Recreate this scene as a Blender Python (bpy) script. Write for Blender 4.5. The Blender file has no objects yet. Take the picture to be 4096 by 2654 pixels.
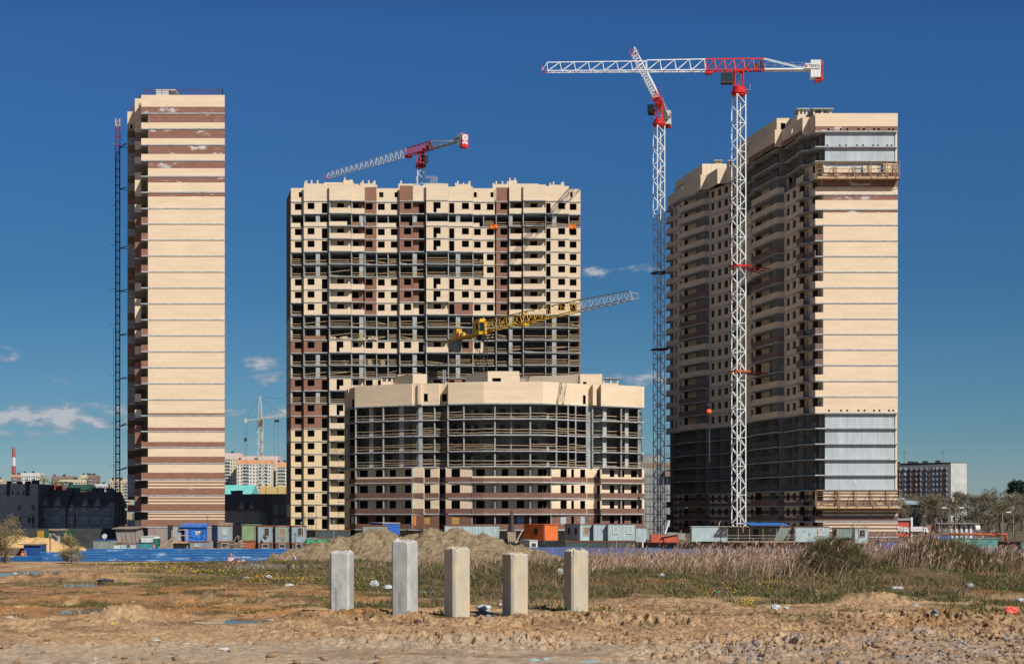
import bpy, math, random
import numpy as np
from mathutils import Vector, Matrix
random.seed(7)
F=6500.0; HX=2048.0; HY=2045.0; E=7.4      # focal length in photo pixels, principal column, horizon row, eye height
def X(px,Y): return (px-HX)*Y/F
def Z(py,Y): return E-(py-HY)*Y/F
def P(px,py,Y): return Vector((X(px,Y),Y,Z(py,Y)))
scene=bpy.context.scene
COL=scene.collection
# ------------------------------------------------------------------ materials
def srgb(r,g,b):
    f=lambda c:(c/12.92 if c<=.04045 else ((c+.055)/1.055)**2.4)
    return (f(r/255),f(g/255),f(b/255))
_M={}
def mat(name,c1,c2=None,scale=1.0,stretch=(1,1,1),rough=.9,metal=0,bump=0.0,bscale=None,spots=None,bricks=None,lo=.35,hi=.65,spec=.3,joints=None,trans=0):
    if name in _M: return _M[name]
    m=bpy.data.materials.new(name); m.use_nodes=True; nt=m.node_tree; N=nt.nodes; L=nt.links
    b=N['Principled BSDF']; b.inputs['Roughness'].default_value=rough; b.inputs['Metallic'].default_value=metal
    b.inputs['Specular IOR Level'].default_value=spec
    tc=N.new('ShaderNodeTexCoord'); mp=N.new('ShaderNodeMapping'); L.new(tc.outputs['Object'],mp.inputs['Vector']); mp.inputs['Scale'].default_value=stretch
    c2=c2 or tuple(x*.8 for x in c1)
    nz=N.new('ShaderNodeTexNoise'); nz.inputs['Scale'].default_value=scale; nz.inputs['Detail'].default_value=7; nz.inputs['Roughness'].default_value=.62
    L.new(mp.outputs[0],nz.inputs['Vector'])
    cr=N.new('ShaderNodeValToRGB'); cr.color_ramp.elements[0].position=lo; cr.color_ramp.elements[1].position=hi
    cr.color_ramp.elements[0].color=(*c2,1); cr.color_ramp.elements[1].color=(*c1,1)
    L.new(nz.outputs['Fac'],cr.inputs['Fac']); out=cr.outputs['Color']
    if bricks or joints:
        sx=N.new('ShaderNodeSeparateXYZ'); L.new(tc.outputs['Object'],sx.inputs[0])
        ad=N.new('ShaderNodeMath'); ad.operation='ADD'; L.new(sx.outputs[0],ad.inputs[0]); L.new(sx.outputs[1],ad.inputs[1])
        cb=N.new('ShaderNodeCombineXYZ'); L.new(ad.outputs[0],cb.inputs[0]); L.new(sx.outputs[2],cb.inputs[1])
    if bricks:
        bt=N.new('ShaderNodeTexBrick'); L.new(cb.outputs[0],bt.inputs['Vector']); bt.inputs['Scale'].default_value=1
        bt.inputs['Brick Width'].default_value=.26; bt.inputs['Row Height'].default_value=.077; bt.inputs['Mortar Size'].default_value=.006
        k=bricks
        bt.inputs['Color1'].default_value=(1,1,1,1); bt.inputs['Color2'].default_value=(1-k,1-k,1-k,1); bt.inputs['Mortar'].default_value=(1-2*k,1-2*k,1-1.8*k,1)
        mx=N.new('ShaderNodeMix'); mx.data_type='RGBA'; mx.blend_type='MULTIPLY'; mx.inputs[0].default_value=1
        L.new(out,mx.inputs[6]); L.new(bt.outputs['Color'],mx.inputs[7]); out=mx.outputs[2]
    if joints:
        bt=N.new('ShaderNodeTexBrick'); L.new(cb.outputs[0],bt.inputs['Vector']); bt.inputs['Scale'].default_value=1; bt.offset=0
        bt.inputs['Brick Width'].default_value=joints[0]; bt.inputs['Row Height'].default_value=joints[1]; bt.inputs['Mortar Size'].default_value=.035; bt.inputs['Mortar Smooth'].default_value=.6
        bt.inputs['Color1'].default_value=(1,1,1,1); bt.inputs['Color2'].default_value=(.9,.9,.9,1); bt.inputs['Mortar'].default_value=(.68,.68,.66,1)
        mx=N.new('ShaderNodeMix'); mx.data_type='RGBA'; mx.blend_type='MULTIPLY'; mx.inputs[0].default_value=1
        L.new(out,mx.inputs[6]); L.new(bt.outputs['Color'],mx.inputs[7]); out=mx.outputs[2]
    if spots:  # (colour, scale, threshold, stretch)
        mp2=N.new('ShaderNodeMapping'); L.new(tc.outputs['Object'],mp2.inputs['Vector']); mp2.inputs['Scale'].default_value=spots[3] if len(spots)>3 else (1,1,1)
        mp2.inputs['Location'].default_value=(13.1,5.7,2.2)
        n2=N.new('ShaderNodeTexNoise'); n2.inputs['Scale'].default_value=spots[1]; n2.inputs['Detail'].default_value=9; n2.inputs['Roughness'].default_value=.7
        L.new(mp2.outputs[0],n2.inputs['Vector'])
        c3=N.new('ShaderNodeValToRGB'); c3.color_ramp.elements[0].position=spots[2]; c3.color_ramp.elements[1].position=spots[2]+.07
        L.new(n2.outputs['Fac'],c3.inputs['Fac'])
        mx=N.new('ShaderNodeMix'); mx.data_type='RGBA'; L.new(c3.outputs['Color'],mx.inputs[0]); L.new(out,mx.inputs[6]); mx.inputs[7].default_value=(*spots[0],1); out=mx.outputs[2]
    L.new(out,b.inputs['Base Color'])
    if bump:
        n3=N.new('ShaderNodeTexNoise'); n3.inputs['Scale'].default_value=bscale or scale*3; n3.inputs['Detail'].default_value=6; L.new(tc.outputs['Object'],n3.inputs['Vector'])
        bp=N.new('ShaderNodeBump'); bp.inputs['Strength'].default_value=bump; bp.inputs['Distance'].default_value=.05; L.new(n3.outputs['Fac'],bp.inputs['Height']); L.new(bp.outputs[0],b.inputs['Normal'])
    if trans: b.inputs['Transmission Weight'].default_value=trans
    _M[name]=m; return m
CREAM=mat('cream_brick',(.84,.68,.49),(.74,.595,.42),scale=.35,stretch=(.5,.5,3.5),bricks=.09,rough=.85)
CREAM2=mat('warm_cream_brick',(.82,.64,.40),(.74,.57,.35),scale=.3,stretch=(.6,.6,3.0),bricks=.06,rough=.85)
BROWN=mat('brown_brick',(.33,.17,.115),(.25,.125,.088),scale=.6,stretch=(1,1,5),bricks=.1,rough=.85,spots=((.52,.50,.50),.55,.66,(.5,.5,1.6)))
BROWN_P=mat('brown_brick_efflorescent',(.31,.165,.12),(.24,.125,.092),scale=.6,stretch=(1,1,5),bricks=.1,rough=.85,spots=((.56,.55,.55),.5,.56,(.5,.5,1.3)))
CONC=mat('raw_concrete',(.36,.39,.385),(.22,.24,.235),scale=.5,stretch=(1,1,.6),rough=.9)
CONCW=mat('pale_concrete_panel',(.50,.565,.60),(.40,.46,.49),scale=.5,stretch=(2,2,.4),rough=.9,joints=(1.35,50.0),spots=((.62,.66,.68),1.2,.62,(1,1,.3)))
SLAB=mat('slab_concrete',(.46,.49,.50),(.30,.32,.33),scale=1.2,stretch=(1,1,1),rough=.9)
INNER=mat('inner_wall_concrete',(.44,.45,.44),(.28,.29,.285),scale=.35,stretch=(1,1,.5),rough=.9)
DARKC=mat('shaded_interior_concrete',(.17,.18,.18),(.10,.105,.105),scale=.6,rough=.95)  # darker than the raw concrete: shade of deep rooms put into the colour
WOOD=mat('pale_timber',(.62,.44,.26),(.42,.29,.17),scale=2,rough=.8)
WOODG=mat('weathered_timber',(.36,.29,.22),(.20,.16,.12),scale=3,stretch=(1,1,6),rough=.9)
WHITE=mat('white_paint',(.78,.80,.80),(.62,.65,.66),scale=1.5,rough=.5)
CRW=mat('crane_white',(.84,.87,.87),(.70,.74,.75),scale=1,rough=.45)
CRG=mat('crane_grey',(.10,.12,.13),(.06,.07,.08),scale=1,rough=.5)
CRR=mat('crane_red',(.72,.03,.02),(.48,.02,.02),scale=1,rough=.45)
CRY=mat('crane_yellow',(.78,.45,.03),(.60,.33,.03),scale=1,rough=.5)
CRT=mat('crane_tan',(.60,.56,.46),(.46,.43,.36),scale=1,rough=.6)
STEEL=mat('galvanised_steel',(.42,.45,.47),(.28,.30,.32),scale=2,rough=.5,metal=.4)
DARK=mat('dark_steel',(.045,.042,.042),(.025,.025,.025),scale=2,rough=.6)
GLASS=mat('dark_glass',(.03,.05,.05),(.02,.03,.03),rough=.1,spec=.6)
ORANGE=mat('orange_tarpaulin',(.85,.20,.02),(.65,.14,.02),scale=3,rough=.6,bump=.6,bscale=2)
RUST=mat('rusty_sheet',(.30,.13,.06),(.17,.08,.05),scale=2,rough=.8)
# ------------------------------------------------------------------ mesh building
class MB:
    def __init__(s): s.v=[]; s.f=[]; s.m=[]
    def add(s,vs,fs,m=0):
        o=len(s.v); s.v.extend([tuple(v) for v in vs]); s.f.extend([tuple(i+o for i in f) for f in fs]); s.m.extend([m]*len(fs)); return s
    def quad(s,a,b,c,d,m=0): return s.add([a,b,c,d],[(0,1,2,3)],m)
    def box(s,x0,x1,y0,y1,z0,z1,m=0): return s.pbox((x0,y0),(x1,y0),(0,y1-y0),z0,z1,m)
    def pbox(s,A,B,T,z0,z1,m=0):
        p=[(A[0],A[1]),(B[0],B[1]),(B[0]+T[0],B[1]+T[1]),(A[0]+T[0],A[1]+T[1])]
        return s.prism(p,z0,z1,m)
    def prism(s,poly,z0,z1,m=0):
        ar=sum(poly[i][0]*poly[(i+1)%len(poly)][1]-poly[(i+1)%len(poly)][0]*poly[i][1] for i in range(len(poly)))
        if ar<0: poly=poly[::-1]
        n=len(poly); vs=[(x,y,z0) for x,y in poly]+[(x,y,z1) for x,y in poly]
        fs=[tuple(range(n-1,-1,-1)),tuple(range(n,2*n))]+[(i,(i+1)%n,(i+1)%n+n,i+n) for i in range(n)]
        return s.add(vs,fs,m)
    def hexa(s,lo,hi,m=0):   # two quads of 3d points
        return s.add(list(lo)+list(hi),[(3,2,1,0),(4,5,6,7),(0,1,5,4),(1,2,6,5),(2,3,7,6),(3,0,4,7)],m)
    def bar(s,a,b,r,m=0,r2=None,n=4):
        a=Vector(a); b=Vector(b); d=b-a
        if d.length<1e-6: return s
        d.normalize(); up=Vector((0,0,1)) if abs(d.z)<.95 else Vector((1,0,0)); u=d.cross(up).normalized(); w=d.cross(u)
        r2=r if r2 is None else r2; vs=[]
        for c,rr in ((a,r),(b,r2)):
            for i in range(n):
                t=2*math.pi*(i+.5)/n; vs.append(c+u*math.cos(t)*rr+w*math.sin(t)*rr)
        fs=[(i,(i+1)%n,(i+1)%n+n,i+n) for i in range(n)]+[tuple(range(n-1,-1,-1)),tuple(range(n,2*n))]
        return s.add(vs,fs,m)
    def wall(s,A,B,T,z0,z1,holes=(),m=0):
        # holes: (u0,u1,za,zb) in metres along A->B
        A=Vector(A[:2]); B=Vector(B[:2]); Ln=(B-A).length; d=(B-A)/Ln; u=0
        for (a,b,za,zb) in sorted(holes):
            a=max(a,u); b=min(b,Ln)
            if b<=a: continue
            if a>u+1e-4: s.pbox(A+d*u,A+d*a,T,z0,z1,m)
            if zb<z1-1e-3: s.pbox(A+d*a,A+d*b,T,zb,z1,m)
            if za>z0+1e-3: s.pbox(A+d*a,A+d*b,T,z0,za,m)
            u=b
        if Ln>u+1e-4: s.pbox(A+d*u,B,T,z0,z1,m)
        return s
    def merge(s,o):
        k=len(s.v); s.v+=o.v; s.f+=[tuple(i+k for i in f) for f in o.f]; s.m+=o.m; return s
    def build(s,name,mats,parent=None,smooth=False,origin=None):
        if not isinstance(mats,(list,tuple)): mats=[mats]
        me=bpy.data.meshes.new(name)
        og=Vector((0,0,0))
        if parent is not None: og=wloc(parent)
        elif origin is not None: og=Vector(origin)
        if s.v:
            arr=np.array(s.v,dtype=float)-np.array(og)
            me.from_pydata(arr.tolist(),[],s.f)
        for m in mats: me.materials.append(m)
        if s.m and len(mats)>1: me.polygons.foreach_set('material_index',s.m)
        if smooth: me.polygons.foreach_set('use_smooth',[True]*len(me.polygons))
        me.update()
        o=bpy.data.objects.new(name,me); COL.objects.link(o)
        if parent is not None: o.parent=parent
        else: o.location=og
        return o
def wloc(o):
    l=Vector(o.location)
    while o.parent is not None: o=o.parent; l=l+Vector(o.location)
    return l
def tag(o,label=None,cat=None,group=None,kind=None):
    if label and not 4<=len(label.split())<=16: print('LABELLEN',len(label.split()),label)
    if label: o['label']=label
    if cat: o['category']=cat
    if group: o['group']=group
    if kind: o['kind']=kind
    return o
def thing(name,label,cat,loc=(0,0,0),group=None,rz=0):
    o=bpy.data.objects.new(name,None); COL.objects.link(o); o.location=loc; o.rotation_euler=(0,0,rz); o.empty_display_size=.5
    return tag(o,label,cat,group)
def emit(name,mbs,mats,parent,limit=100,smooth=False):
    """up to `limit` separate parts, the rest as one stuff part"""
    mbs=[m for m in mbs if m.v]
    for m in mbs[:limit]: m.build(name,mats,parent,smooth)
    if len(mbs)>limit:
        r=MB()
        for m in mbs[limit:]: r.merge(m)
        tag(r.build(name,mats,parent,smooth),kind='stuff')
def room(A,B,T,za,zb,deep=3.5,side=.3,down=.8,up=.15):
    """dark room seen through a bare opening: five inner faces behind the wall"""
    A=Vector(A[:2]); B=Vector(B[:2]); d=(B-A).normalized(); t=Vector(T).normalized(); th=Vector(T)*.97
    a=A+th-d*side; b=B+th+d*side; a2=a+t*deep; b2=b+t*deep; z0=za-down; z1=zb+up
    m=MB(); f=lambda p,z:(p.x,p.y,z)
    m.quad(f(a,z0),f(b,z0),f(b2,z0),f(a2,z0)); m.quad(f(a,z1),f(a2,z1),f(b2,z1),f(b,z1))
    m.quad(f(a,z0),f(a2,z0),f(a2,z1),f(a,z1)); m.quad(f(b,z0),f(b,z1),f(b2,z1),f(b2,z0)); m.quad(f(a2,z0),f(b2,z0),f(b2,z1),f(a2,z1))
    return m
def skin_obj(name,joints,edges,mats,parent=None,sub=1,origin=(0,0,0)):
    """continuous tapered body grown with a Skin modifier, baked to a mesh"""
    me=bpy.data.meshes.new(name); me.from_pydata([j[:3] for j in joints],edges,[])
    o=bpy.data.objects.new(name,me); COL.objects.link(o)
    sk=o.modifiers.new('s','SKIN'); sk.use_smooth_shade=True
    ly=me.skin_vertices[0] if me.skin_vertices else None
    if ly is None:
        bpy.context.view_layer.objects.active=o
        bpy.context.view_layer.update()
        ly=me.skin_vertices[0] if me.skin_vertices else None
    if ly is not None:
        for i,j in enumerate(joints): ly.data[i].radius=(j[3],j[4] if len(j)>4 else j[3])
        ly.data[0].use_root=True
    if sub:
        ss=o.modifiers.new('u','SUBSURF'); ss.levels=sub; ss.render_levels=sub
    dg=bpy.context.evaluated_depsgraph_get(); dg.update()
    nm=bpy.data.meshes.new_from_object(o.evaluated_get(dg)); nm.name=name
    bpy.data.objects.remove(o)
    nm.materials.clear()
    nm.materials.append(mats)
    n=bpy.data.objects.new(name,nm); COL.objects.link(n); n.location=origin
    if parent is not None: n.parent=parent
    return n
def text_mesh(name,txt,size,loc,rot,material,parent=None,extrude=.02):
    cu=bpy.data.curves.new(name,'FONT'); cu.body=txt; cu.size=size; cu.extrude=extrude; cu.align_x='CENTER'; cu.align_y='CENTER'
    o=bpy.data.objects.new(name,cu); COL.objects.link(o)
    dg=bpy.context.evaluated_depsgraph_get(); me=bpy.data.meshes.new_from_object(o.evaluated_get(dg)); bpy.data.objects.remove(o)
    me.materials.clear(); me.materials.append(material)
    n=bpy.data.objects.new(name,me); COL.objects.link(n); n.rotation_euler=rot
    if parent is not None: n.parent=parent; n.location=Vector(loc)-wloc(parent)
    else: n.location=loc
    return n
# ------------------------------------------------------------------ camera, sun, sky
cd=bpy.data.cameras.new('camera'); cam=bpy.data.objects.new('camera',cd); COL.objects.link(cam); scene.camera=cam
cam.location=(0,0,E); cam.rotation_euler=(math.radians(90),0,0)
cd.sensor_fit='HORIZONTAL'; cd.sensor_width=36; cd.lens=36*F/4096; cd.shift_y=(HY-1327)/4096; cd.clip_end=9000; cd.clip_start=.5
scene.render.resolution_x=1024; scene.render.resolution_y=663
SUN=Vector((.68,-.93,1.0)).normalized()
sd=bpy.data.lights.new('sun','SUN'); so=bpy.data.objects.new('sun',sd); COL.objects.link(so)
sd.energy=5.0; sd.angle=math.radians(.5); sd.color=(1,.93,.82)
so.rotation_euler=(-SUN).to_track_quat('-Z','Y').to_euler(); so.location=(0,0,200)
w=bpy.data.worlds.new('World'); scene.world=w; w.use_nodes=True; nt=w.node_tree; N=nt.nodes; L=nt.links
bg=N['Background']; sky=N.new('ShaderNodeTexSky'); sky.sky_type='NISHITA'; sky.sun_disc=False
el=math.asin(SUN.z); sky.sun_elevation=el; sky.sun_rotation=math.atan2(SUN.x,SUN.y)
sky.altitude=600; sky.air_density=1.0; sky.dust_density=.25; sky.ozone_density=4
# clouds: a few low banks of cumulus, by direction
tc=N.new('ShaderNodeTexCoord'); sp=N.new('ShaderNodeSeparateXYZ'); L.new(tc.outputs['Generated'],sp.inputs[0])
def mth(op,a,b=None,clamp=False):
    n=N.new('ShaderNodeMath'); n.operation=op; n.use_clamp=clamp
    for i,v in ((0,a),(1,b)):
        if v is None: continue
        if isinstance(v,(int,float)): n.inputs[i].default_value=v
        else: L.new(v,n.inputs[i])
    return n.outputs[0]
az=mth('DIVIDE',sp.outputs[0],sp.outputs[1]); ele=mth('DIVIDE',sp.outputs[2],sp.outputs[1])   # tangents of azimuth and elevation
nzc=N.new('ShaderNodeTexNoise'); nzc.inputs['Scale'].default_value=1; nzc.inputs['Detail'].default_value=9; nzc.inputs['Roughness'].default_value=.6
cbv=N.new('ShaderNodeCombineXYZ'); L.new(mth('MULTIPLY',az,48),cbv.inputs[0]); L.new(mth('MULTIPLY',ele,110),cbv.inputs[1]); L.new(cbv.outputs[0],nzc.inputs['Vector'])
er=N.new('ShaderNodeValToRGB'); L.new(ele,er.inputs[0]); el_=er.color_ramp.elements
el_[0].position=0.0; el_[0].color=(.84,1.0,1.28,1); el_[1].position=1.0; el_[1].color=(.10,.16,.24,1)
for p_,c_ in ((.05,(.52,.83,1.06,1)),(.14,(.36,.74,1.02,1)),(.30,(.40,.85,1.34,1)),(.42,(.20,.34,.50,1))): q_=el_.new(p_); q_.color=c_
tm=N.new('ShaderNodeMix'); tm.data_type='RGBA'; tm.blend_type='MULTIPLY'; tm.inputs[0].default_value=1; L.new(sky.outputs[0],tm.inputs[6]); L.new(er.outputs[0],tm.inputs[7]); SKYOUT=tm.outputs[2]
total=None
CL=[(150,1680,330,52,1.0),(330,1640,120,45,.95),(420,1675,150,50,.9),(200,1525,70,22,.45),(60,1700,160,30,.7),(10,1415,55,26,.7),(20,1615,35,20,.4),(80,1720,260,30,.9),(520,1690,80,40,.9),(250,1650,90,34,1.0),
    (1060,1485,85,55,1.0),(1090,1650,75,30,.6),(950,1645,50,25,.55),(2390,1085,60,25,.8),(2560,1075,70,18,.7),(2590,1530,130,40,1.0),(2480,1540,70,30,.6)]
for (cx,cy,rx,ry,st) in CL:
    dx=mth('DIVIDE',mth('SUBTRACT',az,(cx-HX)/F),rx/F); dy=mth('DIVIDE',mth('SUBTRACT',ele,(HY-cy)/F),ry/F)
    r=mth('SQRT',mth('ADD',mth('MULTIPLY',dx,dx),mth('MULTIPLY',dy,dy)))
    g=mth('MULTIPLY',mth('SUBTRACT',1.6,r,True),st)
    total=g if total is None else mth('MAXIMUM',total,g)
nn=mth('MULTIPLY',mth('SUBTRACT',nzc.outputs['Fac'],.5),4.2)
den=mth('MULTIPLY',mth('MULTIPLY',mth('ADD',mth('SUBTRACT',total,.46),nn),1.3,True),mth('MULTIPLY',total,3.0,True))
front=mth('GREATER_THAN',sp.outputs[1],0.0)
den=mth('MULTIPLY',mth('MULTIPLY',den,front),.85)
mxs=N.new('ShaderNodeMix'); mxs.data_type='RGBA'; L.new(den,mxs.inputs[0]); L.new(SKYOUT,mxs.inputs[6])
cc=N.new('ShaderNodeMix'); cc.data_type='RGBA'; cc.inputs[6].default_value=(5.2,6.2,8.0,1); cc.inputs[7].default_value=(11.5,11.5,11.8,1); L.new(mth('POWER',den,1.6),cc.inputs[0]); L.new(cc.outputs[2],mxs.inputs[7])
L.new(mxs.outputs[2],bg.inputs['Color']); bg.inputs['Strength'].default_value=.05
scene.view_settings.view_transform='Standard'; scene.view_settings.look='None'; scene.view_settings.gamma=1; scene.view_settings.exposure=-.02
scene.render.engine='CYCLES'
scene.cycles.max_bounces=6; scene.cycles.diffuse_bounces=2
# ================================================================== LEFT TOWER (gable faces the camera)
def slab_edge(mb,A,B,T,z,th=.2,m=0): mb.pbox(A,B,T,z-th,z,m)
def left_tower():
    Y0=285.0
    T=thing('apartment_tower','tall narrow brick tower with cream gable and brown bands, hoist mast at its side','building',(X(745,Y0),Y0,0))
    xg0,xg1,xb=X(592,Y0),X(898,Y0),X(565,Y0)
    gz=0.0
    # storeys of the gable: (slab row below, brown from slab up, stripes)
    rows=[451.5,512.6,577,640,703,767,831.6,893,957,1021,1084.5,1148.6,1212,1276,1339.5,1403.5,1467,1531,1595,1659,1722,1786,1850,1915,1979,2042,2104.5]
    top=380
    zr=[Z(y,Y0) for y in rows]; ztop=Z(top,Y0)
    T3=(0,.35)
    cr,br,sl,bal=[],[],[],[]
    def band(lst,x0,x1,za,zb,th=.35,y=Y0): 
        m=MB(); m.box(x0,x1,y,y+th,za,zb); lst.append(m)
    pale=[]
    # attic
    band(cr,xb,xg1,Z(427,Y0),ztop); band(pale,xb,xg1,zr[0],Z(427,Y0)-.003)
    brown_top={1:(452,490),2:(515,553),3:(579,616),4:(642,673),5:(705,730),6:(769,786),7:(829,832.5)}
    brown_bot={19:11,20:12,21:18,22:24.5,23:24}
    for k in range(1,len(rows)):
        zt=zr[k-1]-.2; zb=zr[k]
        if k in brown_top:
            a,b=brown_top[k]; zm=Z(b,Y0)
            if k==7: band(cr,xg0,xg1,zb,zt)
            else:
                band(pale,xg0,xg1,zm,zt); band(cr,xb if k<=3 else xg0,xg1,zb,zm-.003)
        elif k in brown_bot or k>=24:
            h={19:8,20:13,21:20,22:25,23:26}.get(k,28)/22.8
            zm=zb+h
            band(br,xb if k>=21 else xg0,xg1,zb,zm-.003)
            if k>=24:
                n=5; step=(zt-zm)/n
                for j in range(n): band((cr if j%2==0 else br),xg0,xg1,zm+j*step+.001,zm+(j+1)*step-.001)
            else: band(cr,xg0,xg1,zm,zt)
        else: band(cr,xg0,xg1,zb,zt)
    base=MB(); base.box(xg0,xg1,Y0,Y0+.35,0,zr[-1]-.2)
    # floor slabs: gable edge + along the stepped side
    L2=Vector((X(540,287.6),287.6)); L2b=Vector((X(565,287.6),287.6))
    L3=Vector((X(510,297),297)); L3b=Vector((X(541,297),297)); L4=Vector((X(511,366),366))
    plan=[(xb,Y0-.08),(xg1+.08,Y0-.08),(xg1+.08-16,366),(L4.x,L4.y),(L3.x,L3.y-.1),(L3b.x,L3b.y-.1),(L2.x,L2.y-.1),(L2b.x,L2b.y-.1)]
    for k,z in enumerate(zr):
        m=MB(); m.prism(plan,z-.2,z); sl.append(m)
    # core behind
    core=MB(); core.prism([(xg0+.05,Y0+.4),(xg1,Y0+.4),(xg1-16,365.5),(L4.x+1.6,365.5),(L3.x+2.9,L3.y+1.2),(L2.x+1.9,L2.y+3),(xg0+.05,Y0+2.5)],0,Z(448,297)-1.5)
    # stepped frontal pieces of the side
    for k in range(1,len(rows)):
        zb=zr[k]; zt=zr[k-1]-.2
        # loggia end balcony of the gable
        if 7<=k<=10 or k in(14,15,16,17):
            m=MB(); m.box(xb,xg0-.003,Y0-.03,Y0+.1,zb,zb+1.1); m.pbox((xb,Y0+.1),(xb+.12,Y0+.1),(0,2.4),zb,zb+1.1); bal.append((m,1))
        elif k<=3 or k>=21:
            m=MB(); m.pbox((xb,Y0+.35),(xb+.12,Y0+.35),(-.2,2.2),zb,zb+1.1); bal.append((m,0 if k<=3 else 1))
        m=MB(); m.box(L2.x,L2b.x,287.5,287.62,zb,zb+(1.1 if k%4!=1 else 2.6)); bal.append((m,1 if k in(7,8,9,10,16,17,20,21,22,23,24,25) else 0))
        m=MB(); m.box(L3.x,L3b.x,296.95,297.07,zb,zb+(1.1 if k%3 else 2.6)); bal.append((m,2 if k%5 else 1))
        m=MB(); m.pbox((L3.x,297.1),(L3.x+.12,297.1),(L4.x-L3.x,69),zb,zb+1.1); bal.append((m,2))
    # attic steps
    at=MB(); at.box(X(540,287.6),X(566,287.6),287.45,287.8,Z(448,287.6)-1,ztop); at.pbox((X(540,287.6),287.8),(X(540,287.6)+.3,287.8),(-2.6,9.2),Z(448,287.6)-1,ztop)
    at.box(X(510,297),X(541,297),296.9,297.2,Z(497,297),ztop); at.pbox((L3.x,297.2),(L3.x+.3,297.2),(L4.x-L3.x,69),Z(497,297),ztop)
    at.pbox((xb,Y0+.35),(xb+.3,Y0+.35),(0,2.3),Z(452,Y0),ztop)
    ap=at.build('attic_wall',CREAM,T)
    rf=MB(); rf.prism([(xb+.3,Y0+.35),(xg1-.02,Y0+.35),(xg1-16,365.5),(L4.x+.5,365.5),(L3.x+.4,L3.y+.3),(L2.x+.4,L3.y+.2),(L2.x+.4,287.9),(xb+.3,287.7)],ztop-1.3,ztop-1.1); rf.build('roof',SLAB,T)
    # unify the cream and brown bands per storey
    emit('cream_wall',cr,CREAM,T); emit('brown_wall',br,BROWN,T); emit('brown_wall',pale,BROWN_P,T)
    base.build('base_wall',mat('grey_brown_brick',(.40,.32,.29),(.30,.24,.22),scale=.8,bricks=.16),T); emit('floor_slab',sl,SLAB,T)
    core.build('concrete_core',DARKC,T)
    for i,mt in enumerate((CREAM,BROWN,CONC)): emit('balcony_parapet',[m for m,c in bal if c==i],mt,T,limit=50)
    sw=MB(); sw.pbox((xg1-.35,Y0+.35),(xg1-.01,Y0+.35),(-16,80),0,ztop); sw.build('side_wall',CREAM,T)
    # roof railing
    r=MB()
    pts=[(X(575,Y0),Y0+.5),(X(889,Y0),Y0+.5),(X(889,Y0)-2.4,Y0+12)]
    for a,b in zip(pts,pts[1:]):
        for h in (.45,.85,1.15): r.bar((a[0],a[1],ztop+h),(b[0],b[1],ztop+h),.045)
        n=max(2,int((Vector(b)-Vector(a)).length/1.5))
        for i in range(n+1):
            q=Vector(a).lerp(Vector(b),i/n); r.bar((q.x,q.y,ztop-.1),(q.x,q.y,ztop+1.15),.05)
    for (x0,x1,Y) in ((551,562,288),(521,538,297.3)):
        for h in (.5,1.0): r.bar((X(x0,Y),Y+.3,ztop+h),(X(x1,Y),Y+.3,ztop+h),.045)
        for x in (x0,(x0+x1)/2,x1): r.bar((X(x,Y),Y+.3,ztop-.1),(X(x,Y),Y+.3,ztop+1.0),.05)
    r.build('roof_railing',mat('maroon_paint',(.12,.03,.05),rough=.6),T)
    # things on the roof
    m=MB()
    x0,x1=X(624,287),X(674,287); zb=ztop-1.1; zt=Z(362,287)
    m.box(x0,x1,287,289,zb,zt-.9)
    for j in range(5): m.box(x0+.02,x1-.02,286.97,289,zt-.88+j*.17,zt-.88+j*.17+.14)
    tag(m.build('wrapped_pallet',WHITE,origin=(x0,287,zb)),'stack of boards in white wrap on the left tower roof, under a board','pallet')
    m=MB(); m.box(X(624,287.4),X(703,287.4),287,290,Z(362,287),Z(357.5,287)); m.box(X(690,288),X(694,288),288,288.2,ztop-1.1,Z(362,287)); m.box(X(640,288),X(643,288),289.2,289.4,ztop-1.1,Z(362,287))
    tag(m.build('board_shelter',mat('pale_board',(.66,.62,.55)),origin=(X(690,287),287,ztop-1.1)),'thin pale board roof on posts on the left tower roof','shelter')
    rr=random.Random(3)
    labs=['flat white sack beside the board shelter on the left tower roof','slumped white sack with a peaked top on the left tower roof','third white sack from the right end of the row on the left tower roof','small white sack, second from the right on the left tower roof','white sack at the right end of the row on the left tower roof']
    for i,(px,wd,ht) in enumerate(((703,22,8),(733,26,10),(766,24,9),(795,28,11),(822,24,8))):
        b=bag_mesh(rr,wd/22.8/2,ht/22.8+.25)
        o=b.build('sack',WHITE,smooth=True); o.location=(X(px,288),288+rr.uniform(0,.6),ztop-1.1+.55); tag(o,labs[i],'sack','white sacks on the left tower roof')
    return T
def bag_mesh(rr,r,h,seg=9,ring=6,lump=.25):
    m=MB(); vs=[]; 
    ph=[rr.uniform(0,6.28) for _ in range(6)]
    for j in range(ring+1):
        t=j/ring; a=t*math.pi
        for i in range(seg):
            b=2*math.pi*i/seg
            k=1+lump*(math.sin(3*b+ph[0]+2*t)*.5+math.sin(2*b+ph[1]-3*t)*.5)*math.sin(a)+lump*.4*rr.uniform(-1,1)*math.sin(a)
            vs.append((r*k*math.sin(a)*math.cos(b),r*.8*k*math.sin(a)*math.sin(b),h*.5*(1-math.cos(a)*1.0)*(1+.12*math.sin(b*2+ph[2])*math.sin(a))))
    fs=[(j*seg+i,j*seg+(i+1)%seg,(j+1)*seg+(i+1)%seg,(j+1)*seg+i) for j in range(ring) for i in range(seg)]
    return m.add(vs,[f[::-1] for f in fs])
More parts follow.
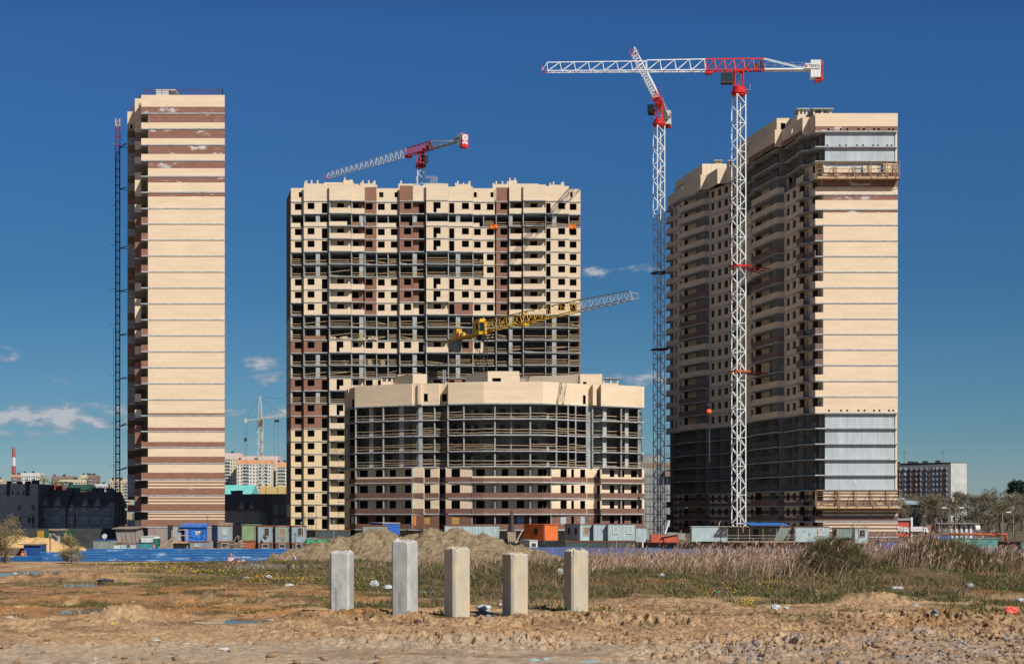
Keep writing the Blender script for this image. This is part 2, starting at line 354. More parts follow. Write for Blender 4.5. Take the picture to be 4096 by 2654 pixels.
# ================================================================== CENTRE BLOCK
def centre_block():
    Y0=363.0
    T=thing('unfinished_apartment_block','wide tall block of cream and brown brick with bands of bare open floors','building',(X(1740,Y0),Y0,0))
    R0,DR=806.0,50.35; NS=26
    zr=[Z(R0+DR*k,Y0) for k in range(NS+1)]
    #  x0,x1, protrusion, colour, top row, openings (x0,x1,kind), loggia?
    C=[('A',1163.6,1217.5,0.0,752,[(1179,1207,'w')],0),
       ('B',1217.5,1321,1.0,746,[(1232,1260,'w'),(1289,1312,'d')],0),
       ('C',1321,1407.7,1.9,744,[(1349.5,1377,'w')],1),
       ('D',1407.7,1460,1.2,746,[(1410,1433,'w')],1),
       ('E',1460,1506,.5,750,[(1463,1491.5,'w')],0),
       ('F',1506,1552,0,753,[(1511,1539,'w')],0),
       ('G',1552,1600,0,753,[(1563,1591,'w')],0),
       ('H',1600,1653,1.0,746,[(1617,1646,'w')],0),
       ('I',1653,1707,1.0,746,[(1675,1696,'d')],2),
       ('J',1707,1794,1.9,741,[(1735,1764,'w')],2),
       ('K',1794,1891.5,1.0,750,[(1797,1818,'d'),(1848,1876,'w')],0),
       ('L',1891.5,1934,0,753,[(1896,1923,'w')],0),
       ('M',1934,1981,0,753,[(1947,1974.5,'w')],0),
       ('N',1985,2037,.5,752,[(2001.5,2029,'w')],0),
       ('O',2037,2093,1.2,746,[(2059,2085,'w')],1),
       ('P',2093,2182,1.9,745,[(2121,2149,'w')],1),
       ('Q',2182,2275.5,1.0,748,[(2184,2202,'d'),(2232,2260,'w')],0),
       ('R',2275.5,2322,0,756,[(2279,2306,'w')],0)]
    def state(c,k):
        left=c in 'ABCDEFGHIJKL'
        if k==0: return 'F'
        if k==1: return 'O' if c in 'MNOPQR' else 'H'
        if k in(2,3): return 'F'
        if k in(4,5): return 'O' if left else 'F'
        if k in(6,7): return 'F'
        if k==8: return 'O' if c=='A' else 'F'
        if not left: return 'O'
        if k in(9,10): return 'O' if not(k==10 and c=='B') else 'H'
        if k==11: return 'F'
        if k in(12,13): return 'O'
        if k==14: return 'F'
        if k==15: return 'O'
        return 'F'
    def colour(c,k):
        if c in 'DEHI' and k<=8 and not(c in 'HI' and k==8): return 1
        if c in 'NO' and k<=8: return 1
        if c=='J' and k==-1: return 1
        if c=='K' and k==8: return 1
        if c in 'AB' and k in(10,11,14,16,17): return 1
        if c=='K' and k in (11,14): return 1
        return 2 if k>=18 else 0
    walls={0:[],1:[],2:[]}; rooms=[]; bal={0:[],1:[],2:[]}; slabs=[]; fins=[]; rails=[]; piers=[]; patches=[]
    rr=random.Random(11)
    TH=.3
    def yy(p): return Y0-p
    for ci,(c,x0,x1,p,top,ops,log) in enumerate(C):
        for k in range(NS):
            zt=(zr[k]-.2); zb=zr[k+1]
            if zt<0: continue
            ya=yy(p); A=(X(x0,Y0),ya); B=(X(x1,Y0),ya)
            st=state(c,k); col=colour(c,k)
            if k==0:
                hl=[((X(a,Y0)-A[0])+.3,(X(b,Y0)-A[0])-.3,zr[0]+.95,zr[0]+2.1) for (a,b,kd) in ops if c in 'FM']
                if c=='A': hl=[(X(1195,Y0)-A[0],X(1208,Y0)-A[0],zr[0]+.95,zr[0]+2.1)]
                if c=='L': hl=[(X(1895,Y0)-A[0],X(1907,Y0)-A[0],zr[0]+.95,zr[0]+2.1)]
                if c=='M': hl=[(X(1962,Y0)-A[0],X(1974,Y0)-A[0],zr[0]+.95,zr[0]+2.1)]
                if c=='R': hl=[(X(2281,Y0)-A[0],X(2290,Y0)-A[0],zr[0]+.95,zr[0]+2.1)]
                if c=='G': hl=[(X(1578,Y0)-A[0],X(1591,Y0)-A[0],zr[0]+.95,zr[0]+2.1)]
                m=MB(); m.wall((A[0]+.002,ya),(B[0]-.002,ya),(0,TH),zr[0],Z(top,Y0),hl); walls[1 if c in 'EHN' else 0].append(m)
                for h in hl: rooms.append(room((A[0]+h[0],ya),(A[0]+h[1],ya),(0,TH),h[2],h[3]))
            lg=log
            if log==2: lg=0 if k<8 else 1      # the balcony moves
            if c=='C' and k in(11,14,16): lg=0
            if c=='I': lg=0
            if c in'CJ' and k>=18: lg=1
            if st=='F':
                back=1.3 if lg else 0
                if c=='I' and k<=8: back=.9
                if c=='D' and k==7: lg=0
                yw=ya+back
                hl=[]
                for (a,b,kd) in ops:
                    ua,ub=X(a,Y0)-A[0],X(b,Y0)-A[0]
                    if kd=='w': za,zb2=zb+.93,zb+2.36
                    else: za,zb2=zb+.05,zb+2.3
                    if kd=='w' and c in 'CJ' and lg==0:   # window with a balcony door beside it
                        hl.append((ua,ua+(ub-ua)*.45,zb+.05,zb2)); hl.append((ua+(ub-ua)*.45,ub,zb+.93,zb2))
                    else: hl.append((ua,ub,za,zb2))
                    rooms.append(room((A[0]+ua,yw),(A[0]+ub,yw),(0,TH),zb+.1,zb2,down=0))
                if 1:
                    m=MB(); m.wall((A[0]+.002,yw),(B[0]-.002,yw),(0,TH),zb,zt,hl); walls[col].append(m)
                if lg:
                    m=MB(); m.box(A[0],B[0],ya-.02,ya+.12,zb+.002,zb+1.08); bal[0 if col==1 and c!='D' or c in'DO' else col].append(m)
                    m=MB(); m.box(A[0],A[0]+.25,ya+.12,yw,zb,zt); fins.append(m)
            elif st=='H':
                m=MB(); m.box(A[0],B[0]-(.9 if rr.random()<.5 else 0),ya,ya+.12,zb,zb+.85); bal[col].append(m)
            if st in 'OH' and k>0:
                # cross walls and piers of bare concrete
                m=MB(); m.box(A[0]-.1,A[0]+.12,ya+.05,Y0+6.5,zb,zt); fins.append(m)
                mid={'B':(1265,1281),'D':(1439,1455),'I':(1652,1668),'K':(1824,1841),'O':(2035,2050),'Q':(2208,2225)}.get(c)
                if mid:
                    m=MB(); m.box(X(mid[0],Y0),X(mid[1],Y0),ya+.2,ya+.45,zb,zt); piers.append(m)
                    if rr.random()<.45 and st=='H' or k in(5,9,10) and rr.random()<.6:
                        m=MB(); m.box(X(mid[0],Y0),X(mid[1],Y0),ya+.17,ya+.197,zb,zb+1.2); patches.append(m)
                if st=='O':
                    n=rr.choice((2,2,3)) if c not in 'GMRL' else 4
                    m=MB()
                    zz=zb+.25
                    for j in range(n):
                        h=zb+.25+j*(.95/max(2,n-1) if n>2 else .5)+rr.uniform(-.05,.05); s=rr.uniform(-.05,.05)
                        if rr.random()<.12: s=rr.choice((-.5,.5))
                        xa=A[0]+rr.uniform(.1,.4); xc=B[0]-rr.uniform(.05,.5)
                        m.hexa([(xa,ya+.12,h),(xc,ya+.12,h+s),(xc,ya+.17,h+s),(xa,ya+.17,h)],[(xa,ya+.12,h+.1),(xc,ya+.12,h+s+.1),(xc,ya+.17,h+s+.1),(xa,ya+.17,h+.1)])
                    rails.append(m)
    # slabs follow the plan
    for k in range(NS+1):
        z=zr[k]
        if z<.2: continue
        out=[]
        for (c,x0,x1,p,top,ops,log) in C: out+= [(X(x0,Y0),yy(p)-.14),(X(x1,Y0),yy(p)-.14)]
        pl=[]
        for q in out:
            if not pl or (Vector(q)-Vector(pl[-1])).length>.02: pl.append(q)
        sh=13.5
        pl+= [(pl[-1][0]-.215*sh,Y0+sh),(X(1163.6,Y0)-.215*sh,Y0+sh)]
        m=MB(); m.prism(pl,z-.2,z); slabs.append(m)
    emit('floor_slab',slabs,SLAB,T)
    for c,mt in ((0,CREAM),(1,BROWN),(2,CREAM2)):
        emit('brick_wall',walls[c],mt,T,limit=(60,25,15)[c]); emit('balcony_parapet',bal[c],mt,T,limit=(60,5,30)[c])
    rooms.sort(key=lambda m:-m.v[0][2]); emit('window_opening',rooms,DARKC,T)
    emit('cross_wall',fins,CONC,T); emit('pier',piers,SLAB,T); emit('guard_rail',rails,WOOD,T)
    emit('insulation_panel',patches,mat('mineral_wool',(.42,.40,.22),(.34,.32,.18),scale=3),T)
    # back wall, dark inside, and the sides
    xl,xr=X(1163.6,Y0),X(2322,Y0)
    b=MB(); b.pbox((xl+.1-.215*6.5,Y0+6.5),(xr-.2-.215*6.5,Y0+6.5),(0,.3),0,zr[0]-.2); b.build('inner_wall',INNER,T)
    for k in range(NS):
        zt,zb=zr[k]-.2,zr[k+1]
        if zb<0: continue
        brn=(k%5 in(0,)) or k in(9,12,13,15) or k>=20
        m=MB(); m.pbox((xl,Y0+.3),(xl+.3,Y0+.3),(-.215*13,13),zb,zt if k else Z(752,Y0)); m.build('side_wall',BROWN if (k>=17 and k%6) or k<9 else CREAM,T)
    m=MB()
    m.pbox((xr-.3,Y0+.3),(xr,Y0+.3),(-.215*13,13),zr[1],Z(756,Y0))
    for k in range(1,9): m.pbox((xr-.3,Y0+.3),(xr,Y0+.3),(-.215*13,13),zr[k+1],zr[k]-.2)
    for k in range(9,NS): m.pbox((xr-.3,Y0+.9),(xr,Y0+.9),(-.215*12,12),max(0,zr[k+1]),zr[k]-.2)
    m.build('side_wall',BROWN,T)
    m=MB(); m.pbox((xl-.215*13,Y0+13),(xr-.215*13,Y0+13),(0,.3),0,zr[0]+2.2); m.build('rear_wall',CREAM,T)
    # base plinth
    m=MB(); m.box(X(1165,Y0),X(2320,Y0),Y0+.4,Y0+.8,0,zr[NS]-.2 if zr[NS]>0 else .3); m.build('plinth',CONC,T)
    # roof houses
    def rh(x0,x1,top,d0,d1,posts=(),ptop=0,nm='roof_house'):
        m=MB(); m.box(X(x0,Y0),X(x1,Y0),Y0+d0,Y0+d1,zr[0],Z(top,Y0)); o=m.build(nm,CREAM,T)
        q=MB()
        for (px,pt) in posts:
            a=X(px,Y0); q.box(a-.16,a+.16,Y0+d0+.02,Y0+d0+.34,Z(top,Y0),Z(pt,Y0)); q.box(a-.16,a+.16,Y0+d1-.34,Y0+d1-.02,Z(top,Y0),Z(pt,Y0)-.15)
        if posts: q.build('post',CREAM,o)
    rh(1212,1290,727,2.0,7,((1216,719),(1221,713),(1242,713),(1266,713)))
    rh(1291,1368,720.5,2.5,8); rh(1369,1406,712,2.3,6,((1375,701),(1402,709))); rh(1407,1431,727,2.4,7)
    rh(1438,1498,727,2.0,6.5,((1441,722),(1448,714),(1472,714),(1490,720),(1496,714)))
    rh(1513,1526,748,2,4)
    rh(1591,1653,728,2,6.5,((1594,727),(1602,715),(1638,726)))
    rh(1819,1881,729,2,6.5,((1822,724),(1830,716),(1853,723),(1874,720),(1878,716)))
    rh(1970,2034,729,2,6.5,((1973,724),(1985,717),(2010,717),(2030,718)))
    rh(2035,2068,713.5,2.3,6,((2040,703),(2060,703))); rh(2069,2155,725,2.6,8); rh(2156,2184,731,2.3,7)
    rh(2197,2259,732,2,6.5,((2202,724),(2215,719),(2248,722),(2254,719)))
    # insulation tarps, netting on the roof
    zz=zr[0]
    def tarp(px0,px1,py0,py1,dep,lab,seed):
        rg=random.Random(seed); m=MB(); n=8; vs=[]
        for j in range(4):
            for i in range(n+1):
                x=X(px0+(px1-px0)*i/n,Y0); z=Z(py1+(py0-py1)*j/3,Y0)+rg.uniform(-.12,.1); vs.append((x,dep+rg.uniform(-.12,.12),z))
        for j in range(4):
            for i in range(n+1): v=vs[j*(n+1)+i]; vs.append((v[0],v[1]+.35+rg.uniform(0,.2),v[2]))
        k=4*(n+1); fs=[]
        for j in range(3):
            for i in range(n):
                a=j*(n+1)+i; fs+= [(a,a+1,a+n+2,a+n+1),(a+k,a+n+1+k,a+n+2+k,a+1+k)]
        for i in range(n): fs+= [(i,i+k,i+1+k,i+1),(3*(n+1)+i,3*(n+1)+i+1,3*(n+1)+i+1+k,3*(n+1)+i+k)]
        fs+=[(j*(n+1),(j+1)*(n+1),(j+1)*(n+1)+k,j*(n+1)+k) for j in range(3)]+[(j*(n+1)+n,j*(n+1)+n+k,(j+1)*(n+1)+n+k,(j+1)*(n+1)+n) for j in range(3)]
        m.add(vs,fs); tag(m.build('orange_tarpaulin',ORANGE,origin=vs[0]),lab,'tarpaulin')
    tarp(1307,1345,734,744,Y0+1.2,'large orange tarpaulin heap on the wide block roof below the jib tip',1)
    tarp(1365,1388,738,742,Y0+1.2,'thin orange sheet on the wide block roof, left of centre',2)
    tarp(2035,2058,742,747,Y0+1.2,'small orange sheet on the roof above the brown bay',3)
    tarp(2087,2120,738,744,Y0+1.2,'orange sheet on the right part of the wide block roof, in the middle of three',4)
    tarp(2156,2184,737,744,Y0+1.2,'orange sheet furthest right on the wide block roof',5)
    tarp(1960,1991,901,916,Y0-1.0,'orange cloth hanging over a slab edge beside the brown bay',6)
    tarp(2273,2302,901,915,Y0-.8,'orange cloth hanging at the right edge of the wide block, high up',7)
    # frame and net by the crane
    m=MB(); D=Y0+3
    for (a,b) in (((1700,706),(1748,706)),((1748,706),(1748,735)),((1722,718),(1722,742)),((1722,725),(1748,718)),((1722,718),(1748,711)),((1735,706),(1735,735))):
        m.bar(P(a[0],a[1],D),P(b[0],b[1],D),.09); m.bar(P(a[0],a[1],D)+Vector((0,1.6,0)),P(b[0],b[1],D)+Vector((0,1.6,0)),.09)
    tag(m.build('steel_frame',STEEL,origin=P(1735,742,D)),'grey steel frame on the wide block roof beside the red crane','frame')
    for (a,b,t,lb) in ((1652,1668,729,'short translucent screen left of the crane mast on the roof'),(1690,1773,727,'long translucent white screen right of the crane mast on the roof')):
        m=MB(); m.box(X(a,Y0),X(b,Y0),Y0+1.6,Y0+1.7,zr[0],Z(t,Y0)); tag(m.build('screen',mat('screen_sheet',(.5,.56,.58),rough=.5),origin=(X(a,Y0),Y0+1.6,zr[0])),lb,'screen')
    # brick stacks and people-high clutter on open floors
    rg=random.Random(5)
    spots=[(1380,5,'w'),(1485,12,''),(1400,12,''),(1535,12,'')]
    for i,(px,k,_) in enumerate(((1378,12,0),(1478,12,0),(1530,12,0))):
        m=MB(); z=zr[k+1]
        for q in range(5): m.box(X(px,Y0)-.45+rg.uniform(0,.1),X(px,Y0)+.5-rg.uniform(0,.15),Y0+.5,Y0+1.4,z+q*.27,z+q*.27+.24)
        tag(m.build('brick_stack',mat('brick_pile',(.42,.33,.27)),origin=(X(px,Y0),Y0+.5,z)),('brick pallet on an open floor of the wide block, left of its row','brick pallet on an open floor of the wide block, middle of its row','brick pallet on an open floor of the wide block, right of its row')[i],'bricks','brick pallets on the open floor')
    for i,px0 in enumerate((1325,1365,1388,1430,1440,1475,1490)):
        m=MB(); z=zr[11]
        for q in range(5): 
            h=rg.uniform(.25,.75); m.box(X(px0,Y0)+q*.24,X(px0,Y0)+q*.24+.2,Y0-1.6 if px0<1400 else Y0-.9,Y0-1.3 if px0<1400 else Y0-.6,z,z+h)
        tag(m.build('brick_stack',CREAM,origin=(X(px0,Y0),Y0-1.6,z)),'small pile of loose cream bricks on an open floor edge of the wide block','bricks','loose bricks on the slab edge')
    return T
# ================================================================== LOW BLOCK IN FRONT
LBP=[(1392,319.5),(1421,314.6),(1649,308),(1935,303.7),(2171,303.7),(2346,309.5),(2403,310),(2575,316)]
def lb_y(px):
    for (a,ya),(b,yb) in zip(LBP,LBP[1:]):
        if px<=b:
            xa,xb=X(a,ya),X(b,yb); t0=(px-HX)/F
            # intersect ray with chord
            dy=(yb-ya); dx=(xb-xa); return_y=(xa*dy-ya*dx)/(t0*dy-dx) if abs(t0*dy-dx)>1e-9 else ya
            return return_y
    return LBP[-1][1]
def lb(px,off=0.0):
    y=lb_y(px); return Vector((X(px,y),y+off))
def lb_h(rows): return E+rows/21.4
def low_block():
    T=thing('unfinished_low_block','low wide curved block with cream attic, open middle floors and finished brick floors below','building',(lb(1980).x,304,0))
    H=[433,372,308,244,182.5,119,55,-8,-71]      # rows above the horizon on the middle section
    zr=[lb_h(h) for h in H]; zt=lb_h(518)
    cuts=[p[0] for p in LBP]
    def segs(a,b):
        xs=[a]+[c for c in cuts if a<c<b]+[b]; return list(zip(xs,xs[1:]))
    def wallpx(mb,a,b,off,th,z0,z1,holes=()):
        for (p,q) in segs(a,b):
            A=lb(p,off); B=lb(q,off); hl=[]
            d=(B-A).length
            for (h0,h1,za,zb) in holes:
                if h0>=p and h1<=q:
                    u0=(h0-p)/(q-p)*d; u1=(h1-p)/(q-p)*d; hl.append((u0,u1,za,zb))
            mb.wall(A,B,(0,th),z0,z1,hl)
    attic=[]; rooms=[]
    def at(a,b,off,holes=()):
        m=MB(); wallpx(m,a,b,off,.35,zr[0],zt,holes); attic.append(m)
        for h in holes: rooms.append(room(lb(h[0],off),lb(h[1],off),(0,.35),h[2],h[3]))
    zw0,zw1=E+20.8,E+22.3
    # attic: corner, recess with a window, main curve in three runs with recesses
    A0=P(1376,0,321); 
    pa=lb(1392,.05); m=MB(); m.pbox((pa.x,pa.y),(pa.x+.3,pa.y),(X(1378,330)-pa.x,330-pa.y),zr[0]-.2,zt); attic.append(m)
    at(1392,1421,.9,((1407,1417,zw0-.6,zw1-.4),)); at(1421,1649,-.9); at(1649,1672,-.3); at(1672,1684,-.9)
    at(1684,1756,.2,((1695,1711,zw0,zw1),)); at(1756,1793,1.4,((1767,1786,zw0,zw1),)); at(1793,1935,-.9); at(1935,2171,-.9); at(2171,2284,-.9); at(2284,2346,-.6,((2331,2342,zw0-.4,zw1-.2),))
    at(2346,2371,.9); at(2371,2383,-.4); at(2383,2403,.9)
    at(2403,2575,-1.2)
    for (px,a,b) in ((1421,-.9,.9),(1649,-.9,-.3),(1793,-.9,1.4),(1756,.2,1.4),(1684,-.9,.2),(2346,-.6,.9),(2371,-.4,.9),(2383,-.4,.9),(2403,-1.2,.9)):
        p=lb(px); m=MB(); m.box(p.x-.15,p.x+.14,p.y+a+.35,p.y+b+.3,zr[0],zt-.005); attic.append(m)
    p=lb(2575); m=MB(); m.pbox((p.x-.35,p.y-.85),(p.x-.002,p.y-.85),(-2.5,13),zr[0],zt); attic.append(m)
    emit('attic_wall',attic,CREAM,T)
    # slabs
    outl=[(p,-1.1 if i not in(0,1,2) else -1.0) for i,p in enumerate(cuts)]
    slabs=[]
    for k,z in enumerate(zr[:9]):
        if z<.25: z=.25
        front=[tuple(lb(p,-1.05)) for p in (1421,1649)]+[tuple(lb(1650,-.3)),tuple(lb(1756,.1)),tuple(lb(1757,.9)),tuple(lb(1792,.9)),tuple(lb(1793,-1.05)),tuple(lb(1935,-1.35)),tuple(lb(2171,-1.35)),tuple(lb(2346,-.7)),tuple(lb(2347,.8)),tuple(lb(2402,.8)),tuple(lb(2403,-1.3)),tuple(lb(2575,-1.3))]
        pl=[tuple(lb(1392,.05)),tuple(lb(1420,.5))]+front+[(lb(2575).x-2.6,330),(X(1378,330),330)]
        m=MB(); m.prism(pl,z-.22,z); slabs.append(m)
    # roof deck
    emit('floor_slab',slabs,SLAB,T)
    m=MB(); m.prism([tuple(lb(p,1.5)) for p in cuts]+[(lb(2575).x-2.6,330),(X(1378,330)+.3,330)],zt-1.2,zt-1.0); m.build('roof',SLAB,T)
    # open floors: cross walls, piers, timber rails, inner wall
    fins=[];piers=[];rails=[]
    rr=random.Random(21)
    fp=[1396,1425,1535,1670,1738.5,1793,1856,1980,2121,2225.5,2272,2302,2346,2371,2484,2553]
    op=[(1477,1493),(1597,1615),(1674,1690),(2043,2046),(2411,2426),(2500,2514)]
    for k in range(4):
        z1=zr[k]-.22; z0=zr[k+1]
        for f in fp:
            p=lb(f); off=-.9 if 1421<=f<=1649 or 1793<=f<=2346 or f>2403 else .4
            ln=5.25
            m=MB(); m.box(p.x-.13,p.x+.13,p.y+off,p.y+ln,z0,z1); fins.append(m)
        for a,b in op:
            p=lb(a); q=lb(b); m=MB(); m.pbox(p+Vector((0,.1)),q+Vector((0,.1)),(0,.35),z0,z1); piers.append(m)
        m=MB(); wallpx(m,2346,2371,.9,.3,z0,z1); fins.append(m)
        for a,b in zip(fp,fp[1:]):
            if b-a<24 or a==2346: continue
            m=MB(); n=rr.choice((2,2,2,3)); off=-.75 if 1421<=a<1649 or 1793<=a<2340 or a>2403 else .6
            if 1649<=a<1793: n=4
            for j in range(n):
                h=z0+.3+j*(.62 if n==2 else (.45 if n==3 else .33))+rr.uniform(-.07,.07); s=rr.uniform(-.12,.12)
                for (p,q) in segs(a+2,b-2):
                    A=lb(p,off); B=lb(q,off)
                    ta=(p-a)/(b-a); tb=(q-a)/(b-a); bow=rr.uniform(-.1,.05)
                    M=A.lerp(B,.5); zm=h+s*(ta+tb)/2+bow
                    for (u,zu),(v,zv) in (((A,h+s*ta),(M,zm)),((M,zm),(B,h+s*tb))):
                        m.hexa([(u.x,u.y,zu),(v.x,v.y,zv),(v.x,v.y+.05,zv),(u.x,u.y+.05,zu)],[(u.x,u.y,zu+.1),(v.x,v.y,zv+.1),(v.x,v.y+.05,zv+.1),(u.x,u.y+.05,zu+.1)])
            rails.append(m)
    # inner clutter seen in the bays: partitions
    parts=[]
    for k in range(4):
        z0=zr[k+1]
        for (px,wd,ht,dp) in ((1450,9,1.2,2.5),(1530,8,1.4,2.0),(1888,14,1.9,3.0),(2050,10,1.7,3.5),(2192,10,.8,1.5),(1830,10,1.3,3)):
            if (k*7+px)%3==0: continue
            p=lb(px,dp); m=MB(); m.box(p.x-wd/42,p.x+wd/42,p.y,p.y+.15,z0,z0+ht); parts.append(m)
    emit('cross_wall',fins,CONC,T); emit('pier',piers,SLAB,T); emit('guard_rail',rails,WOOD,T)
    emit('partition_board',parts,mat('pale_green_board',(.30,.38,.37),(.24,.31,.30),scale=2),T)
    m=MB(); m.prism([tuple(lb(p,5.2)) for p in cuts]+[tuple(lb(p,5.5)) for p in cuts[::-1]],0,zr[0]-.22)
    m.build('inner_wall',INNER,T); dw=[]
    for k in range(4):
        for px in (1450,1510,1560,1640,1700,1765,1820,1880,1905,1950,2010,2070,2140,2190,2250,2290,2335,2420,2450,2500,2530):
            if (px*7+k*3)%4==0: continue
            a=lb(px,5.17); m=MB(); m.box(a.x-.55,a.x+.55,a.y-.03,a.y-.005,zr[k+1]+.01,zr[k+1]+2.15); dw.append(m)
    emit('doorway',dw,DARKC,T)  # dark sheets on the inner wall, painted shade with no real opening
    # finished floors
    cw=[];bw=[];bp=[];sh=[]
    wins=[(1401,1416),(1438.6,1471),(1504,1530),(1559,1584),(1620,1651.0),(1695,1722),(1755,1783),(1806.5,1841),(1905,1939.6),(2006,2033),(2067,2097),(2151.5,2187),(2241,2266),(2284,2295),(2320,2340),(2389,2402),(2439,2457),(2488,2497),(2523.6,2548)]
    for k in range(4,8):
        z1=zr[k]-.22; z0=zr[k+1]; hb=1.05 if k<7 else 1.05
        last=(k==7)
        def offr(a): return 0.9 if (1426<=a<1651) or (1887<=a<2205) or a>=2403 else (0.0 if not(1722<=a<1784) else .9)
        runs=[(1393,1426,.9),(1426,1651,.55),(1651,1695,-.3),(1695,1755,.2),(1755,1784,1.4),(1784,1887,-.9),(1887,2205,.55),(2205,2346,-.6),(2346,2403,.9),(2403,2566,.3),(2566,2575,-1.2)]
        for (a,b,off) in runs:
            hl=[(w0,w1,z0+.95,z0+2.45) for (w0,w1) in wins if w0>=a-.5 and w1<=b+.5]
            hl=[(max(h[0],a+.3),min(h[1],b-.3),h[2],h[3]) for h in hl]
            hfix=[]
            for h in hl:
                for (p,q) in segs(a,b):
                    h0=max(h[0],p+.2); h1=min(h[1],q-.2)
                    if h1-h0>3: hfix.append((h0,h1,h[2],h[3]))
            m=MB()
            zs=z0+1.0 if not last else z1
            if not last:
                wallpx(m,a,b,off,.3,z0+.95,z1-.0,[(h[0],h[1],h[2],h[3]) for h in hfix]); cw.append(m)
                m=MB(); wallpx(m,a,b,off,.3,z0,z0+.947); 
                (bw if b-a<330 else bw).append(m)
            else:
                wallpx(m,a,b,off,.3,z0,z1,hfix); bw.append(m)
            for h in hfix: rooms.append(room(lb(h[0],off),lb(h[1],off),(0,.3),h[2],h[3],down=.6))
            if off in(.55,.3):   # loggia parapets at the slab edge
                fo=-1.0 if b<2403 else -1.2
                m=MB(); wallpx(m,a,b,fo,.12,z0+.002,z0+(.72 if k==4 else 1.0)); bp.append(m)
                if k==4:
                    m=MB(); wallpx(m,a,b,fo,.12,z0+.722,z0+1.05); cw.append(m)
                for f in (1426,1536,1650) if a==1426 else ((1888,1980,2121,2204) if a==1887 else (2404,2484,2565)):
                    p=lb(f); m=MB(); m.box(p.x-.12,p.x+.12,p.y-.85,p.y+off,z0,z1); sh.append(m)
            elif a in (1651,1784,2205,2566): pass
    for (px,a,b) in ((1651,-.3,.55),(1695,-.3,.2),(1784,-.9,1.4),(1755,.2,1.4),(1887,-.9,.55),(2205,-.6,.55),(2346,-.6,.9),(2403,-1.2,.9),(2566,-1.2,.3)):
        for k in range(4,8):
            p=lb(px); m=MB(); m.box(p.x-.12,p.x+.12,p.y+a+.302,p.y+b+.29,zr[k+1]+.001,zr[k]-.221); (cw if k<7 else bw).append(m)
    CM=CREAM; BR=mat('brown_band_brick',(.235,.125,.09),(.18,.095,.07),scale=.6,stretch=(1,1,4),bricks=.1,spots=((.55,.53,.53),.6,.64,(.6,.6,1)))
    emit('cream_wall',cw,CM,T); emit('brown_wall',bw,BR,T); emit('balcony_parapet',bp,BR,T); emit('cross_wall',sh,CONC,T,limit=60)
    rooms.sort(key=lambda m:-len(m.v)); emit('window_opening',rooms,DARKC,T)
    # boarded and filled windows of the ground floor
    z0=zr[8]
    for (a,b,c) in ((1696,1721,'w'),(1807,1840,'w'),(1402,1415,'g'),(2242,2265,'g'),(2321,2339,'g'),(2068,2096,'b')):
        off=.2 if a==1696 else (-.9 if a==1807 else (.9 if a==1402 else (.55 if a==2068 else -.6)))
        m=MB(); m.pbox(lb(a,off+.1),lb(b,off+.1),(0,.05),z0+.97,z0+2.43); m.build('window_board',{'w':mat('ochre_board',(.55,.32,.10)),'g':mat('grey_pane',(.42,.47,.5),rough=.4),'b':mat('cyan_sheet',(.25,.5,.58))}[c],T)
    # side, base, rear
    p=lb(2575); m=MB(); m.pbox((p.x-.3,p.y+.3),(p.x-.02,p.y+.3),(-2.4,13),0,zr[4]-.22); m.build('side_wall',CM,T)
    m=MB(); m.pbox((pa.x,pa.y),(pa.x+.3,pa.y),(X(1378,330)-pa.x,330-pa.y),0,zr[4]); m.build('side_wall',CM,T)
    m=MB(); m.pbox((X(1378,330),330),(p.x-2.4,330),(0,.3),0,zt); m.build('rear_wall',CM,T)
    # roof houses (top at rows above horizon), then canopies
    def rhouse(pts,top,side=(0,6),hole=None,base=zt-1.0):
        A,B=pts; m=MB(); m.pbox(A,B,side,base,lb_h(0)+top); o=m.build('roof_house',CREAM,T); return o
    def at_row(px,row,Y): return Z(row,Y)
    def rbox(x0,x1,row,Y,sx,sy,hole=None):
        A=Vector((X(x0,Y),Y)); B=Vector((X(x1,Y),Y)); zt2=Z(row,Y)
        m=MB()
        hl=[]
        if hole: hl=[(X(hole[0],Y)-A.x,X(hole[1],Y)-A.x,Z(hole[3],Y),Z(hole[2],Y))]
        m.wall(A,B,(0,.3),zt-1.0,zt2,hl); m.pbox((A.x,A.y+.3),(A.x+.3,A.y+.3),(sx,sy-.3),zt-1.0,zt2)
        m.pbox((B.x-.3,B.y+.3),(B.x,B.y+.3),(sx,sy-.3),zt-1.0,zt2); m.pbox((A.x+sx,A.y+sy),(B.x+sx,B.y+sy),(0,.3),zt-1.0,zt2)
        m.pbox((A.x+.3,A.y+.3),(B.x-.3,B.y+.3),(sx,sy-.3),zt2-.5,zt2-.3)
        return m.build('roof_house',CREAM,T)
    rbox(1651,1708,1495,312,-5,7); rbox(1590,1652,1499,317,-3,5); 
    rbox(1951,2077,1484,308,-4.5,9,(1969,2004,1511,1525)); rbox(2320,2409,1495,314,-12.5,8,(2332,2346,1526,1537))
    def canopy(x0,x1,row,bot,Y):
        a,b=X(x0,Y),X(x1,Y); zt2=Z(row,Y); m=MB(); w=.9
        m.box(a+.3,b-.3,Y+.3,Y+2.7,zt-1.0,zt2-1.0)
        for x in (a+.32,(a+b)/2-.1,b-.62):
            for y in (Y+.32,Y+2.4): m.box(x,x+.3,y,y+.28,zt2-1.0,zt2-.16)
        o=m.build('ventilation_shaft',CREAM,T); c=MB(); c.box(a,b,Y,Y+3,zt2-.16,zt2); c.build('cap_slab',SLAB,o)
    canopy(1517,1577,1504,1540,316); canopy(2023,2086,1492,1525,310.5); canopy(2405,2480,1510,1540,319)
    # pipe and frame on roof
    q=thing('pipe_pair','pair of grey pipes standing upright on the low block roof','pipe',P(1775,1540,312)); m=MB()
    for dx in (0,7): m.bar(P(1773+dx,1545,312),P(1773+dx,1478,312),.13,n=6)
    m.build('pipe',STEEL,q)
    return T
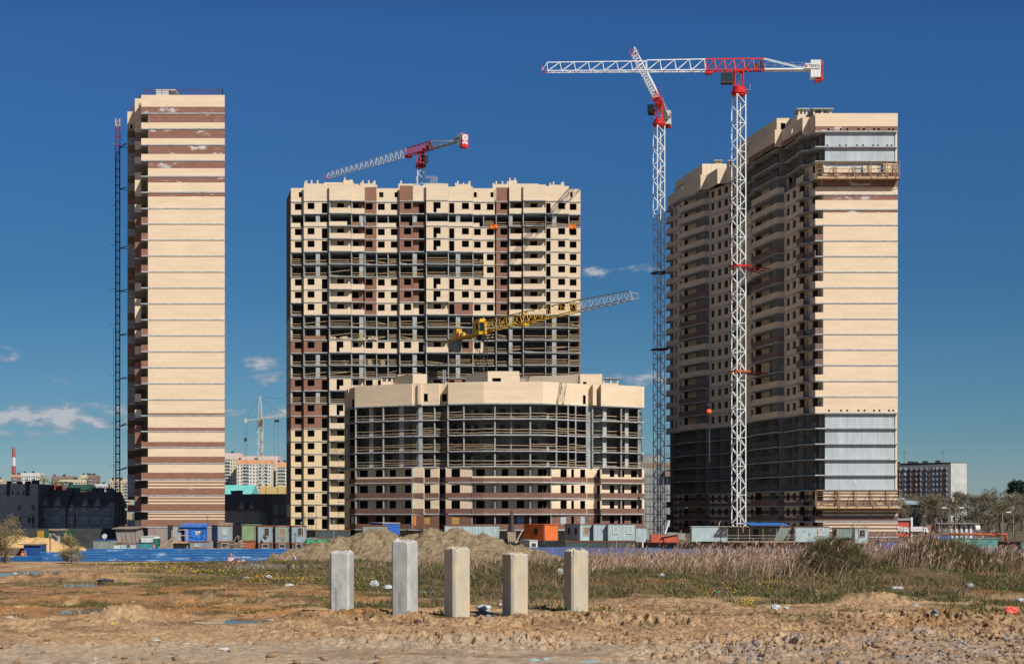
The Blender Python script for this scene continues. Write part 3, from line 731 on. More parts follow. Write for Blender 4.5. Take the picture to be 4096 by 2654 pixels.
# ================================================================== RIGHT TOWER
def right_tower():
    Y0=285.0
    T=thing('apartment_tower','long stepped tower with a lit cream end wall and a shaded balcony side','building',(X(3430,Y0),Y0,0))
    rows=[523.5,584.7,643,712,776,836,898,960.5,1023,1085.5,1148,1210,1272.5,1334,1396,1458,1521,1583.5,1649,1709.5,1772,1834,1897,1958,2020,2083,2145]
    zr=[Z(y,Y0) for y in rows]; zt=Z(453,Y0); NS=len(rows)
    xg0,xg1,xb=X(3293,Y0),X(3591,Y0),53.2
    PAR=[[],[],[]]
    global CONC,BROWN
    oc,ob=CONC,BROWN; CONC=mat('shaded_side_concrete',(.25,.255,.225),(.15,.155,.14),scale=.5); BROWN=mat('greyed_brown_brick',(.26,.17,.14),(.195,.125,.105),scale=.6,stretch=(1,1,5),bricks=.1,spots=((.52,.50,.50),.55,.66,(.5,.5,1.6)))  # concrete darkened here: shade of the balcony side put into its colour
    wl={0:[],1:[],2:[]}; bal={0:[],1:[]}; rooms=[]; fins=[]; gable={0:[],1:[],2:[],3:[]}
    def gb(c,x0,x1,za,zb,y=Y0,th=.35): m=MB(); m.box(x0,x1,y,y+th,za,zb); gable[c].append(m)
    # attic of the gable with the row of small square holes
    holes=[]
    for px in (3314,3363,3389,3433.5,3456,3496.5,3515,3556,3573): holes.append((X(px-4,Y0)-xb,X(px+4,Y0)-xb,Z(521,Y0),Z(513,Y0)))
    gb(0,xb,xg1,Z(505,Y0),zt); m=MB(); m.wall((xb,Y0),(xg1,Y0),(0,.35),zr[0],Z(505,Y0)-.003,holes); gable[3].append(m)
    for h in holes: rooms.append(room((xb+h[0],Y0),(xb+h[1],Y0),(0,.35),h[2],h[3],deep=1.0,side=.0,down=0,up=0))
    for k in range(1,NS):
        zb=zr[k]; zc=zr[k-1]-.2
        if k in(1,2,3,19,20,21,22,23):
            hl=[]
            if k==1:
                hl=[(X(px-4,Y0)-xg0-.4,X(px+4,Y0)-xg0-.4,zb+.02,zb+.38) for px in (3311,3361,3386,3430,3454,3495,3513,3552,3569)]
                for h in hl: rooms.append(room((xg0+.4+h[0],Y0+.45),(xg0+.4+h[1],Y0+.45),(0,.3),h[2],h[3],deep=1.0,side=0,down=0,up=0))
            m=MB(); m.wall((xg0+.4,Y0+.45),(xg1-.5,Y0+.45),(0,.3),zb,zc,hl); gable[2].append(m)
        elif k==4 and False: pass
        elif k==4: gb(3,xg0,xg1,Z(748,Y0)+.002,zc); gb(0,xb,xg1,zb,Z(748,Y0))
        elif k==5: gb(3,xg0,xg1,Z(800,Y0)+.003,zc); gb(0,xb,xg1,zb,Z(800,Y0))
        elif k==6: gb(3,xg0,xg1,Z(850,Y0)+.003,zc); gb(0,xg0,xg1,zb,Z(850,Y0)); gb(0,xb,xg0-.003,zb,zb+1.05,th=.14)
        elif k<=17: gb(0,xg0,xg1,zb,zc); gb(1 if k in(7,9,13,14,15) else 0,xb,xg0-.003,zb,zb+1.05,th=.14) if k!=8 else None
        elif k==18:
            hl=[]
            for px in (3316,3364,3389,3434,3458,3496.5,3518,3556,3573): hl.append((X(px-4,Y0)-xg0,X(px+4,Y0)-xg0,zb+.18,zb+.52))
            m=MB(); m.wall((xg0,Y0),(xg1,Y0),(0,.35),zb,zc,hl); gable[0].append(m)
            for h in hl: rooms.append(room((xg0+h[0],Y0),(xg0+h[1],Y0),(0,.35),h[2],h[3],deep=1.0,side=0,down=0,up=0))
            gb(0,xb,xg0-.003,zb,zb+1.05,th=.14)
        else:
            n=9; h0=.95; gb(1,xb,xg1,zb,zb+h0-.003)
            st=(zc-zb-h0)/5
            for j in range(5): gb(0 if j%2==0 else 1,xg0,xg1,zb+h0+j*st+.001,zb+h0+(j+1)*st-.001)
    gb(1,xg0,xg1,0,zr[-1]-.2)
    gb(3,xg0,xg1,zr[3],zr[3]+1.0,th=.3); gb(0,xg0+.1,xg0+5.5,zr[3]+1.002,zr[3]+1.9,th=.3); gb(0,xg0+7,xg0+9.5,zr[3]+1.002,zr[3]+2.2,th=.3); gb(0,xg0+10.5,xg1,zr[3]+1.002,zr[3]+2.6,th=.3)
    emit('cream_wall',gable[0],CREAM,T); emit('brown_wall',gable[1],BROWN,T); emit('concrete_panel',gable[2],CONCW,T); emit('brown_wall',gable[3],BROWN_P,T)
    # ---- long stepped side: (from, to, kind, windows fractions)
    V=lambda x,y:Vector((x,y))
    SG=[(V(53.2,285.35),V(52.7,287.8),'b',[.45]),(V(51.5,287.9),V(50.9,291.0),'b',[.45]),
        (V(51.3,291.1),V(50.0,298.4),'w',[(.18,.44),(.62,.88)]),
        (V(48.7,298.5),V(45.9,311.5),'b',[.08,.55]),
        (V(46.5,311.6),V(45.4,323),'w',[(.10,.3),(.58,.78)]),
        (V(45.0,323.1),V(44.0,330.5),'b',[.5]),
        (V(44.2,330.6),V(41.0,337.9),'w',[(.06,.28),(.40,.60),(.74,.94)]),
        (V(39.9,338),V(35.8,348.5),'b',[.5]),
        (V(36.8,348.6),V(35.6,358.4),'w',[(.2,.4),(.65,.85)]),
        (V(34.5,358.5),V(34.3,361.8),'b',[])]
    IN=Vector((.3,0))
    rails=[]; partit=[]
    for si,(A,B,kind,ws) in enumerate(SG):
        d=(B-A); Ln=d.length
        for k in range(1,NS):
            zb=zr[k]; zc=zr[k-1]-.2
            sec1=si<=4
            opn=(k in(1,2) or (k==3 and si>3) ) and sec1 or 19<=k<=23
            if si==2 and k in(3,): opn=True
            if si==4 and k in (9,): opn=True
            stripe=k>=24
            if kind=='w':
                if opn:
                    for t in (.0,.45): 
                        q=A+d*t; m=MB(); m.box(q.x+.1,q.x+6,q.y,q.y+.25,zb,zc); fins.append(m)
                    m=MB(); 
                    for j in range(3): m.bar((A.x+.2,A.y,zb+.35+j*.35),(B.x+.2,B.y,zb+.35+j*.35),.05)
                    rails.append(m); continue
                hl=[(a*Ln,b*Ln,zb+.9,zb+2.3) for a,b in ws]
                m=MB()
                if stripe:
                    n=4; st=(zc-zb)/n
                    for j in range(n):
                        m=MB(); m.wall(A,B,IN,zb+j*st+.001,zb+(j+1)*st-.001,[h for h in [(a,b,max(c,zb+j*st),min(e,zb+(j+1)*st)) for a,b,c,e in hl] if h[3]>h[2]+.02]); wl[1 if j%2==0 else 0].append(m)
                else:
                    m.wall(A,B,IN,zb,zc,hl); wl[0].append(m)
                dd=d/Ln
                for h in hl: rooms.append(room(A+dd*h[0],A+dd*h[1],IN,h[2],h[3],deep=3))
            else:
                off=Vector((1.9 if si in(3,7) else 1.5,0)) if si!=0 else Vector((1.45,0))
                wa,wb=A+off,B+off
                if not opn:
                    hl=[(a*Ln,a*Ln+.95,zb+.05,zb+2.25) for a in ws]
                    if stripe:
                        n=4; st=(zc-zb)/n
                        for j in range(n):
                            m=MB(); m.wall(wa,wb,IN,zb+j*st+.001,zb+(j+1)*st-.001,[h for h in [(a,b,max(c,zb+j*st),min(e,zb+(j+1)*st)) for a,b,c,e in hl] if h[3]>h[2]+.02]); wl[1 if j%2==0 else 0].append(m)
                    else:
                        m=MB(); m.wall(wa,wb,IN,zb,zc,hl); wl[0].append(m)
                        if si in(3,7):
                            m=MB(); qa=A+d*.10; qb=A+d*.42; m.wall(qa+Vector((.75,0)),qb+Vector((.75,0)),(1.1,0),zb,zc); fins.append(m)
                    dd=d/Ln
                    for h in hl: rooms.append(room(wa+dd*h[0],wa+dd*h[1],IN,h[2],h[3],deep=3,down=0))
                    col=1 if stripe or (si in(0,1) and k in(7,8,9,13,14,15)) or (si==3 and k in(7,9,13,14)) or (si==7 and k in(8,9,10,11,15,16,17)) else 0
                    if si==3 and k==15: 
                        pass
                    else:
                        m=MB(); m.wall(A,B,(.12,0),zb+.002,zb+1.08); bal[col].append(m)
                        if si in(3,5,7,9):
                            m=MB(); m.pbox((A.x+.125,A.y),(A.x+1.35,A.y),(0,.12),zb+.002,zb+1.08); bal[col].append(m)
                else:
                    m=MB()
                    for j in range(3):
                        m.bar((A.x+.15,A.y+.1,zb+.4+j*.3),(B.x+.15,B.y-.1,zb+.4+j*.3+.05*math.sin(k*j)),.05)
                    n=int(Ln/1.6)
                    if si in (3,7):
                        for i in range(n):
                            q=A+d*((i+.5)/n); m.bar((q.x+.15,q.y,zb),(q.x+.15,q.y,zb+1.1),.04)
                    rails.append(m)
                # dividing walls of the loggia
                ts=(0.0,) if Ln<6 else (0.0,.36,)
                if si in (0,1): ts=()
                for t in ts:
                    q=A+d*t; m=MB(); m.box(q.x+.4,q.x+(7 if opn else 1.48),q.y+.13,q.y+.35,zb,zc); fins.append(m)
                if opn:
                    q=A+d*.7; m=MB(); m.box(q.x+1.4,q.x+7,q.y,q.y+.25,zb,zc); fins.append(m)
            
    # wall returns at each step
    for i in range(len(SG)-1):
        pass
    emit('cream_wall',wl[0],CREAM,T,limit=60); emit('brown_wall',wl[1],BROWN,T,limit=30)
    for c,mt in ((0,CREAM),(1,BROWN)): emit('balcony_parapet',bal[c],mt,T,limit=(65,35)[c])
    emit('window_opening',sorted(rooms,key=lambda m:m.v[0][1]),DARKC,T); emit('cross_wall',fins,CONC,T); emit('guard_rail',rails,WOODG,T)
    slabs=[]
    for k in range(NS):
        z=zr[k]
        pl=[(xg1+.02,Y0-.1),(xb-.05,Y0-.1)]
        for (A,B,kind,ws) in SG: pl+=[(A.x-.1,A.y),(B.x-.1,B.y)]
        pl+=[(xg1-14,361.8)]
        m=MB(); m.prism(pl,z-.2,z); slabs.append(m)
    CONC,BROWN=oc,ob
    emit('floor_slab',slabs,SLAB,T)
    core=MB(); core.prism([(xg0+1.5,Y0+.9),(xg1-1,Y0+.9),(xg1-14,361.5),(42,361.5),(52.5,310)],0,zr[0]-.2); core.build('concrete_core',DARKC,T)
    m=MB(); m.pbox((xg1-.36,Y0+.36),(xg1-.01,Y0+.36),(-14,76),0,zr[18]); m.pbox((xg1-.36,Y0+.36),(xg1-.01,Y0+.36),(-14,76),zr[3],zt-1.2); m.build('side_wall',CREAM,T)
    # attic along the stepped side
    AT=[V(53.2,285.36),V(52.7,287.8),V(51.46,287.8),V(49.4,297.3),V(48.1,297.3),V(45.2,311),V(46.4,311),V(45.0,325),V(43.6,330.7),V(41.8,330.7),V(40.5,337),V(39.1,337),V(36.6,349.5),V(34.6,360.5)]
    aw=[]; ab=[]
    for i,(A,B) in enumerate(zip(AT,AT[1:])):
        fr=abs(A.y-B.y)<.01
        T_=(0,.3) if fr else (.3,0)
        A2,B2=(A,B)
        if fr:   # frontal step faces: full height, lit
            if A.x>B.x: A2,B2=V(B.x,A.y),V(A.x,A.y)
            else: A2,B2=V(A.x,A.y-.3),V(B.x,A.y-.3)
            m=MB(); m.pbox(A2,B2,T_,zr[0],zt); aw.append(m); continue
        A2=A+(B-A).normalized()*.302; hl=[]
        Ln=(B-A2).length
        if i in(2,8): hl=[(Ln*.45,Ln*.45+.6,zr[0]+1.3,zr[0]+2.5)]
        if i==4: hl=[]
        if i in(2,4,6,8,10,12,13):
            m=MB(); m.wall(A2,B,T_,zr[0]+.85,zt,hl); aw.append(m)
            m=MB(); m.wall(A2,B,T_,zr[0],zr[0]+.847); ab.append(m)
        else: m=MB(); m.wall(A2,B,T_,zr[0],zt); aw.append(m)
        for h in hl:
            dd=(B-A2)/Ln; rooms.append(room(A2+dd*h[0],A2+dd*h[1],T_,h[2],h[3]))
    emit('attic_wall',aw,CREAM,T); emit('attic_wall',ab,BROWN_P,T)
    m=MB(); m.prism([(xg1-.4,Y0+.36)]+[(p.x+.33,p.y+.15) for p in [V(53.2,285.4)]+AT[1:]]+[(xg1-14,360)],zt-1.3,zt-1.1); m.build('roof',SLAB,T)
    # roof houses
    def rh(x0,x1,y,Ld,top,dv=(-.2,1),hole=None,nm='roof_house'):
        m=MB(); A=V(X(x0,y),y); B=V(X(x1,y),y)
        hl=[] if not hole else [(X(hole[0],y)-A.x,X(hole[1],y)-A.x,Z(hole[3],y),Z(hole[2],y))]
        m.wall(A,B,(0,.3),zt-1.1,Z(top,y),hl)
        t=(dv[0]*Ld,dv[1]*Ld); m.pbox((A.x,A.y+.3),(A.x+.3,A.y+.3),t,zt-1.1,Z(top,y)); m.pbox((B.x-.3,B.y+.3),(B.x,B.y+.3),t,zt-1.1,Z(top,y)); m.prism([(A.x+.3,A.y+.3),(B.x-.3,B.y+.3),(B.x-.3+t[0],B.y+t[1]),(A.x+.3+t[0],A.y+t[1])],Z(top,y)-.5,Z(top,y)-.3)
        m.pbox((A.x+.31+t[0],A.y+t[1]),(B.x-.31+t[0],B.y+t[1]),(0,.3),zt-1.1,Z(top,y))
        return m.build(nm,CREAM,T)
    rh(3107,3209,301,21,472.5,hole=(3123,3142,492,519)); rh(2809,2906,342,19,655)
    rh(3189,3240,295,3,462)
    def shaft(x0,x1,y,top,d=3):
        a,b=X(x0,y),X(x1,y); z2=Z(top,y); m=MB(); m.box(a+.35,b-.35,y+.4,y+d-.4,zt-1.1,z2-1.05)
        for x in (a+.37,(a+b)/2-.15,b-.67):
            for yy in (y+.42,y+d-.72): m.box(x,x+.28,yy,yy+.28,z2-1.05,z2-.17)
        o=m.build('ventilation_shaft',CREAM,T); c=MB(); c.box(a,b,y,y+d,z2-.17,z2); c.build('cap_slab',SLAB,o)
    shaft(3188,3240,297,432,4); shaft(3247,3336,288,432,6); shaft(2857,2893,345,639,3); shaft(2912,2935,330,640,3)
    for (A,B,z) in ((V(45.9,312),V(45.1,323),zt+.1),(V(36.9,350),V(35.6,358),zt+.1)):
        m=MB()
        for h in (.5,1.1): m.bar((A.x,A.y,z+h-.3),(B.x,B.y,z+h-.3),.05)
        for i in range(5): q=A+(B-A)*(i/4); m.bar((q.x,q.y,z-.3),(q.x,q.y,z+.8),.05)
        m.build('roof_railing',DARK,T)
    return T
def scaffold_platform(label,px0,px1,y0,y1,Y,posts,seed,levels):
    rr=random.Random(seed); Yf=Y-1.7
    x0,x1=X(px0,Yf),X(px1,Yf); za,zb=Z(y1,Yf),Z(y0,Yf)
    T=thing('suspended_scaffold',label,'scaffold',(x0,Yf,za)); T
    fr=MB(); deck=MB(); bd=MB()
    for px in posts:
        x=X(px,Yf)
        for y in (Yf,Y-.25): fr.bar((x,y,za),(x,y,zb),.07)
        fr.bar((x,Yf,zb),(x,Y-.25,zb),.06); fr.bar((x,Yf,za),(x,Y-.2,za),.07); fr.bar((x,Y-.1,zb),(x,Yf,za),.05)
        fr.bar((x,Yf,za-.02),(x,Y-.05,za-1.4),.06)
    for z in levels:
        zz=Z(z,Yf); fr.bar((x0,Yf,zz),(x1,Yf,zz),.06)
    for z in (za,zb): fr.bar((x0,Yf,z),(x1,Yf,z),.06); fr.bar((x0,Y-.25,z),(x1,Y-.25,z),.05)
    n=14
    for i in range(n):
        a=x0+(x1-x0)*i/n; b=x0+(x1-x0)*(i+1)/n-.03
        deck.box(a,b,Yf+.05,Y-.1,za+.02+rr.uniform(0,.04),za+.12)
        h=rr.uniform(.15,.3); bd.box(a,b,Yf+.09,Yf+.13,za+.13,za+.13+h)
        if rr.random()<.45: bd.box(a,b+rr.uniform(-.4,.1),Yf+.5,Yf+.9,za+.13,za+.13+rr.uniform(.3,.9))
    fr.build('frame',mat('ochre_steel',(.34,.22,.11),(.20,.13,.07),scale=2,rough=.7),T); deck.build('deck',WOOD,T); bd.build('toe_board',WOOD,T)
    return T
# ================================================================== CRANES
def lattice_mast(mb,cx,cy,z0,z1,wd,yaw,panel,leg=.09,br=.055,pat='z'):
    c,s=math.cos(yaw),math.sin(yaw); h=wd/2
    cor=[(cx+h*(a*c-b*s),cy+h*(a*s+b*c)) for a,b in ((-1,-1),(1,-1),(1,1),(-1,1))]
    for x,y in cor: mb.bar((x,y,z0),(x,y,z1),leg)
    n=max(1,int(round((z1-z0)/panel))); p=(z1-z0)/n
    for i in range(n):
        za=z0+i*p; zb=za+p
        for j in range(4):
            A,B=cor[j],cor[(j+1)%4]
            if (i+j)%2: A,B=B,A
            mb.bar((A[0],A[1],za),(B[0],B[1],zb),br)
            if i%3==0 or pat=='h': mb.bar((A[0],A[1],za),(B[0],B[1],za),br)
    return cor
def truss(mb,O,d,e,r0,r1,h0,h1,hw,step,ch=.085,br=.05,m=0):
    """triangular jib from radius r0 to r1 along d; heights h0,h1; half width hw"""
    up=Vector((0,0,1)); n=max(1,int(round((r1-r0)/step))); p=(r1-r0)/n
    f=lambda r,s,h:O+d*r+e*s+up*h
    for s in (-hw,hw): mb.bar(f(r0,s,0),f(r1,s,0),ch,m)
    mb.bar(f(r0,0,h0),f(r1,0,h1),ch*1.15,m)
    for i in range(n):
        a=r0+i*p; b=a+p; t=lambda r:h0+(h1-h0)*(r-r0)/(r1-r0)
        mid=a+p*.12
        for s in (-hw,hw):
            mb.bar(f(a,s,0),f(mid,0,t(mid)),br,m); mb.bar(f(mid,0,t(mid)),f(b,s,0),br*.9,m)
        mb.bar(f(a,-hw,0),f(a,hw,0),br,m); mb.bar(f(a,-hw if i%2 else hw,0),f(b,hw if i%2 else -hw,0),br*.8,m)
    for s in (-hw,hw): mb.bar(f(r1,s,0),f(r1,0,h1),br,m)
    mb.bar(f(r1,-hw,0),f(r1,hw,0),br,m)
def obox(mb,O,d,e,r0,r1,s0,s1,h0,h1,m=0):
    q=[]
    for h in (h0,h1):
        for r,s in ((r0,s0),(r1,s0),(r1,s1),(r0,s1)): q.append(O+d*r+e*s+Vector((0,0,h)))
    # wind outward
    return mb.hexa(q[:4],q[4:],m)
def flat_top_crane(label,mx,my,zbot,zring,dirv,jl,cl,yaw,jcol=(CRW,CRR),rjib=6,ties=(),mastmat=CRW,hook=None,wd=1.95,split=None,sign=True,cabside=0,lowmat=None,lowz=None,group='red and white tower cranes'):
    T=thing('tower_crane',label,'crane',(mx,my,0),group)
    d=Vector((dirv[0],dirv[1],0)).normalized(); e=Vector((-d.y,d.x,0)); O=Vector((mx,my,zbot)); up=Vector((0,0,1))
    m=MB(); z0=0
    if lowz:
        m2=MB(); lattice_mast(m2,mx,my,0,lowz,wd,yaw,1.75,leg=.13,br=.08); m2.build('mast',lowmat,T); z0=lowz
    lattice_mast(m,mx,my,z0,zring-.6,wd,yaw,1.75,leg=.125,br=.07)
    mo=m.build('mast',mastmat,T)
    ld=MB()
    for s in (-.25,.25): ld.bar((mx+s,my,0),(mx+s,my,zring-1),.03)
    z=.5
    while z<zring-1: ld.bar((mx-.25,my,z),(mx+.25,my,z),.025); z+=.6
    z=4
    while z<zring-3:
        ld.box(mx-.8,mx+.2,my-.5,my+.5,z,z+.06); z+=5.4
    ld.build('ladder',STEEL,T)
    red=jcol[1]
    r=MB(); 
    # slewing ring
    n=14
    for (za,zb,ra,rb) in ((zring-.7,zring-.45,1.25,1.25),(zring-.4,zring+.05,1.45,1.45),(zring+.05,zring+.85,1.15,1.15)):
        r.bar((mx,my,za),(mx,my,zb),ra,0,rb,n=n)
    r.build('slewing_ring',red,T)
    # tower head up to the jib
    th=MB(); lattice_mast(th,mx,my,zring+.8,zbot,1.5,math.atan2(d.y,d.x),1.3,leg=.12,br=.08); obox(th,O,d,e,-.9,.9,-.8,.8,-.25,.1)
    th.build('tower_head',red,T)
    # cab on the side of the head
    cb=MB(); s0=cabside or (1.0 if e.dot(Vector((-1,-.3,0)))>0 else -1.0); ro=1.3 if abs(d.x)>.9 else 0
    hh=-2.6
    lo=[];hi=[]
    a0,a1=(s0*.95,s0*2.35) if not ro else (s0*-.1,s0*1.3) 
    obox(cb,O,d,e,-.2+ro,2.0+ro,min(a0,a1),max(a0,a1),hh,hh+2.0); co=cb.build('cab',DARK,T)
    gl=MB(); obox(gl,O,d,e,2.0+ro,2.03+ro,min(a0,a1)+.1,max(a0,a1)-.1,hh+.25,hh+1.8); 
    obox(gl,O,d,e,.1+ro,1.9+ro,(a1 if a1<0 else a1)-(.02 if a1<0 else 0),(a1 if a1<0 else a1)+(0 if a1<0 else .02),hh+.6,hh+1.8); gl.build('window',GLASS,co)
    pf=MB(); obox(pf,O,d,e,-2.2,-.9,-s0*1.2-.6,-s0*1.2+.6,-3.4,-3.32)
    for q in (-2.2,-.9):
        for w_ in (-.6,.6): pf.bar(O+d*q+e*(-s0*1.2+w_)-up*3.3,O+d*q+e*(-s0*1.2+w_)-up*2.2,.03)
    pf.bar(O-d*2.2+e*(-s0*1.2-.6)-up*2.2,O-d*2.2+e*(-s0*1.2+.6)-up*2.2,.03); pf.bar(O-d*2.2+e*(-s0*1.2-.6)-up*2.2,O-d*.9+e*(-s0*1.2-.6)-up*2.2,.03); pf.build('service_platform',STEEL,T)
    # jib
    jr=MB(); truss(jr,O,d,e,-4.6,rjib,2.2,2.15,.75,1.9,ch=.12,br=.075)
    jr.build('jib_root',red,T)
    jw=MB(); sp=split or jl
    nseg=3; 
    truss(jw,O,d,e,rjib+.05,rjib+(jl-rjib)*.36,2.15,2.0,.72,2.45,ch=.10,br=.06); truss(jw,O,d,e,rjib+(jl-rjib)*.36,jl-1,1.85,1.7,.68,2.45,ch=.09,br=.055)
    jw.bar(O+d*(jl-1)+up*1.7,O+d*jl+up*.2,.06)
    jo=jw.build('jib',jcol[0],T)
    if split: pass
    # tip guard
    tg=MB(); f=lambda r_,s_,h_:O+d*r_+e*s_+up*h_
    for a,b in ((f(jl-.9,-.75,0),f(jl,-.75,0)),(f(jl-.9,.75,0),f(jl,.75,0)),(f(jl,-.75,0),f(jl,.75,0)),(f(jl,-.75,0),f(jl,-.75,.9)),(f(jl,.75,0),f(jl,.75,.9)),(f(jl,-.75,.9),f(jl,.75,.9)),(f(jl-.9,-.75,.9),f(jl,-.75,.9))): tg.bar(a,b,.06)
    tg.build('tip_guard',red,jo)
    # trolley, cable and hook
    tr=MB(); rt=rjib-.5; obox(tr,O,d,e,rt-.7,rt+.7,-.7,.7,-.6,-.15); tro=tr.build('trolley',red,T)
    if hook:
        cbm=MB()
        for q in (-.45,.45): cbm.bar(f(rt+q,0,-.5),f(rt+q,0,-hook),.022)
        cbm.build('hoist_cable',DARK,T)
        hk=MB(); obox(hk,O,d,e,rt-.3,rt+.3,-.12,.12,-hook-.5,-hook); hk.build('hook_block',DARK,T)
    # counter jib with deck, ties, railing, machinery
    cj=MB()
    for s in (-.7,.7): cj.bar(f(-4.6,s,.05),f(-cl,s,.05),.14)
    obox(cj,O,d,e,-cl,-4.6,-.75,.75,.12,.2)
    for i in range(6): rr_=-4.6-(cl-4.6)*i/6; cj.bar(f(rr_,-.7,0),f(rr_,.7,0),.07)
    cj.build('counter_jib',jcol[0],T)
    ti=MB()
    for s in (-.35,.35): ti.bar(f(-4.6,s,2.15),f(-cl+3.2,s,.3),.075)
    ti.build('tie_bar',jcol[0],T)
    rl=MB()
    for s in (-.9,.9):
        rl.bar(f(-4.6,s,1.2),f(-cl+2,s,1.2),.025); rl.bar(f(-4.6,s,.7),f(-cl+2,s,.7),.02)
        for i in range(6): q=-4.8-(cl-7)*i/5; rl.bar(f(q,s,.15),f(q,s,1.2),.025)
    rl.build('handrail',STEEL,T)
    mc=MB(); obox(mc,O,d,e,-3.6,-2.7,-.4,.4,.15,.95); obox(mc,O,d,e,-1.9,-1.2,-.35,.35,.15,.7); mc.bar(f(-3.1,-.5,.9),f(-3.1,.5,.9),.35,n=8); mc.build('winch',DARK,T)
    ec=MB(); obox(ec,O,d,e,-4.5,-4.0,-.45,.45,.2,1.7); ec.build('electrical_cabinet',DARK,T)
    # counterweights in slabs
    for i in range(3):
        cw=MB(); obox(cw,O,d,e,-cl+.35+i*.62,-cl+.35+i*.62+.58,-.95,.95,-1.5,1.65); cw.build('counterweight',WHITE,T)
    ef=MB()
    for s in (-.95,.95):
        for q in (-cl,-cl+.3): ef.bar(f(q,s,-2.0),f(q,s,1.5),.07)
        ef.bar(f(-cl,s,-2.0),f(-cl,-s,-.3),.05); ef.bar(f(-cl,s,-.3),f(-cl,-s,1.5),.05)
    for h_ in (-2.0,-.3,1.5): ef.bar(f(-cl,-.95,h_),f(-cl,.95,h_),.07)
    obox(ef,O,d,e,-cl,-cl+1.3,-.95,.95,-2.05,-1.9)
    obox(ef,O,d,e,-cl-.02,-cl+.25,-1.0,1.0,-1.9,-1.1)
    ef.build('end_frame',red,T)
    bk=MB(); obox(bk,O,d,e,-cl+.04,-cl+.08,-.88,.88,-1.9,1.45); bk.build('end_panel',WHITE,T)
    if sign:
        for s in ((-1.06,1.06)):
            sg=MB(); a,b=sorted((s,s*1.04)); obox(sg,O,d,e,-cl+.5,-cl+3.3,a,b,.05,.95); so_=sg.build('sign',WHITE,T)
            nrm=e*(1 if s>0 else -1)
            ang=math.atan2(nrm.y,nrm.x)+math.pi/2
            right=Vector((math.cos(ang),math.sin(ang),0))
            ctr=O-d*(cl-1.9)+e*(s*1.04)+nrm*.02+up*.5
            text_mesh('sign_text','TEREX',.74,ctr+right*.28,(math.pi/2,0,ang),mat('sign_grey',(.10,.10,.11)),so_)
            mk=MB(); c0=ctr-right*1.13
            for dx in (-.16,.06): 
                p0=c0+right*dx; 
                mk.hexa([p0-up*.2,p0+right*.1-up*.2,p0+right*.1-up*.2+nrm*.02,p0-up*.2+nrm*.02],[p0+up*.2,p0+right*.1+up*.2,p0+right*.1+up*.2+nrm*.02,p0+up*.2+nrm*.02])
            p0=c0-right*.22; 
            for hz in (-.06,-.24,.16): mk.hexa([p0+up*hz,p0+right*.46+up*hz,p0+right*.46+up*hz+nrm*.025,p0+up*hz+nrm*.025],[p0+up*(hz+.08),p0+right*.46+up*(hz+.08),p0+right*.46+up*(hz+.08)+nrm*.025,p0+up*(hz+.08)+nrm*.025])
            mk.build('sign_emblem',red,so_)
    # collars tying the mast to the building
    for (z,tx,ty,cm) in ties:
        k=MB(); h=wd/2+.35; c_,s_=math.cos(yaw),math.sin(yaw)
        cor=[(mx+h*(a*c_-b*s_),my+h*(a*s_+b*c_)) for a,b in ((-1,-1),(1,-1),(1,1),(-1,1))]
        for i in range(4): 
            A,B=cor[i],cor[(i+1)%4]; k.bar((A[0],A[1],z),(B[0],B[1],z),.22)
        for i,(qx,qy) in enumerate(((tx,ty-2),(tx,ty+1),(tx,ty+4))): k.bar((cor[(1,2,3)[i]][0],cor[(1,2,3)[i]][1],z),(qx,qy,z+.1),.13)
        k.build('tie_collar',cm,T)
    return T
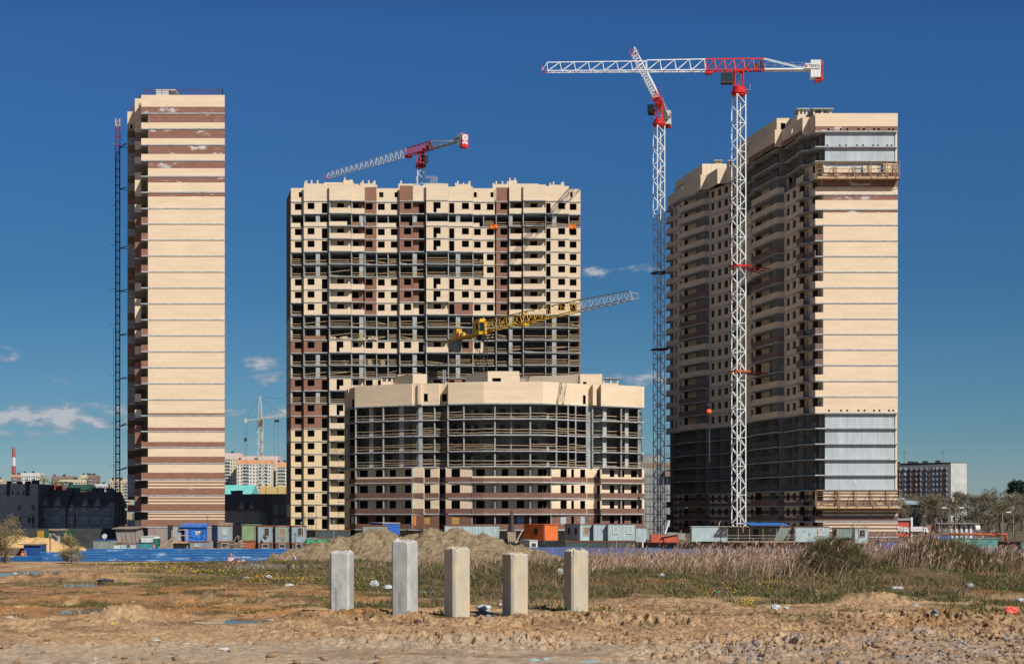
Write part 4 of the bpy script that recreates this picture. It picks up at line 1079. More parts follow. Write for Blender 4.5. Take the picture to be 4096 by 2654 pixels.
def yellow_crane():
    mx,my=-6.4,342.0; T=thing('tower_crane','yellow tower crane with black mast swung in front of the wide block','crane',(mx,my,0))
    O=Vector((mx,my,45.0)); d=Vector((28.2,-55,0)).normalized(); e=Vector((-d.y,d.x,0)); up=Vector((0,0,1)); f=lambda r,s,h:O+d*r+e*s+up*h
    m=MB(); lattice_mast(m,mx,my,0,43.6,1.8,.5,1.7,leg=.09,br=.055); m.build('mast',DARK,T)
    r=MB(); r.bar((mx,my,43.5),(mx,my,44.6),1.2,0,1.0,n=12); r.build('slewing_ring',DARK,T)
    h=MB(); obox(h,O,d,e,-2.5,.6,-.9,.9,-.3,2.3); obox(h,O,d,e,-1.8,.6,-.7,.7,2.3,2.9); h.build('machinery_house',CRY,T)
    c=MB(); obox(c,O,d,e,.7,2.6,-1.9,-.5,-.6,2.1); co=c.build('cab',CRY,T)
    g=MB(); obox(g,O,d,e,2.6,2.64,-1.8,-.6,.1,1.9); obox(g,O,d,e,1.2,2.4,-1.94,-1.9,.3,1.6); g.build('window',GLASS,co)
    s=sys_split=40.0
    j=MB(); truss(j,O,d,e,1.2,20,2.3,2.3,.8,2.9,ch=.10,br=.055); truss(j,O,d,e,20,42,2.3,2.1,.8,2.9,ch=.10,br=.05); jo=j.build('jib',CRY,T)
    j2=MB(); truss(j2,O,d,e,42.05,60,2.1,1.6,.75,2.7,ch=.09,br=.045); 
    for a,b in ((f(60,-.7,0),f(61.5,-.7,0)),(f(60,.7,0),f(61.5,.7,0)),(f(61.5,-.7,0),f(61.5,.7,0)),(f(61.5,.7,0),f(61.5,.7,1)),(f(61.5,-.7,0),f(61.5,-.7,1)),(f(61.5,-.7,1),f(61.5,.7,1)),(f(60,-.7,1),f(61.5,-.7,1))): j2.bar(a,b,.05)
    j2.build('jib_tip',mat('crane_pale_grey',(.50,.50,.46),(.38,.38,.35)),T)
    cj=MB()
    for q in (-.75,.75): obox(cj,O,d,e,-15.5,-2.3,q-.1,q+.1,-.45,.05)
    obox(cj,O,d,e,-15.5,-2.3,-.75,.75,0,.06); cj.build('counter_jib',CRY,T)
    rl=MB()
    for q in (-.95,.95):
        for hh in (.6,1.2): rl.bar(f(-15.5,q,hh),f(-2.5,q,hh),.03)
        for i in range(9): rl.bar(f(-15.5+i*1.6,q,0),f(-15.5+i*1.6,q,1.2),.03)
    rl.build('handrail',STEEL,T)
    w_=MB(); obox(w_,O,d,e,-12.8,-11.0,-.6,.6,.06,1.9); w_.bar(f(-10.4,-.6,.7),f(-10.4,.6,.7),.55,n=10); obox(w_,O,d,e,-9.8,-8.4,-.3,.3,.06,.9); w_.build('winch',CRY,T)
    for i in range(4):
        cw=MB(); obox(cw,O,d,e,-15.0+i*1.0,-14.06+i*1.0,-.7,.7,-(1.9,2.2,2.6,2.6)[i]-.4,-.46); cw.build('counterweight',CONC,T)
    tr=MB(); obox(tr,O,d,e,18,20.2,-.7,.7,-.55,-.15); tr.build('trolley',CRY,T)
    cb=MB()
    for q in (-.6,.6): cb.bar(f(19+q,0,-.5),f(19+q,0,-17),.025)
    cb.build('hoist_cable',DARK,T); hk=MB(); obox(hk,O,d,e,18.4,19.6,-.2,.2,-17.8,-17); hk.build('hook_block',CRY,T)
def far_crane():
    Y=800.0; s=F/Y; mx=X(1041,Y); T=thing('tower_crane','distant thin tan tower crane with a pointed top behind the pink apartments','crane',(mx,Y,0))
    zt=Z(1583,Y); zj=Z(1676,Y); m=MB(); lattice_mast(m,mx,Y,0,zj,2.4,.3,3.0,leg=.16,br=.12)
    m.build('mast',CRT,T)
    a=MB(); c0=[(mx-1,Y-1),(mx+1,Y-1),(mx+1,Y+1),(mx-1,Y+1)]
    for x,y in c0: a.bar((x,y,zj),(mx+(x-mx)*.35,Y+(y-Y)*.35,zt),.13)
    for i in range(6):
        t=i/6; t2=(i+1)/6; w1=1-.65*t; w2=1-.65*t2; z1=zj+(zt-zj)*t; z2=zj+(zt-zj)*t2
        for k in range(4):
            A=c0[k];B=c0[(k+1)%4]; a.bar((mx+(A[0]-mx)*w1,Y+(A[1]-Y)*w1,z1),(mx+(B[0]-mx)*w2,Y+(B[1]-Y)*w2,z2),.09)
    a.build('apex_tower',CRT,T)
    cb=MB(); cb.box(mx-1.3,mx+1.3,Y-1.3,Y+1.3,zj-3.5,zj-.5); cb.build('cab',mat('tan_dark',(.12,.10,.08)),T)
    j=MB(); O=Vector((mx,Y,zj)); d=Vector((1,.06,.0)).normalized(); d=Vector((1,.06,.12)).normalized(); e=Vector((0,1,0)); truss(j,O,d,e,1,42,.6,1.7,.8,2.6,ch=.14,br=.09); j.build('jib',CRT,T)
    c=MB(); c.bar((mx-1,Y,zj),(mx-7.2,Y,zj-.2),.25); c.box(mx-7.6,mx-6.4,Y-.6,Y+.6,zj-1.8,zj+.4); c.build('counter_jib',CRT,T)
    w_=MB(); w_.box(mx-7.9,mx-6.6,Y-.5,Y+.5,zj-10.8,zj-9.2); w_.build('counterweight',DARK,T)
    r=MB(); r.bar((mx,Y,zt),(mx-7,Y,zj),.07); r.bar((mx-.6,Y,zt-10),(mx-7,Y,zj),.06); r.bar((mx-7.6,Y,zj),(mx-7.6,Y,zj-42),.06); r.bar((mx-6.6,Y,zj),(mx-6.6,Y,zj-42),.06)
    r.bar((mx,Y,zt),(mx+38,Y+2,zj+6),.07)
    pts=[(0,zt-1),(8,zt-7),(17,zt-11),(28,zj+4.6)]
    for (x0,z0),(x1,z1) in zip(pts,pts[1:]): r.bar((mx+x0,Y,z0),(mx+x1,Y,z1),.06)
    r.bar((mx+8.9,Y,zj-.5),(mx+8.9,Y,zj-44),.05); r.bar((mx+7.1,Y,zj-.5),(mx+7.1,Y,zj-44),.05); r.build('cable',DARK,T)
    t=MB(); t.box(mx+6.9,mx+9.3,Y-.4,Y+.4,zj-1.4,zj-.2); t.build('trolley',DARK,T)
def hoist_mast():
    Y=300.0; cx=X(471,Y); cy=Y; T=thing('hoist_mast','thin dark lattice hoist mast tied to the left tower','mast',(cx,cy,0))
    zt=Z(475,Y); zy=Z(505,Y); zr_=Z(585,Y)
    for (a,b,mt) in ((0,zr_,DARK),(zr_,zy,mat('maroon_paint2',(.20,.03,.05),rough=.6)),(zy,zt,WOOD)):
        m=MB(); lattice_mast(m,cx,cy,a,b,.72,.12,1.5,leg=.08,br=.04,pat='h')
        z=a
        while z<b-.2: m.box(cx-.42,cx+.42,cy-.42,cy-.34,z,z+.16); z+=1.5
        m.build('mast_section',mt,T)
    for y in (583,757,993,1165,1340,1514,1697,1872,2010):
        z=Z(y,Y); m=MB(); s=.6 if y in(583,1697,1872) else 0
        m.bar((cx+.4,cy,z-s*.5),(X(511,Y),cy-1,z+.2),.11); m.bar((cx+.4,cy+.3,z-s*.5),(X(511,Y),cy+2,z+.2),.07); m.build('wall_tie',DARK,T)
    m=MB(); m.bar((cx-.75,cy,3),(cx-.75,cy,Z(1310,Y)),.035)
    for y in (822,980,1155,1296,1500,1690,1862,2000): m.bar((cx-1.4,cy,Z(y,Y)),(cx-.3,cy,Z(y,Y)),.04)
    m.build('cable_guide',DARK,T)
    b=MB(); b.box(cx-.9,cx+.9,cy-.9,cy+.9,0,3.0); b.build('base_housing',DARK,T)
# ================================================================== TERRAIN
def _h(ix,iy,seed):
    n=(ix*374761393+iy*668265263+seed*1442695041)&0xFFFFFFFF
    n=((n^(n>>13))*1274126177)&0xFFFFFFFF; n=n^(n>>16)
    return (n&0xFFFF)/32767.5-1.0
def vn(x,y,seed=0):
    x=np.asarray(x,dtype=float); y=np.asarray(y,dtype=float)
    xi=np.floor(x).astype(np.int64); yi=np.floor(y).astype(np.int64); fx=x-xi; fy=y-yi
    u=fx*fx*fx*(fx*(fx*6-15)+10); v=fy*fy*fy*(fy*(fy*6-15)+10)
    a=_h(xi,yi,seed); b=_h(xi+1,yi,seed); c=_h(xi,yi+1,seed); d=_h(xi+1,yi+1,seed)
    return (a*(1-u)+b*u)*(1-v)+(c*(1-u)+d*u)*v
def fbm(x,y,o,seed=0,g=.5):
    s=0;a=1;t=0
    for i in range(o): s=s+a*vn(x,y,seed+i*17); t+=a; a*=g; x=x*2.03+3.1; y=y*2.03+7.7
    return s/t
def billow(x,y,o,seed=0,g=.55):
    s=0;a=1;t=0
    for i in range(o): s=s+a*np.abs(vn(x,y,seed+i*31)); t+=a; a*=g; x=x*2.1+1.3; y=y*2.1+5.1
    return s/t
def sst(a,b,x): t=np.clip((x-a)/(b-a),0,1); return t*t*(3-2*t)
PY=[5,12,19,30,40,55,70,85,110,140,180,215,2000]
PD=[1.8,1.8,1.8,1.80,1.93,2.20,2.45,2.72,4.1,5.5,6.7,7.35,7.4]
# puddles: px,py,half width m, half depth m
PUD=[(160,2327,.55,1.1),(350,2334,.55,1.2),(120,2292,1.3,2.0),(390,2441,.62,.8),(430,2452,.3,.35),(905,2482,.5,.45),(1095,2263,2.3,4.0),(1940,2459,.55,.5),(1640,2380,.4,.7)]
def pdist(py):   # distance at which the base profile is seen on image row py
    y=15.0
    for _ in range(400):
        if HY+np.interp(y,PY,PD)*F/y<=py: break
        y*=1.012
    return y
PUDW=[]
for (px,py,a,b) in PUD:
    y=pdist(py); PUDW.append(((px-HX)/F*y,y,a,b,E-float(np.interp(y,PY,PD))-.03))
GR=[ # grassy mounds on the right: x,y,rx,ry,h
    (X(3330,52),52,1.5,3.0,.98),(X(3770,54),54,2.2,3.0,.92),(X(3650,48),48,2.8,3,.35),(X(4050,60),60,3.0,4,.50),(X(2120,44),44,2.2,4,.42),(X(1700,46),46,1.8,4,.30),(X(2500,48),48,3,5,.25),
    (X(560,36),36,1.6,1.6,.16),(X(880,34),34,2.2,1.6,.22),(X(510,27.5),27.5,.8,1.3,.17),(X(300,33),33,1.6,1.4,.16),(X(250,50),50,2.5,2.4,.30),(X(1150,32.5),32.5,1.4,1.4,.15),(X(3400,32.5),32.5,.9,.8,.20),(X(3570,32),32,.7,.7,.16),(X(2700,33),33,1.5,.9,.12),(X(3480,24),24,1.4,.8,.10)]
def gz(x,y,fine=True):
    x=np.asarray(x,dtype=float); y=np.asarray(y,dtype=float)
    d=np.interp(y,PY,PD); z=E-d
    q=x/np.maximum(y,1)*F+HX      # bearing, used only to lay out the dirt and turf zones on the ground
    far=1-sst(150,215,y)
    z=z+far*.10*fbm(x*.22,y*.16,3,5)*np.clip(y/40,.3,1.3)
    z=z+.12*sst(1400,3000,q)*sst(36,50,y)*far
    for (cx,cy,rx,ry,h) in GR:
        r=np.sqrt(((x-cx)/rx)**2+((y-cy)/ry)**2); z=z+h*(1-sst(.1,1.15,r*(1+.18*fbm(x*1.7,y*1.3,2,9))))
    m=np.zeros_like(z); 
    # belts of churned clods
    c1=np.exp(-((y-(27.0+.9*fbm(x*.35,y*.1,2,3)))/2.0)**2)*(.45+.55*sst(900,1500,q))*(1-.0*q)
    c2=np.exp(-((y-(23.2+.6*fbm(x*.4,y*.1,2,13)))/1.35)**2)*(.30+.75*sst(1000,1400,q)*1.0)
    c2=np.maximum(c2,sst(2300,2800,q)*(1-sst(23.8,25.6,y))*sst(18.6,20.2,y)*.75)
    c3=np.exp(-((y-27.5)/1.0)**2-((q-510)/150)**2)*1.2+np.exp(-((y-19.1)/.5)**2)*np.exp(-((q-450)/420)**2)*.6
    c4=np.exp(-((y-31.5)/.9)**2)*.35+np.exp(-((y-35)/1.2)**2)*.25*(1-sst(1300,1600,q))
    patch=.35+.65*sst(-.25,.35,fbm(x*.55,y*.4,3,41))
    m=np.clip((c1+c2+c3)*patch+c4*patch,0,1)
    b=1-billow(x*2.6,y*1.8,5,70,.65)*1.6; b2=1-1.3*np.abs(vn(x*6.5,y*4.0,90))-.7*np.abs(vn(x*13,y*8,95)); b3=fbm(x*.9,y*.7,3,97)
    b4=1-np.abs(vn(x*22,y*15,99)); z=z+m*(.10*b+.14*b2+.10*b3+.05*b4-.11)
    z=z+(1-m)*(.012+.035*sst(22.5,26,y))*(fbm(x*3,y*3,4,22)+.45*fbm(x*13,y*9,2,28))*np.clip(30/np.maximum(y,1),.2,1)
    # wheel ruts across the silt
    rut=(1-m)*sst(18,19,y)*(1-sst(22.5,24,y)); z=z-rut*.03*np.abs(np.sin((y+.06*x+.3*fbm(x*.3,y*.3,2,33))*4.2))
    z=z+.035*fbm(x*1.1,y*.9,3,51)*sst(29,33,y)*far
    for (cx,cy,a,bb,zp) in PUDW:
        r=np.sqrt(((x-cx)/a)**2+((y-cy)/bb)**2)*(1+.35*fbm(x*2/max(a,.4),y*1.2/max(a,.4),3,61)); ring=1-sst(2.0,3.0,r); z=z*(1-ring)+np.maximum(z*.3+.7*(zp+.012),zp+.008)*ring; k=1-sst(.85,1.25,r); z=z*(1-k)+(zp-.03)*k
    return z
def g1(x,y): return float(gz(np.array([x]),np.array([y]))[0])
def terrain():
    ta=np.concatenate([np.linspace(-2.2,-.50,90),np.linspace(-.49,-.345,60),np.linspace(-.3445,.3445,960),np.linspace(.345,.49,60),np.linspace(.50,2.2,90)]); nc=len(ta); ys=np.concatenate([np.linspace(5,10.9,30),np.linspace(11,17.9,70),np.linspace(18,33,520),np.geomspace(33.05,262,330)]); nr=len(ys)
    TX,YY=np.meshgrid(ta,ys); XX=TX*YY; ZZ=gz(XX,YY)
    vs=np.stack([XX,YY,ZZ],-1).reshape(-1,3)
    i=np.arange(nr-1)[:,None]*nc+np.arange(nc-1)[None,:]
    fs=np.stack([i,i+1,i+nc+1,i+nc],-1).reshape(-1,4)
    me=bpy.data.meshes.new('dirt_ground'); me.vertices.add(len(vs)); me.vertices.foreach_set('co',vs.ravel())
    me.loops.add(fs.size); me.loops.foreach_set('vertex_index',fs.ravel().astype(np.int32)); me.polygons.add(len(fs)); me.polygons.foreach_set('loop_start',np.arange(0,fs.size,4,dtype=np.int32)); me.polygons.foreach_set('loop_total',np.full(len(fs),4,dtype=np.int32)) if False else None
    me.polygons.foreach_set('use_smooth',[True]*len(fs)); me.update(calc_edges=True)
    # soil types
    q=XX/YY*F+HX; y=YY
    n1=fbm(XX*.5,YY*.35,4,101); n2=fbm(XX*1.8,YY*1.4,4,111); n3=fbm(XX*8,YY*6,3,121)
    silt=np.array([.52,.415,.31]); dirt=np.array([.47,.31,.18]); oran=np.array([.43,.205,.07]); wet=np.array([.24,.155,.09]); turf=np.array([.13,.095,.055]); moss=np.array([.06,.065,.022]); sand=np.array([.60,.43,.235]); grav=np.array([.36,.33,.33])
    c=np.ones(XX.shape+(3,))*dirt
    def mixin(c,col,m): m=np.clip(m,0,1)[...,None]; return c*(1-m)+col*m
    c=mixin(c,oran,sst(26.5,29.5,y)*(1-sst(46,54,y))*(1-sst(1300,2100,q))*(.75+.7*n1+.35*n2))
    c=mixin(c,wet,sst(28.5,31,y)*(1-sst(36,44,y))*sst(-.1,.4,n2)*.75)
    c=mixin(c,sand,sst(.28,.5,n1+.4*n2)*sst(30,33,y)*(1-sst(2000,2500,q))*.7)
    c=mixin(c,silt,(1-sst(22.0,23.6,y+.8*n1))*(.85-.4*sst(.0,.5,n2))*(1-.5*sst(2500,3000,q)))
    c=mixin(c,wet,(1-sst(20,23,y))*sst(.22,.42,fbm(XX*.45,YY*2.2,3,131))*.55)
    # turf zones
    tz=turf_zone(XX,YY); c=mixin(c,turf,tz*(.8+.3*n2)); c=mixin(c,moss,tz*sst(-.05,.35,fbm(XX*.9,YY*.6,3,151))*.9)
    c=mixin(c,moss,sst(.08,.38,fbm(XX*.8,YY*.9,4,161))*sst(26,28.5,y)*(1-sst(50,60,y))*.75); c=mixin(c,oran,sst(.15,.4,fbm(XX*.6,YY*.6,3,191))*sst(23,25,y)*.45)
    c=mixin(c,grav,sst(2700,3000,q)*(1-sst(24.5,26,y))*sst(0,.3,n2)*.45)
    c=mixin(c,dirt*np.array([1.0,.98,1.02]),sst(85,120,y)*.6)
    for (cx,cy,a,bb,zp) in PUDW:
        r=np.sqrt(((XX-cx)/a)**2+((YY-cy)/bb)**2); c=mixin(c,wet*.8,(1-sst(1.1,1.9,r))*.9)
    c=mixin(c,wet,sst(.12,.45,fbm(XX*1.1,YY*.8,4,171))*sst(23,25,y)*.7*(1-tz)); c=mixin(c,sand,sst(.18,.5,fbm(XX*1.6,YY*1.0,4,181))*sst(22,24,y)*(1-sst(60,90,y))*.55*(1-tz))
    c=c*(1+.24*n3[...,None]+.14*n2[...,None])
    ca=me.color_attributes.new('soil','FLOAT_COLOR','POINT'); rgba=np.concatenate([np.clip(c,0,1),np.ones(XX.shape+(1,))],-1).astype(np.float32); ca.data.foreach_set('color',rgba.ravel())
    m=bpy.data.materials.new('soil'); m.use_nodes=True; nt=m.node_tree; N=nt.nodes; L=nt.links; b=N['Principled BSDF']; b.inputs['Roughness'].default_value=.95; b.inputs['Specular IOR Level'].default_value=.15
    at=N.new('ShaderNodeVertexColor'); at.layer_name='soil'; tc=N.new('ShaderNodeTexCoord'); nz=N.new('ShaderNodeTexNoise'); nz.inputs['Scale'].default_value=9; nz.inputs['Detail'].default_value=9; nz.inputs['Roughness'].default_value=.7; L.new(tc.outputs['Object'],nz.inputs['Vector'])
    cr=N.new('ShaderNodeValToRGB'); cr.color_ramp.elements[0].position=.3; cr.color_ramp.elements[0].color=(.62,.6,.58,1); cr.color_ramp.elements[1].position=.7; cr.color_ramp.elements[1].color=(1.25,1.25,1.25,1)
    L.new(nz.outputs['Fac'],cr.inputs[0]); mx=N.new('ShaderNodeMix'); mx.data_type='RGBA'; mx.blend_type='MULTIPLY'; mx.inputs[0].default_value=1; L.new(at.outputs['Color'],mx.inputs[6]); L.new(cr.outputs[0],mx.inputs[7]); L.new(mx.outputs[2],b.inputs['Base Color'])
    n2_=N.new('ShaderNodeTexNoise'); n2_.inputs['Scale'].default_value=16; n2_.inputs['Detail'].default_value=8; n2_.inputs['Roughness'].default_value=.7; L.new(tc.outputs['Object'],n2_.inputs['Vector'])
    bp=N.new('ShaderNodeBump'); bp.inputs['Strength'].default_value=.9; bp.inputs['Distance'].default_value=.05; L.new(n2_.outputs['Fac'],bp.inputs['Height']); L.new(bp.outputs[0],b.inputs['Normal'])
    me.materials.append(m); o=bpy.data.objects.new('dirt_ground',me); COL.objects.link(o); tag(o,kind='structure')
    g=MB(); S=6000
    g.add([(-S,260,-.02),(S,260,-.02),(S,8000,-.02),(-S,8000,-.02)],[(0,1,2,3)]); 
    tag(g.build('ground',mat('site_ground',(.15,.11,.07),(.10,.085,.045),scale=.02,rough=1)),kind='structure')
    g=MB(); g.add([(-S,-200,E-1.84),(S,-200,E-1.84),(S,5.1,E-1.84),(-S,5.1,E-1.84)],[(0,1,2,3)])
    g.add([(-S,5.1,E-1.84),(-5.1*2.19,5.1,E-1.84),(-262*2.19,262,-.3),(-S,262,-.3)],[(0,1,2,3)]); g.add([(S,5.1,E-1.84),(5.1*2.19,5.1,E-1.84),(262*2.19,262,-.3),(S,262,-.3)],[(3,2,1,0)])
    tag(g.build('field',mat('field_soil',(.34,.24,.145),(.22,.16,.10),scale=.3,rough=1)),kind='structure')
    wm=mat('puddle_water',(.035,.04,.045),(.03,.035,.04),rough=.06,spec=.6)
    for i,(cx,cy,a,bb,zp) in enumerate(PUDW):
        p=MB(); n=28; p.add([(cx+a*1.5*math.cos(t*2*math.pi/n),cy+bb*1.5*math.sin(t*2*math.pi/n),zp) for t in range(n)],[tuple(range(n))]); tag(p.build('puddle',wm),kind='structure')
def turf_zone(x,y):
    q=x/y*F+HX; n=fbm(x*.5,y*.35,4,201)
    rt=sst(31,36.5,y+8*n+5*fbm(x*1.3,y*.8,3,207)-.6*sst(2500,4000,q))*sst(1180,1500,q+150*n)
    lt=sst(42,50,y+6*n)*(1-sst(95,110,y))*sst(250,900,q+300*n)
    return np.clip(np.maximum(rt,lt),0,1)*(1-sst(150,190,y))
def np_mesh(name,V,Fq,mats,tri=False,mi=None,label=None,**kw):
    k=3 if tri else 4
    me=bpy.data.meshes.new(name); me.vertices.add(len(V)); me.vertices.foreach_set('co',V.ravel().astype(np.float32)); me.loops.add(Fq.size); me.loops.foreach_set('vertex_index',Fq.ravel().astype(np.int32)); me.polygons.add(len(Fq)); me.polygons.foreach_set('loop_start',np.arange(0,Fq.size,k,dtype=np.int32))
    for m in mats: me.materials.append(m)
    if mi is not None: me.polygons.foreach_set('material_index',mi.astype(np.int32))
    me.update(calc_edges=True); me.validate()
    o=bpy.data.objects.new(name,me); COL.objects.link(o); return tag(o,label,**kw)
def blades(R,x,y,h,w,lean,bend,z=None,dirx=0):
    """bent tapering blades; returns verts (n*5,3) and tris"""
    n=len(x); z=gz(x,y) if z is None else z
    a=R.uniform(0,np.pi,n); wx=np.cos(a)*w/2; wy=np.sin(a)*w/2
    th=R.uniform(0,2*np.pi,n); lx=np.cos(th)*lean+dirx; ly=np.sin(th)*lean
    P0=np.stack([x,y,z-.02],-1); P1=P0+np.stack([lx*h*.5,ly*h*.5,h*.55],-1); P2=P0+np.stack([lx*h*(1+bend),ly*h*(1+bend),h],-1)
    W=np.stack([wx,wy,0*wx],-1)
    V=np.stack([P0-W,P0+W,P1-W*.75,P1+W*.75,P2],1).reshape(-1,3)
    b=np.arange(n)[:,None]*5; T=np.concatenate([b+np.array([[0,1,3]]),b+np.array([[0,3,2]]),b+np.array([[2,3,4]])],0)
    return V,T,P2
def rock_mesh(R,cx,cy,cz,r):
    """many small angular lumps in one mesh"""
    t=(1+5**.5)/2; ico=np.array([(-1,t,0),(1,t,0),(-1,-t,0),(1,-t,0),(0,-1,t),(0,1,t),(0,-1,-t),(0,1,-t),(t,0,-1),(t,0,1),(-t,0,-1),(-t,0,1)],float); ico/=np.linalg.norm(ico[0])
    fa=np.array([(0,11,5),(0,5,1),(0,1,7),(0,7,10),(0,10,11),(1,5,9),(5,11,4),(11,10,2),(10,7,6),(7,1,8),(3,9,4),(3,4,2),(3,2,6),(3,6,8),(3,8,9),(4,9,5),(2,4,11),(6,2,10),(8,6,7),(9,8,1)])
    n=len(cx); s=R.uniform(.45,1.45,(n,12,1)); sc=np.stack([R.uniform(.8,1.4,n),R.uniform(.8,1.3,n),R.uniform(.5,.95,n)],-1)[:,None,:]
    V=ico[None]*s*sc*r[:,None,None]+np.stack([cx,cy,cz],-1)[:,None,:]
    T=(np.arange(n)[:,None,None]*12+fa[None]).reshape(-1,3)
    return V.reshape(-1,3),T
def vegetation():
    R=np.random.RandomState(4)
    def scatter(n,y0,y1,q0,q1):
        y=np.exp(R.uniform(np.log(y0),np.log(y1),n)) if y1/y0<2.5 else R.uniform(y0,y1,n); q=R.uniform(q0,q1,n); return (q-HX)/F*y,y,q
    # short green turf
    x,y,q=scatter(250000,28,100,-300,4400); z=turf_zone(x,y); n=fbm(x*1.2,y*.9,3,301); keep=(R.rand(len(x))<np.clip(z*(.25+1.2*sst(-.2,.4,n)),0,1)*.8)|((fbm(x*.8,y*.9,4,161)>.17)&(y<55)&(R.rand(len(x))<.6))
    x,y=x[keep],y[keep]; h=R.uniform(.04,.15,len(x))*(1+.5*sst(40,60,y))*(.6+.4*sst(1200,1600,(x/y*F+HX))); V,T,_=blades(R,x,y,h,R.uniform(.012,.03,len(x))*np.clip(y/40,1,2),.35,.5)
    GM=[mat('turf_green',(.075,.10,.025),(.05,.07,.018),scale=3,rough=.8),mat('turf_olive',(.15,.145,.04),(.10,.10,.03),scale=3,rough=.8),mat('turf_straw',(.24,.165,.09),(.17,.115,.065),scale=3,rough=.8)]
    gn=fbm(x*.7,y*.45,4,305)+R.uniform(-.35,.35,len(x)); mi=np.repeat(np.where(gn>.05,0,np.where(gn>-.28,1,2))[None],3,0).ravel()
    np_mesh('green_grass',V,T,GM,True,mi,'short green and olive grass growing in patches over the rough ground',cat='grass',kind='stuff')
    # dead stalks, ankle to knee high, everywhere in the rough
    x,y,q=scatter(120000,31,100,900,4400); z=turf_zone(x,y); dens=z*(.12+.88*sst(-.15,.3,fbm(x*.6,y*.5,3,331)))*(.35+.65*sst(1300,2600,q)); k=R.rand(len(x))<dens*.55; x,y,q=x[k],y[k],q[k]
    h=R.uniform(.06,.34,len(x))*(.5+.9*sst(-.2,.3,fbm(x*.9,y*.6,3,341)))*(1+.5*sst(2200,2800,q)*sst(42,52,y)); V,T,_=blades(R,x,y,h,R.uniform(.008,.016,len(x))*np.clip(y/35,1,2.4),R.uniform(.3,1.5,len(x)),.6,dirx=.15)
    SM=[mat('dry_stalk',(.30,.20,.12),(.20,.13,.08),scale=3,rough=.85),mat('dry_stalk_pale',(.42,.33,.22),(.33,.25,.17),scale=3,rough=.85),mat('dry_stalk_brown',(.20,.13,.085),(.14,.09,.06),scale=3,rough=.85)]
    mi=np.repeat(R.choice(3,len(x),p=(.42,.13,.45))[None],3,0).ravel()
    np_mesh('dry_grass',V,T,SM,True,mi,'tangled dry brown stalks standing among the green grass',cat='grass',kind='stuff')
    # tall reeds with plumes
    x,y,q=scatter(60000,46,86,1500,4500); dens=np.clip(sst(2150,2480,q+90*fbm(x*.6,y*.5,2,5)),0,1)*(1-.55*sst(3450,3800,q))*(.5+.5*sst(-.3,.2,fbm(x*.5,y*.4,3,351)))*sst(47,58,y+9*fbm(x*.5,y*.25,3,6)); dens=np.maximum(dens,.10*sst(1300,1500,q)*(y>55)); k=R.rand(len(x))<dens*(.2+.5*sst(-.25,.25,fbm(x*.8,y*.4,3,359)))*(1-.8*np.exp(-((x-GR[0][0])/1.5)**2)*(y<56)); x,y,q=x[k],y[k],q[k]
    h=R.uniform(.45,.95,len(x))*(.62+.38*sst(2250,2700,q))*(.8+.3*fbm(x*.6,y*.4,2,355)); h*=(.75+.6*sst(-.1,.4,fbm(x*.45,y*.25,3,357)))*np.where(R.rand(len(x))<.10,1.55,1)
    V,T,tip=blades(R,x,y,h,R.uniform(.010,.018,len(x))*np.clip(y/55,1,1.6),R.gamma(1.5,.14,len(x)),.5,dirx=.20)
    mi=np.repeat(R.choice(3,len(x),p=(.4,.35,.25))[None],3,0).ravel()
    # plumes: a small cluster of short blades near the tip
    k=R.rand(len(x))<.6; ti=np.repeat(tip[k],4,0); m_=len(ti); ti=ti+R.normal(0,1,(m_,3))*np.array([.03,.03,.06]); V2,T2,_=blades(R,ti[:,0],ti[:,1],R.uniform(.08,.2,m_),R.uniform(.015,.035,m_),.5,.6,z=ti[:,2]-.1,dirx=.35)
    mi2=np.repeat(R.choice(3,m_,p=(.45,.35,.20))[None],3,0).ravel()
    RM=[mat('reed',(.42,.275,.185),(.30,.19,.13),scale=3,rough=.85),mat('reed_pale',(.56,.42,.31),(.44,.32,.23),scale=3,rough=.85),mat('reed_brown',(.26,.15,.10),(.17,.10,.07),scale=3,rough=.85)]
    np_mesh('dry_reeds',np.concatenate([V,V2]),np.concatenate([T,T2+len(V)]),RM,True,np.concatenate([mi,mi2]),'tall dry reddish brown reeds with plumes, leaning to the right, in front of the fence',cat='reeds',kind='stuff')
    # long drooping tufts on the two big mounds
    xs=[];ys=[]
    cl=[]
    for _ in range(230):
        y_=math.exp(R.uniform(math.log(34),math.log(88))); q_=R.uniform(300,4300); x_=(q_-HX)/F*y_
        if turf_zone(np.array([x_]),np.array([y_]))[0]>.5: cl.append((x_,y_,R.uniform(.15,.5),R.uniform(.15,.5),int(R.uniform(30,110))))
    for (cx,cy,rx,ry,n) in tuple(cl)+((GR[0][0],52,1.5,2.8,14000),(GR[1][0],54,2.0,2.8,13000),(GR[3][0],60,2.6,3.5,7000),(GR[4][0],44,1.8,3,1800),(GR[5][0],46,1.5,3,1200)):
        a=R.uniform(0,6.283,n); r=np.sqrt(R.uniform(0,1,n)); xs.append(cx+np.cos(a)*r*rx); ys.append(cy+np.sin(a)*r*ry)
    x=np.concatenate(xs);y=np.concatenate(ys); nm=sum(c[4] for c in cl); h=np.concatenate([R.uniform(.05,.24,nm),R.uniform(.10,.36,len(x)-nm)]); V,T,_=blades(R,x,y,h,R.uniform(.010,.02,len(x)),R.uniform(.3,1.0,len(x)),.9,dirx=-.15)
    mi=np.repeat(R.choice(3,len(x),p=(.42,.26,.32))[None],3,0).ravel()
    np_mesh('tussock_grass',V,T,[mat('tussock_dark',(.105,.105,.04),(.065,.065,.025),rough=.85),GM[0],SM[0]],True,mi,'long drooping dark olive grass on mounds and in tussocks',cat='grass',kind='stuff')
    # dandelions
    pts=[]
